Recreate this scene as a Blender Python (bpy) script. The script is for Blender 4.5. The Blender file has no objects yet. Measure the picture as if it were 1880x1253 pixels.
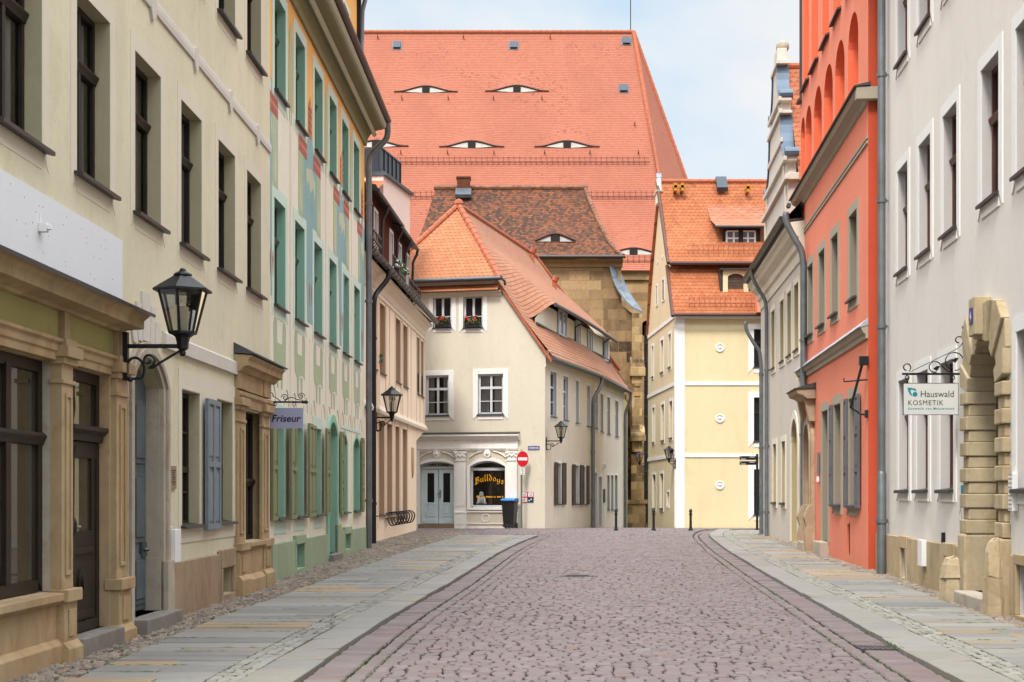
import bpy, bmesh, math, random
from mathutils import Vector, Matrix
random.seed(7)
PI = math.pi
R = math.radians
scene = bpy.context.scene
COL = scene.collection
FPX, CX, HY, EYE = 2700.0, 940.0, 905.0, 1.53      # focal length, centre column, horizon row, eye height

def lin(c):
    c /= 255.0
    return c / 12.92 if c <= 0.04045 else ((c + 0.055) / 1.055) ** 2.4

def C(r, g, b, k=0.86):
    return (lin(r) * k, lin(g) * k, lin(b) * k, 1.0)

def gz(y):
    """height of the paving"""
    return 0.005 * y if y < 52 else 0.26 - 0.02 * (y - 52)

def gp(px, py):
    """ground point seen at a photo pixel"""
    Y = 4131.0 / (py - 891.5)
    return ((px - CX) * Y / FPX, Y)

# ------------------------------------------------------------------ materials
class NT:
    def __init__(s, name):
        s.m = bpy.data.materials.new(name)
        s.m.use_nodes = True
        s.t = s.m.node_tree
        s.b = s.t.nodes['Principled BSDF']
        s.tc = s.t.nodes.new('ShaderNodeTexCoord')
    def n(s, ty, **kw):
        x = s.t.nodes.new('ShaderNode' + ty)
        for k, v in kw.items():
            setattr(x, k, v)
        return x
    def l(s, a, b):
        s.t.links.new(a, b)
    def put(s, sock, v):
        if hasattr(v, 'is_output'):
            s.l(v, sock)
        else:
            sock.default_value = v
    def math(s, op, a, b=0.0, c=None, clamp=False):
        x = s.n('Math', operation=op, use_clamp=clamp)
        s.put(x.inputs[0], a); s.put(x.inputs[1], b)
        if c is not None: s.put(x.inputs[2], c)
        return x.outputs[0]
    def mapping(s, src, scale=(1, 1, 1), rot=(0, 0, 0), loc=(0, 0, 0)):
        x = s.n('Mapping')
        s.l(src, x.inputs[0])
        x.inputs['Scale'].default_value = scale
        x.inputs['Rotation'].default_value = rot
        x.inputs['Location'].default_value = loc
        return x.outputs[0]
    def noise(s, vec, scale, detail=4.0, rough=0.55, dist=0.0):
        x = s.n('TexNoise')
        s.l(vec, x.inputs['Vector'])
        x.inputs['Scale'].default_value = scale
        x.inputs['Detail'].default_value = detail
        x.inputs['Roughness'].default_value = rough
        x.inputs['Distortion'].default_value = dist
        return x.outputs['Fac']
    def ramp(s, fac, pts):
        x = s.n('ValToRGB')
        s.l(fac, x.inputs[0])
        e = x.color_ramp.elements
        while len(e) < len(pts): e.new(0.5)
        for el, (p, c) in zip(e, pts):
            el.position = p
            el.color = c if not isinstance(c, (int, float)) else (c, c, c, 1)
        return x.outputs[0]
    def mix(s, fac, a, b, mode='MIX'):
        x = s.n('Mix', data_type='RGBA', blend_type=mode)
        s.put(x.inputs[0], fac); s.put(x.inputs[6], a); s.put(x.inputs[7], b)
        return x.outputs[2]
    def bump(s, h, strength=0.3, dist=0.02, prev=None):
        x = s.n('Bump')
        x.inputs['Strength'].default_value = strength
        x.inputs['Distance'].default_value = dist
        s.l(h, x.inputs['Height'])
        if prev is not None: s.l(prev, x.inputs['Normal'])
        s.l(x.outputs[0], s.b.inputs['Normal'])
        return x.outputs[0]
    def fin(s, col, rough=0.85, spec=0.3):
        s.put(s.b.inputs['Base Color'], col)
        s.put(s.b.inputs['Roughness'], rough)
        s.b.inputs['Specular IOR Level'].default_value = spec
        return s.m

def scale_c(c, k):
    return (min(1, c[0] * k), min(1, c[1] * k), min(1, c[2] * k), 1)

def plaster(name, c, var=0.10, streak=0.12, stain=None, bump=0.25, fine=55.0):
    t = NT(name)
    o = t.tc.outputs['Object']
    n1 = t.noise(t.mapping(o, (0.55, 0.55, 0.35)), 1.0, 5, 0.6)
    n2 = t.noise(t.mapping(o, (1.7, 1.7, 0.2)), 1.0, 7, 0.7, 0.6)
    n3 = t.noise(o, 9.0, 6, 0.65)
    col = t.mix(t.ramp(n1, [(0.3, 0), (0.7, 1)]), scale_c(c, 1 - var), scale_c(c, 1 + var * 0.5))
    st = stain or (c[0] * 0.62, c[1] * 0.58, c[2] * 0.5, 1)
    col = t.mix(t.math('MULTIPLY', t.ramp(n2, [(0.5, 0), (0.8, 1)]), streak * 1.5), col, st)
    col = t.mix(t.math('MULTIPLY', t.ramp(n3, [(0.45, 0), (0.8, 1)]), streak * 1.8), col, scale_c(c, 0.76))
    col = t.mix(t.math('MULTIPLY', t.ramp(t.noise(o, 38.0, 3, 0.7), [(0.4, 0), (0.7, 1)]), 0.16), col, scale_c(c, 0.7))
    n5 = t.noise(t.mapping(o, (0.9, 0.9, 0.55), loc=(3.1, 1.7, 0.4)), 1.6, 8, 0.72, 0.8)
    col = t.mix(t.math('MULTIPLY', t.ramp(n5, [(0.54, 0), (0.62, 1)]), streak * 0.9), col, st)
    h = t.math('ADD', t.noise(o, fine, 4, 0.6), t.math('MULTIPLY', n3, 0.8))
    t.bump(h, bump, 0.012)
    return t.fin(col, 0.9, 0.2)

def simple(name, c, rough=0.6, metal=0.0, var=0.12, scale=6.0, spec=0.4, bump=0.0):
    t = NT(name)
    o = t.tc.outputs['Object']
    n = t.noise(o, scale, 5, 0.6)
    col = t.mix(t.ramp(n, [(0.3, 0), (0.7, 1)]), scale_c(c, 1 - var), scale_c(c, 1 + var))
    t.b.inputs['Metallic'].default_value = metal
    if bump: t.bump(t.noise(o, scale * 8, 4, 0.6), bump, 0.01)
    return t.fin(col, t.math('ADD', t.math('MULTIPLY', n, 0.2), rough - 0.1), spec)

def sandstone(name, c, dark, amount=0.5, block=(0.9, 0.42), joints=True, bump=0.5):
    """worn stone; block courses run along x and z of the owner"""
    t = NT(name)
    o = t.tc.outputs['Object']
    sep = t.n('SeparateXYZ'); t.l(o, sep.inputs[0])
    cmb = t.n('CombineXYZ')
    t.l(t.math('ADD', sep.outputs[0], sep.outputs[1]), cmb.inputs[0]); t.l(sep.outputs[2], cmb.inputs[1])
    n1 = t.noise(t.mapping(o, (1, 1, 0.5)), 1.1, 6, 0.65)
    n2 = t.noise(o, 7, 6, 0.7)
    n4 = t.noise(t.mapping(o, (2.6, 2.6, 0.3)), 1.0, 5, 0.6)
    col = t.mix(t.ramp(n1, [(0.3, 0), (0.7, 1)]), scale_c(c, 0.8), scale_c(c, 1.1))
    h = n2
    if joints:
        br = t.n('TexBrick')
        t.l(cmb.outputs[0], br.inputs['Vector'])
        br.inputs['Color1'].default_value = (0, 0, 0, 1); br.inputs['Color2'].default_value = (1, 1, 1, 1)
        br.inputs['Mortar'].default_value = (0.5, 0.5, 0.5, 1)
        br.inputs['Scale'].default_value = 1.0
        br.inputs['Mortar Size'].default_value = 0.012
        br.inputs['Brick Width'].default_value = block[0]; br.inputs['Row Height'].default_value = block[1]
        br.offset = 0.43
        rnd = t.math('ADD', t.math('MULTIPLY', br.outputs['Color'], 0.55), t.math('MULTIPLY', n1, 0.75))
        col = t.mix(t.math('MULTIPLY', t.ramp(rnd, [(0.45, 0), (0.85, 1)]), amount), col, dark)
        col = t.mix(t.math('MULTIPLY', br.outputs['Fac'], 0.75), col, scale_c(c, 0.72))
        h = t.math('SUBTRACT', t.math('MULTIPLY', n2, 0.6), br.outputs['Fac'])
    else:
        col = t.mix(t.math('MULTIPLY', t.ramp(n4, [(0.45, 0), (0.75, 1)]), amount), col, dark)
    col = t.mix(t.math('MULTIPLY', t.ramp(n2, [(0.45, 0), (0.7, 1)]), 0.3), col, scale_c(dark, 1.2))
    n6 = t.noise(t.mapping(o, (1, 1, 0.7), loc=(5.2, 0.3, 1.9)), 2.1, 8, 0.75, 1.0)
    col = t.mix(t.math('MULTIPLY', t.ramp(n6, [(0.5, 0), (0.6, 1)]), 0.45), col, (c[0] * 0.62, c[1] * 0.5, c[2] * 0.38, 1))
    n7 = t.noise(t.mapping(o, (1, 1, 0.6), loc=(9.2, 4.3, 2.9)), 1.4, 7, 0.7, 0.7)
    col = t.mix(t.math('MULTIPLY', t.ramp(n7, [(0.5, 0), (0.62, 1)]), 0.4), col, (c[0] * 0.72, c[1] * 0.76, c[2] * 0.84, 1))
    t.bump(h, bump, 0.02)
    return t.fin(col, 0.92, 0.2)

def tiles(name, ca, cb, cd, dark=0.15, w=0.19, h=0.165, patch=0.35, joint=0.7, moss=None, scallop=0.38, edge=0.12):
    """courses of beaver-tail clay tiles laid out on the UV map (metres)"""
    t = NT(name)
    sep = t.n('SeparateXYZ'); t.l(t.tc.outputs['UV'], sep.inputs[0])
    uvn = t.noise(t.tc.outputs['UV'], 1.3, 3, 0.5)
    v = t.math('DIVIDE', t.math('ADD', sep.outputs[1], t.math('MULTIPLY', uvn, 0.05)), h)
    fl = t.math('FLOOR', v)
    fv = t.math('FRACT', v)
    u = t.math('ADD', t.math('DIVIDE', sep.outputs[0], w), t.math('MULTIPLY', t.math('MODULO', fl, 2.0), 0.5))
    fu = t.math('SUBTRACT', t.math('FRACT', u), 0.5)
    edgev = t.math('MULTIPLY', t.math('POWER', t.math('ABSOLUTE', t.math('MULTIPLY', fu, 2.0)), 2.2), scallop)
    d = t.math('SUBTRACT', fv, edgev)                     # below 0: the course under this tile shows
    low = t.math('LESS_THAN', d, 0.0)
    fl2 = t.math('SUBTRACT', fl, low)
    u2 = t.math('ADD', t.math('DIVIDE', sep.outputs[0], w), t.math('MULTIPLY', t.math('MODULO', fl2, 2.0), 0.5))
    cell = t.n('CombineXYZ'); t.l(t.math('FLOOR', u2), cell.inputs[0]); t.l(fl2, cell.inputs[1])
    wn = t.n('TexWhiteNoise', noise_dimensions='2D'); t.l(cell.outputs[0], wn.inputs['Vector'])
    rnd = wn.outputs['Value']
    big = t.noise(t.mapping(t.tc.outputs['UV'], (0.16, 0.3, 1)), 1.0, 5, 0.6)
    col = t.mix(rnd, ca, cb)
    dk = t.math('ADD', t.math('MULTIPLY', rnd, 1 - patch), t.math('MULTIPLY', big, patch))
    wn2 = t.n('TexWhiteNoise', noise_dimensions='2D')
    off = t.n('VectorMath', operation='ADD'); t.l(cell.outputs[0], off.inputs[0]); off.inputs[1].default_value = (37.2, 11.7, 0)
    t.l(off.outputs[0], wn2.inputs['Vector'])
    th = t.math('ADD', t.math('MULTIPLY', wn2.outputs['Value'], 1 - patch), t.math('MULTIPLY', t.ramp(big, [(0.32, 0), (0.68, 1)]), patch))
    col = t.mix(t.ramp(th, [(max(0, 1 - dark - 0.16), 0), (min(1, 1 - dark + 0.16), 1)]), col, cd)
    if moss:
        col = t.mix(t.math('MULTIPLY', t.ramp(t.noise(t.tc.outputs['UV'], 2.2, 6, 0.7), [(0.52, 0), (0.66, 1)]), 0.8), col, moss)
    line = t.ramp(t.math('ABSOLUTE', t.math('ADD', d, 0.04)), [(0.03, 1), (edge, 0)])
    col = t.mix(t.math('MULTIPLY', line, joint), col, (cd[0] * 0.35, cd[1] * 0.35, cd[2] * 0.35, 1))  # darkens the joint under each tile edge, with the lip's shadow painted in
    col = t.mix(t.math('MULTIPLY', t.noise(t.tc.outputs['UV'], 14, 4, 0.6), 0.25), col, scale_c(ca, 0.6))
    pt = t.noise(t.mapping(t.tc.outputs['UV'], (0.35, 0.22, 1)), 1.0, 7, 0.65, 0.5)
    col = t.mix(t.math('MULTIPLY', t.ramp(pt, [(0.45, 0), (0.68, 1)]), 0.4), col, (ca[0] * 0.62, ca[1] * 0.6, ca[2] * 0.62, 1))
    hh = t.math('SUBTRACT', t.math('SUBTRACT', 1.0, t.math('MULTIPLY', fv, 0.6)), t.math('MULTIPLY', line, 0.9))
    t.bump(hh, 0.6, 0.03)
    return t.fin(col, 0.8, 0.25)

def islands(name, pts, rough=0.75, noise_amt=0.25, nscale=9.0, bump=0.3, streak=None):
    """every separate stone of the mesh takes its own tint"""
    t = NT(name)
    g = t.n('NewGeometry')
    o = t.tc.outputs['Object']
    x = t.n('ValToRGB')
    t.l(g.outputs['Random Per Island'], x.inputs[0])
    e = x.color_ramp.elements
    while len(e) < len(pts): e.new(0.5)
    for el, (p, c) in zip(e, pts):
        el.position = p; el.color = c
    n = t.noise(o, nscale, 6, 0.65)
    n2 = t.noise(t.mapping(o, (0.5, 0.5, 0.5)), 1.0, 4, 0.6)
    col = t.mix(t.math('MULTIPLY', t.ramp(n, [(0.35, 0), (0.75, 1)]), noise_amt), x.outputs[0], t.mix(0.5, x.outputs[0], (0.05, 0.045, 0.04, 1)))
    col = t.mix(t.math('MULTIPLY', t.ramp(n2, [(0.4, 0), (0.7, 1)]), 0.25), col, t.mix(0.6, col, (0.09, 0.08, 0.06, 1)))
    t.bump(t.noise(o, nscale * 5, 5, 0.65), bump, 0.008)
    return t.fin(col, t.math('ADD', rough - 0.12, t.math('MULTIPLY', n, 0.25)), 0.35)

def glass_mat(name, c=(0.012, 0.013, 0.014, 1), see=0.0, rough=0.03):
    """window pane: a dark room behind a reflecting sheet, or (see > 0) a sheet one looks through"""
    t = NT(name)
    o = t.tc.outputs['Object']
    n = t.noise(o, 1.7, 3, 0.5)
    t.bump(t.noise(o, 0.9, 2, 0.5), 0.03, 0.05)
    t.fin(t.mix(n, scale_c(c, 0.5), scale_c(c, 1.8)), rough, 0.32)
    t.b.inputs['IOR'].default_value = 1.36
    if see:
        tr = t.n('BsdfTransparent'); tr.inputs[0].default_value = (see, see, see, 1)
        gl = t.n('BsdfGlossy'); gl.inputs['Roughness'].default_value = 0.03
        gl.inputs['Color'].default_value = (0.8, 0.8, 0.8, 1)
        fr = t.n('Fresnel'); fr.inputs[0].default_value = 1.45
        mx = t.n('MixShader')
        t.l(fr.outputs[0], mx.inputs[0]); t.l(tr.outputs[0], mx.inputs[1]); t.l(gl.outputs[0], mx.inputs[2])
        t.l(mx.outputs[0], t.t.nodes['Material Output'].inputs[0])
    return t.m

# ------------------------------------------------------------------ objects
def tag(o, label=None, cat=None, group=None, kind=None):
    if label: o['label'] = label
    if cat: o['category'] = cat
    if group: o['group'] = group
    if kind: o['kind'] = kind
    return o

class Fac:
    """a vertical plane: s runs along it, n outwards, z up"""
    def __init__(s, p0, d, sg, root=None):
        d = Vector((d[0], d[1])).normalized()
        s.p = Vector(p0); s.d = d; s.sg = sg
        s.o = Vector((-d.y, d.x)) * sg
        s.root = root
    def W(s, a, n, z):
        q = s.p + s.d * a + s.o * n
        return Vector((q.x, q.y, z))
    def s_(s, px, n=0.0):
        u = (px - CX) / FPX
        q = s.p + s.o * n
        # t*(u,1) = q + a*d
        a = (q.x - u * q.y) / (u * s.d.y - s.d.x)
        return a
    def Y(s, px, n=0.0):
        return (s.p + s.o * n + s.d * s.s_(px, n)).y
    def z_(s, px, py, n=0.0):
        return EYE + (HY - py) * s.Y(px, n) / FPX
    def sz(s, px, py, n=0.0):
        return s.s_(px, n), s.z_(px, py, n)

WORLD = Fac((0, 0), (1, 0), 1)      # s = x, n = y, z = z

def empty(name, x, y, z, rz=0.0):
    o = bpy.data.objects.new(name, None)
    o.empty_display_size = 0.3
    COL.objects.link(o)
    o.location = (x, y, z); o.rotation_euler = (0, 0, rz)
    return o

def root_for(name, F, label, cat, group=None):
    e = empty(name, F.p.x, F.p.y, 0.0, math.atan2(F.d.y, F.d.x))
    F.root = e
    return tag(e, label, cat, group)

def root_inv(o):
    m = Matrix.Identity(4)
    chain = []
    while o is not None:
        chain.append(o); o = o.parent
    for c in reversed(chain):
        m = m @ (Matrix.Translation(c.location) @ c.rotation_euler.to_matrix().to_4x4() @ Matrix.Diagonal((*c.scale, 1)))
    return m.inverted()

class MB:
    def __init__(s, F=WORLD):
        s.F = F; s.v = []; s.f = []; s.m = []; s.uv = []
    def P(s, a, n, z):
        s.v.append(s.F.W(a, n, z)); return len(s.v) - 1
    def face(s, idx, mi=0, uv=None):
        s.f.append(idx); s.m.append(mi); s.uv.append(uv)
    def poly(s, pts, mi=0, uv=None):
        s.face([s.P(*p) for p in pts], mi, uv)
    def box(s, a0, a1, n0, n1, z0, z1, mi=0):
        i = [s.P(a, n, z) for z in (z0, z1) for (a, n) in ((a0, n0), (a1, n0), (a1, n1), (a0, n1))]
        for q in ((0, 1, 2, 3), (4, 5, 6, 7), (0, 1, 5, 4), (1, 2, 6, 5), (2, 3, 7, 6), (3, 0, 4, 7)):
            s.face([i[k] for k in q], mi)
    def extr(s, pts, n0, n1, mi=0, caps=(True, True)):
        """polygon in (s,z) extruded over n"""
        a = [s.P(p[0], n0, p[1]) for p in pts]; b = [s.P(p[0], n1, p[1]) for p in pts]
        k = len(pts)
        for i in range(k):
            j = (i + 1) % k
            s.face([a[i], a[j], b[j], b[i]], mi)
        if caps[0]: s.face(a[::-1], mi)
        if caps[1]: s.face(b, mi)
    def prof(s, pts, a0, a1, mi=0):
        """polygon in (n,z) extruded over s"""
        a = [s.P(a0, p[0], p[1]) for p in pts]; b = [s.P(a1, p[0], p[1]) for p in pts]
        k = len(pts)
        for i in range(k):
            j = (i + 1) % k
            s.face([a[i], a[j], b[j], b[i]], mi)
        s.face(a[::-1], mi); s.face(b, mi)
    def ring(s, outer, inner, n0, n1, mi=0):
        """a flat band between two open outlines in (s,z), with thickness"""
        k = len(outer)
        O0 = [s.P(p[0], n0, p[1]) for p in outer]; O1 = [s.P(p[0], n1, p[1]) for p in outer]
        I0 = [s.P(p[0], n0, p[1]) for p in inner]; I1 = [s.P(p[0], n1, p[1]) for p in inner]
        for i in range(k - 1):
            s.face([O1[i], O1[i + 1], I1[i + 1], I1[i]], mi)
            s.face([O0[i + 1], O0[i], I0[i], I0[i + 1]], mi)
            s.face([O0[i], O0[i + 1], O1[i + 1], O1[i]], mi)
            s.face([I0[i + 1], I0[i], I1[i], I1[i + 1]], mi)
        for i in (0, k - 1):
            s.face([O0[i], O1[i], I1[i], I0[i]], mi)
    def tube(s, pts, r, seg=8, mi=0, cap=True):
        """round bar through points given as (s,n,z); r may be a list"""
        P = [s.F.W(*p) for p in pts]
        k = len(P)
        rr = r if isinstance(r, (list, tuple)) else [r] * k
        rings = []
        up = None
        for i in range(k):
            d = (P[min(i + 1, k - 1)] - P[max(i - 1, 0)])
            d = d.normalized() if d.length > 1e-9 else Vector((0, 0, 1))
            if up is None:
                up = Vector((0, 0, 1)) if abs(d.z) < 0.9 else Vector((1, 0, 0))
            x = d.cross(up)
            if x.length < 1e-6: x = d.cross(Vector((0.3, 1, 0.2)))
            x.normalize(); y = x.cross(d).normalized(); up = y
            ring = []
            for q in range(seg):
                a = 2 * PI * q / seg
                s.v.append(P[i] + x * math.cos(a) * rr[i] + y * math.sin(a) * rr[i]); ring.append(len(s.v) - 1)
            rings.append(ring)
        for i in range(k - 1):
            for q in range(seg):
                w = (q + 1) % seg
                s.face([rings[i][q], rings[i][w], rings[i + 1][w], rings[i + 1][q]], mi)
        if cap:
            s.face(rings[0][::-1], mi); s.face(rings[-1], mi)
    def lathe(s, a, n, prof, seg=16, mi=0, rot=0.0):
        """profile [(r,z)] turned about a vertical axis at (a,n)"""
        rings = []
        for (r, z) in prof:
            rings.append([s.P(a + r * math.cos(rot + 2 * PI * q / seg), n + r * math.sin(rot + 2 * PI * q / seg), z) for q in range(seg)])
        for i in range(len(rings) - 1):
            for q in range(seg):
                w = (q + 1) % seg
                s.face([rings[i][q], rings[i][w], rings[i + 1][w], rings[i + 1][q]], mi)
        s.face(rings[0][::-1], mi); s.face(rings[-1], mi)
    def ball(s, a, n, z, r, seg=10, mi=0, sq=(1, 1, 1)):
        k = max(4, seg // 2)
        rings = []
        for i in range(1, k):
            t = PI * i / k
            rings.append([s.P(a + sq[0] * r * math.sin(t) * math.cos(2 * PI * q / seg), n + sq[1] * r * math.sin(t) * math.sin(2 * PI * q / seg), z - sq[2] * r * math.cos(t)) for q in range(seg)])
        b = s.P(a, n, z - r * sq[2]); tp = s.P(a, n, z + r * sq[2])
        for i in range(len(rings) - 1):
            for q in range(seg):
                w = (q + 1) % seg
                s.face([rings[i][q], rings[i][w], rings[i + 1][w], rings[i + 1][q]], mi)
        for q in range(seg):
            w = (q + 1) % seg
            s.face([b, rings[0][w], rings[0][q]], mi); s.face([tp, rings[-1][q], rings[-1][w]], mi)
    def build(s, name, mats, parent=None, smooth=None, bevel=0.0, recalc=True):
        if not isinstance(mats, (list, tuple)): mats = [mats]
        me = bpy.data.meshes.new(name)
        if parent is not None:
            inv = root_inv(parent)
            vv = [tuple(inv @ p) for p in s.v]
        else:
            vv = [tuple(p) for p in s.v]
        me.from_pydata(vv, [], s.f)
        for m in mats: me.materials.append(m)
        if len(mats) > 1: me.polygons.foreach_set('material_index', s.m)
        if any(u is not None for u in s.uv):
            lay = me.uv_layers.new(name='UVMap')
            k = 0
            for fi, f in enumerate(s.f):
                u = s.uv[fi]
                for j in range(len(f)):
                    if u is not None: lay.data[k].uv = u[j]
                    k += 1
        if recalc:
            bm = bmesh.new(); bm.from_mesh(me)
            bmesh.ops.recalc_face_normals(bm, faces=bm.faces[:])
            bm.to_mesh(me); bm.free()
        if smooth:
            me.polygons.foreach_set('use_smooth', [True] * len(me.polygons))
            me.set_sharp_from_angle(angle=R(smooth))
        me.update()
        o = bpy.data.objects.new(name, me)
        COL.objects.link(o)
        if parent is not None: o.parent = parent
        if bevel:
            md = o.modifiers.new('bevel', 'BEVEL'); md.width = bevel; md.segments = 2; md.limit_method = 'ANGLE'; md.angle_limit = R(40)
            md.harden_normals = False
        return o

def solo(mb, name, mats, label, cat, group=None, kind=None, smooth=None, bevel=0.0):
    """a thing that is one mesh, its origin at its base"""
    xs = [p.x for p in mb.v]; ys = [p.y for p in mb.v]; zs = [p.z for p in mb.v]
    c = Vector(((min(xs) + max(xs)) / 2, (min(ys) + max(ys)) / 2, min(zs)))
    mb.v = [p - c for p in mb.v]
    o = mb.build(name, mats, None, smooth, bevel)
    o.location = c
    return tag(o, label, cat, group, kind)

def text_mesh(body, size, shear=0.0, bold=0.0, space=1.0, sx=1.0):
    """flat lettering in the xz plane, from (0,0), as a list of faces"""
    cu = bpy.data.curves.new('lettering', 'FONT')
    cu.body = body; cu.size = size; cu.shear = shear; cu.offset = bold; cu.space_character = space
    cu.resolution_u = 3
    ob = bpy.data.objects.new('lettering', cu)
    COL.objects.link(ob)
    dg = bpy.context.evaluated_depsgraph_get()
    me = bpy.data.meshes.new_from_object(ob.evaluated_get(dg))
    vs = [(v.co.x * sx, v.co.y) for v in me.vertices]
    fs = [list(p.vertices) for p in me.polygons]
    bpy.data.objects.remove(ob); bpy.data.curves.remove(cu); bpy.data.meshes.remove(me)
    return vs, fs

def put_text(mb, body, a, z, n, size=None, width=None, flip=1, mi=0, fn=None, **kw):
    vs, fs = text_mesh(body, size or 1.0, **kw)
    x0 = min(v[0] for v in vs); x1 = max(v[0] for v in vs)
    k = 1.0
    if width: k = width / (x1 - x0)
    if width and size: ky = 1.0
    else: ky = k
    base = len(mb.v)
    for (x, y) in vs:
        X, Z = a + flip * (x - x0) * k, z + y * ky
        if fn: X, Z = fn(X, Z)
        mb.P(X, n, Z)
    for f in fs: mb.face([base + i for i in f], mi)

# ------------------------------------------------------------------ openings
def arch_pts(s0, s1, zs, za, k=12):
    w = (s1 - s0) / 2; h = za - zs
    r = (w * w + h * h) / (2 * h); cz = za - r
    a0 = math.asin(min(1.0, w / r))
    if h > w: a0 = PI - a0
    return [((s0 + s1) / 2 + r * math.sin(-a0 + 2 * a0 * i / k), cz + r * math.cos(-a0 + 2 * a0 * i / k)) for i in range(k + 1)]

def outline(h, b=0.0, bot=None):
    """opening (s0,s1,z0,z1[,za]) as an outline from lower s0 over the top to lower s1, drawn in by b"""
    s0, s1, z0, z1 = h[:4]
    za = h[4] if len(h) > 4 else None
    zb = z0 + (b if bot is None else bot)
    if za:
        return [(s0 + b, zb)] + arch_pts(s0 + b, s1 - b, z1, za - b) + [(s1 - b, zb)]
    return [(s0 + b, zb), (s0 + b, z1 - b), (s1 - b, z1 - b), (s1 - b, zb)]

def wall(mb, s0, s1, z0, z1, holes, depth=0.18, n=0.0, mi=0, mr=0, back=None, split=None):
    """facade with real openings and reveals; back: how far the body of the house reaches inwards"""
    hs = []
    for h in holes:
        top = h[4] if len(h) > 4 and h[4] else h[3]
        hs.append((max(h[0], s0), min(h[1], s1), max(h[2], z0), min(top, z1)))
    S = sorted(set([s0, s1] + [x for h in hs for x in h[:2]])); Z = sorted(set([z0, z1] + [x for h in hs for x in h[2:]] + list(split[0] if split else [])))
    for j in range(len(Z) - 1):
        for i in range(len(S) - 1):
            cs, cz = (S[i] + S[i + 1]) / 2, (Z[j] + Z[j + 1]) / 2
            if any(h[0] < cs < h[1] and h[2] < cz < h[3] for h in hs): continue
            m = split[1](cs, cz) if split else mi
            mb.poly([(S[i], n, Z[j]), (S[i + 1], n, Z[j]), (S[i + 1], n, Z[j + 1]), (S[i], n, Z[j + 1])], m)
    for h, q in zip(holes, hs):
        dp = h[5] if len(h) > 5 and h[5] else depth
        ol = outline(h)
        if len(h) > 4 and h[4]:
            pts = ol[1:-1]; k = len(pts) // 2
            mb.poly([(q[0], n, q[3])] + [(p[0], n, p[1]) for p in pts[:k + 1][::-1]], mi)
            mb.poly([(q[1], n, q[3])] + [(p[0], n, p[1]) for p in pts[k:]], mi)
        m = len(ol)
        for i in range(m):
            a, b = ol[i], ol[(i + 1) % m]
            mb.poly([(a[0], n, a[1]), (b[0], n, b[1]), (b[0], n - dp, b[1]), (a[0], n - dp, a[1])], mr)
    if back:
        mb.poly([(s0, n, z0), (s0, n - back, z0), (s0, n - back, z1), (s0, n, z1)], mi)
        mb.poly([(s1, n, z0), (s1, n - back, z0), (s1, n - back, z1), (s1, n, z1)], mi)
        mb.poly([(s0, n - back, z0), (s1, n - back, z0), (s1, n - back, z1), (s0, n - back, z1)], mi)
        mb.poly([(s0, n, z1), (s1, n, z1), (s1, n - back, z1), (s0, n - back, z1)], mi)

def window(F, par, h, n=-0.15, fm=None, gm=None, mull=1, trans=(0.68,), bars=(), fw=0.07, sur=None, sill=None, heavy=False, name='window', curtain=None):
    """frame (the part) with pane, sill and surround as its sub-parts. h = (s0,s1,z0,z1[,za])"""
    s0, s1, z0, z1 = h[:4]
    za = h[4] if len(h) > 4 else None
    top = za or z1
    mb = MB(F)
    t = 0.05
    ol = outline(h); il = outline(h, fw)
    mb.ring(ol, il, n - t, n)
    mb.box(s0 + fw, s1 - fw, n - t, n, z0, z0 + fw)
    for i in range(mull):
        c = s0 + (s1 - s0) * (i + 1) / (mull + 1)
        mb.box(c - fw * 0.55, c + fw * 0.55, n - t + 0.004, n + 0.012, z0 + fw, top - fw * 0.8)
    for f in trans:
        c = z0 + (top - z0) * f
        if heavy:
            mb.prof([(n - t, c - 0.06), (n + 0.015, c - 0.05), (n + 0.025, c - 0.02), (n + 0.045, c + 0.02), (n + 0.045, c + 0.035), (n + 0.012, c + 0.06), (n - t, c + 0.06)], s0 + 0.01, s1 - 0.01)
        else:
            mb.box(s0 + fw, s1 - fw, n - t + 0.008, n + 0.018, c - fw * 0.6, c + fw * 0.6)
    for f in bars:
        c = z0 + (top - z0) * f
        mb.box(s0 + fw, s1 - fw, n - t + 0.02, n - 0.004, c - 0.014, c + 0.014)
    w = mb.build(name, fm, par)
    g = MB(F); il2 = outline(h, fw * 0.6)
    g.poly([(p[0], n - t * 0.6, p[1]) for p in il2])
    g.build('pane', gm, w)
    if curtain:
        cb = MB(F); k = 28; zt = top - fw; zb = z0 + fw + (top - z0) * curtain[1]
        for (x0, x1) in ((s0 + fw, s0 + (s1 - s0) * curtain[2]), (s1 - (s1 - s0) * curtain[2], s1 - fw)):
            pr = None
            for i in range(k + 1):
                x = x0 + (x1 - x0) * i / k
                d = n - t - 0.06 + 0.018 * math.sin(i * 1.35) + 0.01 * math.sin(i * 0.53)
                a, b = cb.P(x, d, zb), cb.P(x, d, zt)
                if pr: cb.face([pr[0], a, b, pr[1]])
                pr = (a, b)
        cb.build('curtain', curtain[0], w, smooth=60, recalc=False)
    if sur:
        wd, th, sm = sur[:3]
        sb = MB(F)
        so = outline((s0 - wd, s1 + wd, z0 - wd, z1 + wd if not za else z1, (za + wd) if za else None), 0)
        sb.ring(so, outline(h, 0, 0), 0.0, th)
        if not (len(sur) > 3 and sur[3] == 'nobase'):
            sb.box(s0, s1, 0.0, th, z0 - wd, z0 - 0.002)
        sb.build('surround', sm, w)
    if sill:
        sm, ov, out, th = sill
        lb = MB(F)
        lb.prof([(n, z0 - 0.004), (n, z0 + 0.03), (out, z0 + 0.0), (out, z0 - th), (out - 0.02, z0 - th), (0.012, z0 - 0.02)], s0 - ov, s1 + ov)
        lb.build('sill', sm, w)
    return w

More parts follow.
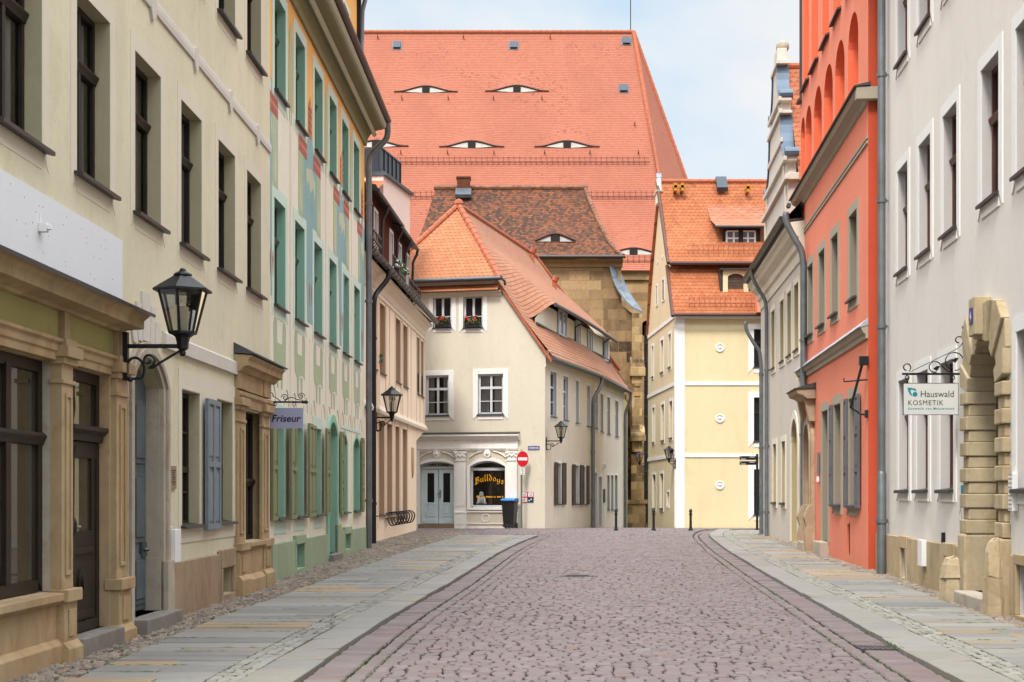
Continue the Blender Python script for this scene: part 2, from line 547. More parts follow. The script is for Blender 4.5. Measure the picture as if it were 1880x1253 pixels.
def shutter(F, par, s0, s1, z0, z1, n, mat, panels=2, name='shutter', th=0.045):
    mb = MB(F); b = 0.07
    mb.box(s0, s1, n, n + th * 0.5, z0, z1)
    mb.box(s0, s0 + b, n + th * 0.5, n + th, z0, z1); mb.box(s1 - b, s1, n + th * 0.5, n + th, z0, z1)
    zz = [z0 + (z1 - z0) * i / panels for i in range(panels + 1)]
    for i, z in enumerate(zz):
        a, c = (z, z + b) if i == 0 else ((z - b, z) if i == panels else (z - b / 2, z + b / 2))
        mb.box(s0 + b, s1 - b, n + th * 0.5, n + th, a, c)
    for i in range(panels):
        mb.box(s0 + b + 0.035, s1 - b - 0.035, n + th * 0.5, n + th * 0.8, zz[i] + b + 0.035, zz[i + 1] - b - 0.035)
    return mb.build(name, mat, par, bevel=0.004)

def panel_door(F, par, s0, s1, z0, z1, n, mat, rows, name='door', th=0.05):
    """rows: [(lower, upper)] of raised panels as fractions"""
    mb = MB(F); b = 0.1
    mb.box(s0, s1, n - th, n - 0.02, z0, z1)
    mb.box(s0, s0 + b, n - 0.02, n, z0, z1); mb.box(s1 - b, s1, n - 0.02, n, z0, z1)
    edges = [0.0] + [x for r in rows for x in r] + [1.0]
    for i in range(0, len(edges), 2):
        if edges[i + 1] - edges[i] > 0.001:
            mb.box(s0 + b, s1 - b, n - 0.02, n, z0 + (z1 - z0) * edges[i], z0 + (z1 - z0) * edges[i + 1])
    for (a, c) in rows:
        mb.box(s0 + b + 0.05, s1 - b - 0.05, n - 0.02, n - 0.004, z0 + (z1 - z0) * a + 0.05, z0 + (z1 - z0) * c - 0.05)
    return mb.build(name, mat, par, bevel=0.006)

def pipe(F, par, pts, r, mat, collars=(), name='downpipe'):
    mb = MB(F)
    mb.tube(pts, r, 12)
    if isinstance(r, (list, tuple)): r = max(r)
    for (a, n, z) in collars:
        mb.lathe(a, n, [(r * 1.25, z), (r * 1.25, z + 0.07)], 12)
        mb.box(a - 0.012, a + 0.012, n - 0.12, n, z + 0.02, z + 0.05)
    return mb.build(name, mat, par, smooth=40)

def bend(p, q, r, k=5):
    return [tuple(p[i] + (q[i] - p[i]) * (j / k) for i in range(3)) for j in range(k + 1)]

def curve3(pts, sub=6):
    """catmull-rom through points"""
    P = [Vector(p) for p in pts]; out = []
    for i in range(len(P) - 1):
        a, b, c, d = P[max(i - 1, 0)], P[i], P[i + 1], P[min(i + 2, len(P) - 1)]
        for j in range(sub):
            t = j / sub
            out.append(tuple(0.5 * ((2 * b) + (c - a) * t + (2 * a - 5 * b + 4 * c - d) * t * t + (3 * b - a - 3 * c + d) * t ** 3)))
    out.append(tuple(P[-1]))
    return out

def spiral(ca, cz, r0, turns, start, k=26, r1=0.12, sgn=1):
    """a scroll in the (s,z) plane"""
    return [(ca + (r0 + (r1 * r0 - r0) * i / k) * math.cos(start + sgn * 2 * PI * turns * i / k), cz + (r0 + (r1 * r0 - r0) * i / k) * math.sin(start + sgn * 2 * PI * turns * i / k)) for i in range(k + 1)]
# ------------------------------------------------------------------ palette
M = {}
M['cream'] = plaster('cream_plaster', C(228, 219, 190), 0.1, 0.22, bump=0.4)
M['cream_trim'] = plaster('pale_plaster_band', C(226, 216, 196), 0.05, 0.05)
M['cream_reveal'] = plaster('shaded_cream_reveal', C(188, 179, 148), 0.08, 0.16)  # cream plaster painted darker to carry the shade inside the window reveals
M['lilac_band'] = plaster('pale_lilac_band', C(214, 206, 196), 0.05, 0.12)
M['board'] = plaster('white_board', C(232, 232, 236), 0.02, 0.03, bump=0.03)
M['stone_gold'] = sandstone('golden_sandstone', C(212, 186, 146, 0.667), C(176, 134, 88, 0.667), 0.6, joints=False, bump=0.35)
M['stone_tan'] = sandstone('tan_plinth_stone', C(210, 181, 146, 0.585), C(160, 131, 114, 0.606), 0.5, joints=False, bump=0.3)
M['stone_pale'] = sandstone('pale_jamb_stone', C(204, 192, 174, 0.740), C(150, 134, 116, 0.740), 0.4, joints=False, bump=0.3)
M['darkwood'] = simple('dark_brown_paint', C(48, 38, 30, 0.75), 0.55, var=0.3, spec=0.25)
M['bluedoor_dark'] = simple('dark_blue_grey_paint', C(104, 114, 120, 0.6), 0.6, var=0.2, spec=0.25)
M['bluedoor'] = simple('blue_grey_paint', C(122, 134, 142, 0.8), 0.55, var=0.15)
M['glass'] = glass_mat('dark_pane')
M['glass_shop'] = glass_mat('shop_front_pane', (0.035, 0.03, 0.02, 1))  # brown pane tint stands in for the reflection of the houses opposite
M['glass_shop'].node_tree.nodes['Principled BSDF'].inputs['IOR'].default_value = 1.55
M['glass_see'] = glass_mat('shop_pane', see=0.82)
M['glass_lamp'] = glass_mat('lamp_pane', see=0.8)
M['metal_dark'] = simple('dark_sill_metal', C(70, 66, 64, 0.8), 0.45, 0.4, 0.2)
M['hatch'] = simple('dull_hatch_metal', C(96, 104, 114, 0.5), 0.55, 0.4, 0.15, 3)
M['zinc'] = simple('weathered_zinc', C(128, 134, 138, 0.85), 0.42, 0.6, 0.18, 3)
M['zinc_dark'] = simple('dark_zinc', C(86, 92, 98, 0.85), 0.4, 0.55, 0.2, 3)
M['black'] = simple('black_iron', (0.012, 0.012, 0.014, 1), 0.45, 0.2, 0.2)
M['lampwhite'] = simple('opal_glass', C(232, 222, 190), 0.4)
M['greenwall'] = plaster('pale_cream_render', C(232, 227, 208, 0.920), 0.06, 0.18)
M['mint'] = plaster('mint_render', C(156, 200, 178), 0.1, 0.12)
M['mint_pale'] = plaster('pale_mint_render', C(208, 230, 216), 0.05, 0.06)
M['orange_r'] = plaster('apricot_render', C(246, 190, 110), 0.06, 0.08)
M['teal'] = plaster('teal_mural_paint', C(150, 186, 186), 0.12, 0.35)
M['sage'] = plaster('sage_mural_paint', C(184, 198, 164), 0.12, 0.3)
M['sage_pale'] = plaster('pale_sage_mural_paint', C(200, 206, 176), 0.1, 0.12)
M['brickred'] = plaster('brick_red_mural_paint', C(184, 108, 92), 0.14, 0.3)
M['olive'] = plaster('olive_cornice_paint', C(150, 148, 112), 0.06, 0.1)
M['olive_pale'] = plaster('pale_cornice_paint', C(198, 200, 175), 0.05, 0.08)
M['greenplinth'] = plaster('green_plinth_render', C(166, 182, 152), 0.16, 0.3)
M['shutter'] = simple('olive_shutter_paint', C(132, 138, 98, 0.85), 0.6, var=0.08)
M['peach'] = plaster('peach_render', C(248, 222, 194, 0.920), 0.05, 0.06)
M['peach_trim'] = plaster('pale_peach_trim', C(244, 226, 204), 0.04, 0.05)
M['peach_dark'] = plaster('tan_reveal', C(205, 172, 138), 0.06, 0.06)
M['brownwood'] = simple('red_brown_boards', C(112, 58, 36, 0.85), 0.6, var=0.25)
M['pink'] = plaster('pale_pink_render', C(240, 212, 200), 0.03, 0.04)
M['dfront'] = plaster('ivory_render', C(242, 232, 212, 0.693), 0.06, 0.16)
M['dside'] = plaster('stained_ivory_render', C(234, 220, 200, 0.860), 0.08, 0.2)
M['white'] = plaster('white_trim', C(240, 238, 234), 0.03, 0.08)
M['whitestone'] = plaster('white_shopfront', C(242, 238, 232, 0.970), 0.04, 0.2)
M['palewood'] = simple('pale_grey_paint', C(206, 210, 214), 0.5, var=0.05)
M['tattoodoor'] = simple('pale_blue_door_paint', C(200, 216, 222, 0.970), 0.5, var=0.06)
M['yellow'] = plaster('pale_yellow_render', C(248, 229, 184, 0.727), 0.05, 0.14)
M['yellowside'] = plaster('ochre_yellow_render', C(238, 220, 182, 0.774), 0.05, 0.1)
M['ochre'] = plaster('ochre_render', C(205, 180, 128), 0.08, 0.15)
M['greyr'] = plaster('warm_grey_render', C(215, 206, 194, 0.860), 0.06, 0.16)
M['greytrim'] = plaster('pale_sand_trim', C(232, 224, 204), 0.04, 0.06)
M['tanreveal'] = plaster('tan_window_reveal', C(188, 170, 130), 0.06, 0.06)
M['coral'] = plaster('coral_render', C(244, 146, 118, 0.86), 0.07, 0.13, bump=0.4)
M['greige'] = plaster('grey_brown_trim', C(176, 166, 148), 0.06, 0.12)
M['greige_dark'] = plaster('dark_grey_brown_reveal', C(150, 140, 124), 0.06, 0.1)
M['whitehouse'] = plaster('off_white_render', C(230, 224, 216, 0.860), 0.05, 0.12, bump=0.35)
M['wh_trim'] = plaster('white_window_trim', C(238, 236, 232), 0.02, 0.05)
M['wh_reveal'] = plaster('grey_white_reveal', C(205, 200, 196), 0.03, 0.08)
M['redbrown'] = simple('red_brown_window_paint', C(92, 52, 44, 0.8), 0.5, var=0.15)
M['ashlar_plinth'] = sandstone('sandstone_plinth', C(212, 190, 152, 0.740), C(160, 132, 100, 0.740), 0.5, (1.6, 2.0), bump=0.3)
M['portal'] = sandstone('portal_sandstone', C(208, 190, 156, 0.740), C(150, 128, 98, 0.740), 0.5, joints=False, bump=0.6)
M['ashlar'] = sandstone('old_ashlar', C(216, 180, 134, 0.688), C(84, 64, 46, 0.688), 0.62, (1.05, 0.5), bump=0.8)
M['ashlar_dark'] = sandstone('blackened_ashlar', C(178, 146, 106, 0.8), C(56, 48, 40), 0.95, (0.95, 0.55), bump=0.8)
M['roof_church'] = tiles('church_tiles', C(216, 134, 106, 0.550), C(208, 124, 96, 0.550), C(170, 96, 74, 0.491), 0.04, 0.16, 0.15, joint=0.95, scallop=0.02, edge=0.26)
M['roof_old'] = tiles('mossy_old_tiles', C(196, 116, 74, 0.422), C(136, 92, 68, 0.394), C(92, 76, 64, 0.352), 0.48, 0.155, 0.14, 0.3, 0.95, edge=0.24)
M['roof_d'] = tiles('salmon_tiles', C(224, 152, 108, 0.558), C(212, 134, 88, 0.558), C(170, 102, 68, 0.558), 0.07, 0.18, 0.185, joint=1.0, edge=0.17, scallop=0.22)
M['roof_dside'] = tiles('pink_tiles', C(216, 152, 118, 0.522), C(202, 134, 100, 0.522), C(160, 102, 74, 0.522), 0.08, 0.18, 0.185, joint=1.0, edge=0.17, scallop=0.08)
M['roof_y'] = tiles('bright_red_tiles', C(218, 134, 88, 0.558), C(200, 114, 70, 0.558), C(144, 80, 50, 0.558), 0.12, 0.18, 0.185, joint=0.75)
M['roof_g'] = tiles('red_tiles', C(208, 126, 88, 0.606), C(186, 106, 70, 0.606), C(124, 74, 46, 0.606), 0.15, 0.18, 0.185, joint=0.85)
M['clay'] = simple('clay_ridge', C(206, 116, 80, 0.560), 0.8, var=0.2)
M['lead'] = simple('lead_sheet', C(158, 172, 182, 0.533), 0.4, 0.5, 0.2, 2)
M['blue_metal'] = simple('blue_grey_sheet', C(108, 130, 152), 0.35, 0.6, 0.15, 2)
M['leadglass'] = simple('leaded_glass', (0.02, 0.022, 0.026, 1), 0.25, 0.0, 0.4)
M['signgrey'] = simple('pale_sign_enamel', C(214, 214, 210), 0.35, var=0.03)
M['signlilac'] = simple('lilac_sign_enamel', C(168, 170, 200), 0.4, var=0.03)
M['ink'] = simple('black_lettering', (0.01, 0.01, 0.012, 1), 0.5)
M['tealink'] = simple('teal_lettering', C(0, 140, 145), 0.5)
M['gold'] = simple('gold_lettering', C(250, 178, 20, 1.0), 0.5, var=0.1)
M['red'] = simple('signal_red', C(206, 10, 22, 1.0), 0.4)
M['whitesign'] = simple('white_sign_face', C(238, 238, 236), 0.4, var=0.02)
M['bluesign'] = simple('blue_enamel', C(20, 48, 130), 0.35)
M['navy'] = simple('dark_teal_face', C(24, 58, 84), 0.4)
M['binblack'] = simple('black_bin_plastic', (0.012, 0.013, 0.015, 1), 0.45)
M['binblue'] = simple('blue_lid_plastic', C(30, 120, 200), 0.4)
M['steel'] = simple('galvanised_steel', C(150, 160, 165), 0.35, 0.7, 0.1)
M['leaf'] = simple('leaf_green', (0.05, 0.10, 0.02, 1), 0.6, var=0.4)
M['flower_red'] = simple('red_petals', (0.5, 0.02, 0.02, 1), 0.6)
M['flower_white'] = simple('white_petals', (0.75, 0.72, 0.7, 1), 0.6)
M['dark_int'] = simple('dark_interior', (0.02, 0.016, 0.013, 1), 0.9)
M['brown_int'] = simple('brown_interior', (0.06, 0.045, 0.035, 1), 0.9, var=0.5)
M['curtain'] = simple('white_net', C(215, 215, 212), 0.9, var=0.05)
M['orange_box'] = simple('orange_plastic', C(235, 150, 30), 0.5)
M['yellowstone'] = simple('lichen_bracket', C(190, 130, 40), 0.8)
M['brick_ch'] = sandstone('chimney_brick', C(120, 72, 52), C(50, 36, 30), 0.5, (0.25, 0.085), bump=0.5)
M['cast'] = simple('cast_iron_cover', C(96, 92, 96, 0.8), 0.4, 0.5, 0.25, 12)

M['sett'] = islands('porphyry_setts', [(0.0, C(183, 163, 162, 0.281)), (0.35, C(199, 179, 178, 0.281)), (0.7, C(191, 171, 167, 0.281)), (0.9, C(207, 190, 191, 0.281)), (1.0, C(195, 160, 153, 0.281))], 0.62, 0.3, 7.0, 0.35)
M['slab'] = islands('granite_slabs', [(0.0, C(178, 175, 168, 0.461)), (0.22, C(202, 197, 188, 0.480)), (0.4, C(162, 160, 156, 0.461)), (0.55, C(192, 188, 180, 0.480)), (0.7, C(172, 170, 166, 0.461)), (0.86, C(214, 182, 146, 0.498)), (0.93, C(198, 174, 144, 0.461)), (1.0, C(200, 194, 184, 0.480))], 0.68, 0.3, 6.0, 0.2)
M['kerb'] = islands('granite_kerb', [(0.0, C(192, 189, 184, 0.368)), (0.5, C(210, 205, 198, 0.368)), (1.0, C(204, 197, 182, 0.368))], 0.68, 0.22, 5.0, 0.2)
M['mosaic'] = islands('small_mosaic_stones', [(0.0, C(142, 140, 132, 0.693)), (0.5, C(170, 168, 158, 0.693)), (1.0, C(154, 150, 140, 0.693))], 0.75, 0.3, 12.0, 0.3)
M['rubble'] = islands('rough_field_cobbles', [(0.0, C(120, 109, 99, 0.865)), (0.4, C(148, 135, 123, 0.865)), (0.7, C(136, 127, 113, 0.865)), (1.0, C(166, 147, 127, 0.865))], 0.8, 0.3, 12.0, 0.4)

def soil_mat():
    t = NT('mossy_joint_soil')
    o = t.tc.outputs['Object']
    n = t.noise(o, 0.9, 5, 0.7); n2 = t.noise(o, 14, 5, 0.7)
    col = t.mix(t.ramp(n2, [(0.35, 0), (0.7, 1)]), C(44, 37, 30, .7), C(76, 68, 56, .7))
    col = t.mix(t.math('MULTIPLY', t.ramp(n, [(0.45, 0), (0.62, 1)]), 0.85), col, C(84, 92, 38, .7))
    t.bump(n2, 0.5, 0.02)
    return t.fin(col, 0.95, 0.1)
M['soil'] = soil_mat()

# ------------------------------------------------------------------ ground
def lerp_tab(tab):
    def f(y):
        if y <= tab[0][0]:
            (a, b), (c, d) = tab[0], tab[1]
        elif y >= tab[-1][0]:
            (a, b), (c, d) = tab[-2], tab[-1]
        else:
            for i in range(len(tab) - 1):
                if tab[i][0] <= y <= tab[i + 1][0]:
                    (a, b), (c, d) = tab[i], tab[i + 1]; break
        return b + (d - b) * (y - a) / (c - a)
    return f
def smooth_f(f, w=1.6):
    return lambda y: (f(y - w) + f(y - w / 2) + f(y) * 2 + f(y + w / 2) + f(y + w)) / 6.0
KL = smooth_f(lerp_tab([(4, -1.85), (9, -1.79), (11.43, -1.72), (14.47, -1.60), (18.3, -1.38), (23.3, -0.98), (28, -0.68), (33.4, -0.34), (38, 0.03), (43.3, 0.56), (46, 0.9)]))
KR = smooth_f(lerp_tab([(4, 3.1), (9, 3.38), (12.8, 3.61), (15.6, 3.79), (19.5, 4.05), (25.2, 4.42), (35.2, 5.15), (42.6, 5.8), (46, 6.15), (49.5, 6.75), (53, 7.6)]))
ROAD = -0.05
FA = Fac(((397.6 - CX) * 19.35 / FPX, 19.35), (70 / FPX, 1), -1)       # cream house
FB = Fac((-3.74, 29.8), (56 / FPX, 1), -1)                             # green house
FC = Fac((-3.758, 39.64), (135 / FPX, 1), -1)                          # peach house
FI = Fac((6.875, 31.65), (203 / FPX, 1), 1)                            # orange house
FH = Fac((7.39, 38.8), (190 / FPX, 1), 1)                              # grey house
FJ = Fac((6.2, 21.02), (220 / FPX, 1), 1)                              # white house
def wallx(F, y): return F.p.x + F.d.x / F.d.y * (y - F.p.y)
def WL(y): return wallx(FA, y) if y < 23.2 else (wallx(FB, y) if y < 36.2 else wallx(FC, y))
def WR(y): return wallx(FJ, y) if y < 26.2 else (wallx(FI, y) if y < 37 else wallx(FH, y))

g = MB()
ys = [-30, 0, 10, 20, 30, 40, 46, 52, 56, 60, 66, 72, 80, 90, 110, 160, 400, 1200]
xs = [-1200, -300, -60, -20, -8, 0, 8, 20, 60, 300, 1200]
ids = [[g.P(x, y, (gz(min(y, 74)) - 0.115)) for x in xs] for y in ys]
for j in range(len(ys) - 1):
    for i in range(len(xs) - 1):
        g.face([ids[j][i], ids[j][i + 1], ids[j + 1][i + 1], ids[j + 1][i]])
tag(g.build('ground', M['soil']), kind='structure')

def stone(mb, quad, zt, h, inset, dome, jz=0.006, cut=0.0):
    """one paving stone: a bevelled, slightly domed block over a quad of (x,y); cut takes the corners off"""
    L = max(0.03, math.hypot(quad[1][0] - quad[0][0], quad[1][1] - quad[0][1])); D = max(0.03, math.hypot(quad[3][0] - quad[0][0], quad[3][1] - quad[0][1]))
    fx, fy = min(0.45, inset / L * 2), min(0.45, inset / D * 2)
    t0, t1 = random.uniform(-jz, jz), random.uniform(-jz, jz)
    if cut:
        A = []
        for (a, b) in ((-1, -1), (1, -1), (1, 1), (-1, 1)):
            cx, cy = cut * random.uniform(0.5, 1.5) / L * 2, cut * random.uniform(0.5, 1.5) / D * 2
            p, q = (a, b * (1 - cy)), (a * (1 - cx), b)
            A += [p, q] if a * b > 0 else [q, p]
    else:
        A = [(-1, -1), (1, -1), (1, 1), (-1, 1)]
    lo, mid, hi = [], [], []
    for (a, b) in A:
        def at(u, v):
            w = ((1 - u) * (1 - v) / 4, (1 + u) * (1 - v) / 4, (1 + u) * (1 + v) / 4, (1 - u) * (1 + v) / 4)
            return sum(w[k] * quad[k][0] for k in range(4)), sum(w[k] * quad[k][1] for k in range(4))
        x, y = at(a, b)
        z = zt + gz(y) + a * t0 + b * t1
        lo.append(mb.P(x, y, z - h)); mid.append(mb.P(x, y, z - dome))
        x, y = at(a * (1 - fx), b * (1 - fy)); hi.append(mb.P(x, y, z))
    k = len(A)
    for i in range(k):
        j = (i + 1) % k
        mb.face([lo[i], lo[j], mid[j], mid[i]]); mb.face([mid[i], mid[j], hi[j], hi[i]])
    mb.face(hi)

def J(a): return random.uniform(-a, a)
rd = MB()
def sett_row(x0, x1, yf, d, wmin, wmax, gap, inset, dome, jit, zoff):
    """a row of setts between x0 and x1; yf(x) its lower edge, d its depth"""
    x = x0
    while x < x1 - 0.04:
        w = random.uniform(wmin, wmax)
        if x + w > x1 - wmin * 0.5: w = x1 - x
        a, b = x + gap * random.uniform(0.4, 1.2), x + w - gap * random.uniform(0.2, 0.8)
        ja = [J(jit) for _ in range(8)]
        q = [(a + ja[0], yf(a) + gap * 0.4 + ja[1] * 0.7), (b + ja[2], yf(b) + gap * 0.4 + ja[3] * 0.7), (b + ja[4], yf(b) + d - gap * 0.4 + ja[5] * 0.7), (a + ja[6], yf(a) + d - gap * 0.4 + ja[7] * 0.7)]
        stone(rd, q, zoff + J(0.005), 0.12, inset * random.uniform(0.8, 1.3), dome * random.uniform(0.8, 1.3), 0.004, 0.022)
        x += w
y = 8.0
while y < 60.0:
    d = random.uniform(0.145, 0.175) if y < 46 else random.uniform(0.2, 0.26)
    a = KL(y) + 0.50 if y < 45.2 else max(-4.9 + (y - 45.2) * 0.05, -4.9)
    b = KR(y) - 0.50 if y < 51.5 else 13.0
    if y > 51.5: a = -1.0 if y < 54 else 1.2 + (y - 53.5) * 0.26 + 0.1
    if y > 56.3: b = 6.1
    bow = lambda x, y=y: y + 0.10 * math.sin(x * 0.8 + y * 0.35) + 0.03 * math.sin(x * 2.3 + y)
    if y < 30: sett_row(a, b, bow, d, 0.12, 0.18, 0.009, 0.011, 0.008, 0.012, ROAD)
    else: sett_row(a, b, bow, d, 0.13, 0.2, 0.009, 0.012, 0.009, 0.011, ROAD + 0.05 * min(1, max(0, (y - 44) / 4)))
    y += d
# gutter bands beside both kerbs: crosswise setts, then one line of lengthwise setts
def along(fx, side, y0, y1, o0, o1, lmin, lmax, mb, zoff, gap, inset, dome, hgt=0.12, jit=0.006, yend=None):
    y = y0
    while y < y1:
        L = random.uniform(lmin, lmax)
        a, b = y + gap * 0.5, y + L - gap * 0.5
        q = [(fx(a) + side * o0, a), (fx(a) + side * o1, a), (fx(b) + side * o1, b), (fx(b) + side * o0, b)]
        q = [(p[0] + J(jit), p[1] + J(jit)) for p in q]
        if side * (o1 - o0) < 0: q = [q[1], q[0], q[3], q[2]]
        stone(mb, q, zoff + J(0.004), hgt, inset, dome)
        y += L
for (K, sd, ye) in ((KL, 1, 45.2), (KR, -1, 51.5)):
    along(K, sd, 8, ye, 0.015, 0.325, 0.13, 0.2, rd, ROAD + 0.004, 0.01, 0.012, 0.012)
    along(K, sd, 8, ye, 0.355, 0.49, 0.15, 0.26, rd, ROAD + 0.002, 0.014, 0.016, 0.016)
o = tag(rd.build('road', M['sett'], recalc=False), kind='structure')

kb = MB()
for (K, sd, ye) in ((KL, -1, 45.4), (KR, 1, 52)):
    along(K, sd, 7, ye, 0.0, 0.42, 0.7, 1.25, kb, 0.0, 0.008, 0.012, 0.008, 0.16, 0.002)
tag(kb.build('kerb', M['kerb'], recalc=False), kind='structure')

pv = MB(); ms = MB(); MOSS = []
OUT_L = lerp_tab([(7, -3.55), (11, -3.5), (17.2, -3.44), (20.3, -3.24), (27.6, -2.88), (36.8, -2.3), (43, -1.8), (46, -1.6)])
def OUT_R(y): return min(WR(y) - 0.32, 5.62 + (y - 16) * 0.083) if y < 46 else WR(min(y, 47)) - 0.35 + (y - 46) * 0.3
for (K, sd, ye, out) in ((KL, -1, 45.0, OUT_L), (KR, 1, 50.5, OUT_R)):
    for k in range(3):
        along(K, sd, 7, ye, 0.435 + 0.09 * k, 0.52 + 0.09 * k, 0.07, 0.13, ms, -0.006, 0.008, 0.008, 0.008, 0.08, 0.004)
    y = 7.0
    while y < ye:
        L = random.choice((0.32, 0.38, 0.45, 0.5, 0.36, 0.6)) * random.uniform(0.9, 1.1)
        a, b = y + 0.021, y + L - 0.021
        i0 = lambda t: K(t) + sd * 0.715
        i1 = lambda t: out(t) + J(0.02)
        if random.random() < 0.6:
            f = random.uniform(0, 0.75); MOSS.append((i0(b) + (out(b) - i0(b)) * f, i0(b) + (out(b) - i0(b)) * min(1, f + random.uniform(0.1, 0.6)), y + L))
        cuts = [0.0, 1.0] if random.random() < 0.55 else [0.0, random.uniform(0.3, 0.7), 1.0]
        skew = J(0.012)
        for c in range(len(cuts) - 1):
            f0, f1 = cuts[c] + (0.003 if c else 0), cuts[c + 1] - 0.003
            xa0, xa1 = i0(a), i1(a); xb0, xb1 = i0(b), i1(b)
            q = [(xa0 + (xa1 - xa0) * f0, a - skew), (xa0 + (xa1 - xa0) * f1, a + skew), (xb0 + (xb1 - xb0) * f1, b + skew), (xb0 + (xb1 - xb0) * f0, b - skew)]
            if sd < 0: q = [q[1], q[0], q[3], q[2]]
            stone(pv, q, J(0.004) - 0.002, 0.12, 0.010, 0.008, 0.003)
        y += L
# stone apron before the ivory house and the yellow house
for (P0, P1, wd) in (((-3.9, 54.7), (1.1, 53.4), 1.1), ((1.4, 53.6), (3.5, 61.3), 0.6), ((6.4, 56.9), (12, 56.9), 0.9)):
    dx, dy = P1[0] - P0[0], P1[1] - P0[1]; L = math.hypot(dx, dy); ux, uy = dx / L, dy / L
    t = 0.0
    while t < L - 0.2:
        w = min(random.uniform(0.5, 0.95), L - t)
        a, b = t + 0.006, t + w - 0.006
        q = [(P0[0] + ux * a + uy * wd, P0[1] + uy * a - ux * wd), (P0[0] + ux * b + uy * wd, P0[1] + uy * b - ux * wd), (P0[0] + ux * b, P0[1] + uy * b), (P0[0] + ux * a, P0[1] + uy * a)]
        stone(pv, q, 0.0, 0.14, 0.012, 0.008, 0.002)
        t += w
tag(pv.build('pavement', M['slab'], recalc=False), kind='structure')
bd = MB()                                              # sand and moss filling the slab joints
for (K, sd, ye, out) in ((KL, -1, 45.0, OUT_L), (KR, 1, 50.5, OUT_R)):
    y = 7.0
    while y < ye:
        y2 = min(ye, y + 1.0)
        q = [(K(y) + sd * 0.03, y), (out(y), y), (out(y2), y2), (K(y2) + sd * 0.03, y2)]
        bd.poly([(p[0], p[1], gz(p[1]) - 0.013) for p in (q if sd > 0 else q[::-1])])
        y = y2
tag(bd.build('pavement_bed', M['soil'], recalc=False), kind='structure')
tag(ms.build('pavement_strip', M['mosaic'], recalc=False), kind='structure')

rb = MB()
def rubble(x0f, x1f, y0, y1, s):
    y = y0
    while y < y1:
        d = s * random.uniform(0.8, 1.15) * (1 if y < 25 else 1.3)
        x = x0f(y); xe = x1f(y)
        while x < xe - 0.02:
            w = d * random.uniform(0.8, 1.6)
            j = d * 0.1
            q = [(x + 0.008 + J(j), y + 0.008 + J(j)), (x + w - 0.008 + J(j), y + 0.008 + J(j)), (x + w - 0.008 + J(j), y + d - 0.008 + J(j)), (x + 0.008 + J(j), y + d - 0.008 + J(j))]
            stone(rb, q, -0.012 + J(0.012), 0.08, d * 0.16, d * 0.16, 0.008)
            x += w
        y += d
rubble(lambda y: WL(y) - 0.15, lambda y: OUT_L(y) - 0.02, 9, 46, 0.078)
rubble(lambda y: OUT_R(y) + 0.02, lambda y: WR(y) + 0.12, 12, 46, 0.078)
rubble(lambda y: -4.2, lambda y: -1.3 - (y - 46) * 0.08, 46, 52.3, 0.1)
tag(rb.build('cobble_strip', M['rubble'], recalc=False), kind='structure')

# moss and grass in the joints: tufts of short blades
gr = MB()
for (xa, xb, yy) in MOSS:
    if xa > xb: xa, xb = xb, xa
    x = xa
    while x < xb:
        w = random.uniform(0.04, 0.16); hw = random.uniform(0.008, 0.024)
        gr.poly([(x, yy - hw * random.random(), gz(yy) + 0.001), (x + w * 0.5, yy - hw, gz(yy) + 0.001), (x + w, yy + J(0.006), gz(yy) + 0.001), (x + w * 0.5, yy + hw, gz(yy) + 0.006)])
        x += w * random.choice((0.8, 1.0, 1.6))
def tuft(x, y, z, n, h, sp):
    for _ in range(n):
        bx, by = x + random.gauss(0, sp), y + random.gauss(0, sp)
        a = random.uniform(0, 2 * PI); w = random.uniform(0.003, 0.006); hh = h * random.uniform(0.5, 1.2)
        lx, ly = math.cos(a) * hh * 0.6, math.sin(a) * hh * 0.6
        gr.poly([(bx - w, by, z), (bx + w, by, z), (bx + lx * 0.5 + w * 0.6, by + ly * 0.5, z + hh * 0.7), (bx + lx, by + ly, z + hh)])
def spots(lst, n, h, sp):
    for (px, py) in lst:
        X, Y = gp(px, py)
        tuft(X, Y, gz(Y) - 0.02, n, h, sp)
spots([(404, 1130), (410, 1126), (416, 1122), (436, 1120), (452, 1112), (470, 1108), (482, 1103), (500, 1098), (558, 1076), (565, 1073), (640, 1050)], 22, 0.02, 0.05)
spots([(1607, 1161), (1640, 1183), (1652, 1188), (1648, 1185), (1634, 1178)], 18, 0.022, 0.04)
spots([(1310, 990), (1314, 986), (1311, 994)], 16, 0.03, 0.06)
spots([(1430, 997), (1422, 995), (1438, 999), (1452, 1005)], 18, 0.025, 0.08)
for _ in range(80):
    px, py = random.uniform(700, 800), random.uniform(978, 1002)
    X, Y = gp(px, py)
    if X > WL(Y) + 0.1 and X < OUT_L(Y): tuft(X, Y, gz(Y) - 0.02, 14, 0.03, 0.07)
for (K, sd, ye, off) in ((KL, 1, 44, 0.34), (KR, -1, 48, 0.34), (KL, 1, 44, 0.495), (KR, -1, 48, 0.495), (KL, -1, 44, 0.43), (KL, -1, 36, 0.71), (KR, 1, 30, 0.71)):
    y = 9.0
    while y < ye:
        if math.sin(y * 0.8 + off * 30) + math.sin(y * 2.1) * 0.6 + J(1.2) > 0.15:
            tuft(K(y) + sd * off, y, gz(y) + (ROAD if sd * (1 if K is KL else -1) > 0 else -0.012) - 0.012, 3, 0.018, 0.012)
        y += 0.06
y = 9
while y < 44:
    if J(1) > 0.35: tuft(OUT_L(y) - 0.01, y, gz(y) - 0.02, 5, 0.022, 0.02)
    y += 0.08
tag(gr.build('grass', M['leaf'], recalc=False), label='green grass and moss growing in the paving joints', cat='grass', kind='stuff')

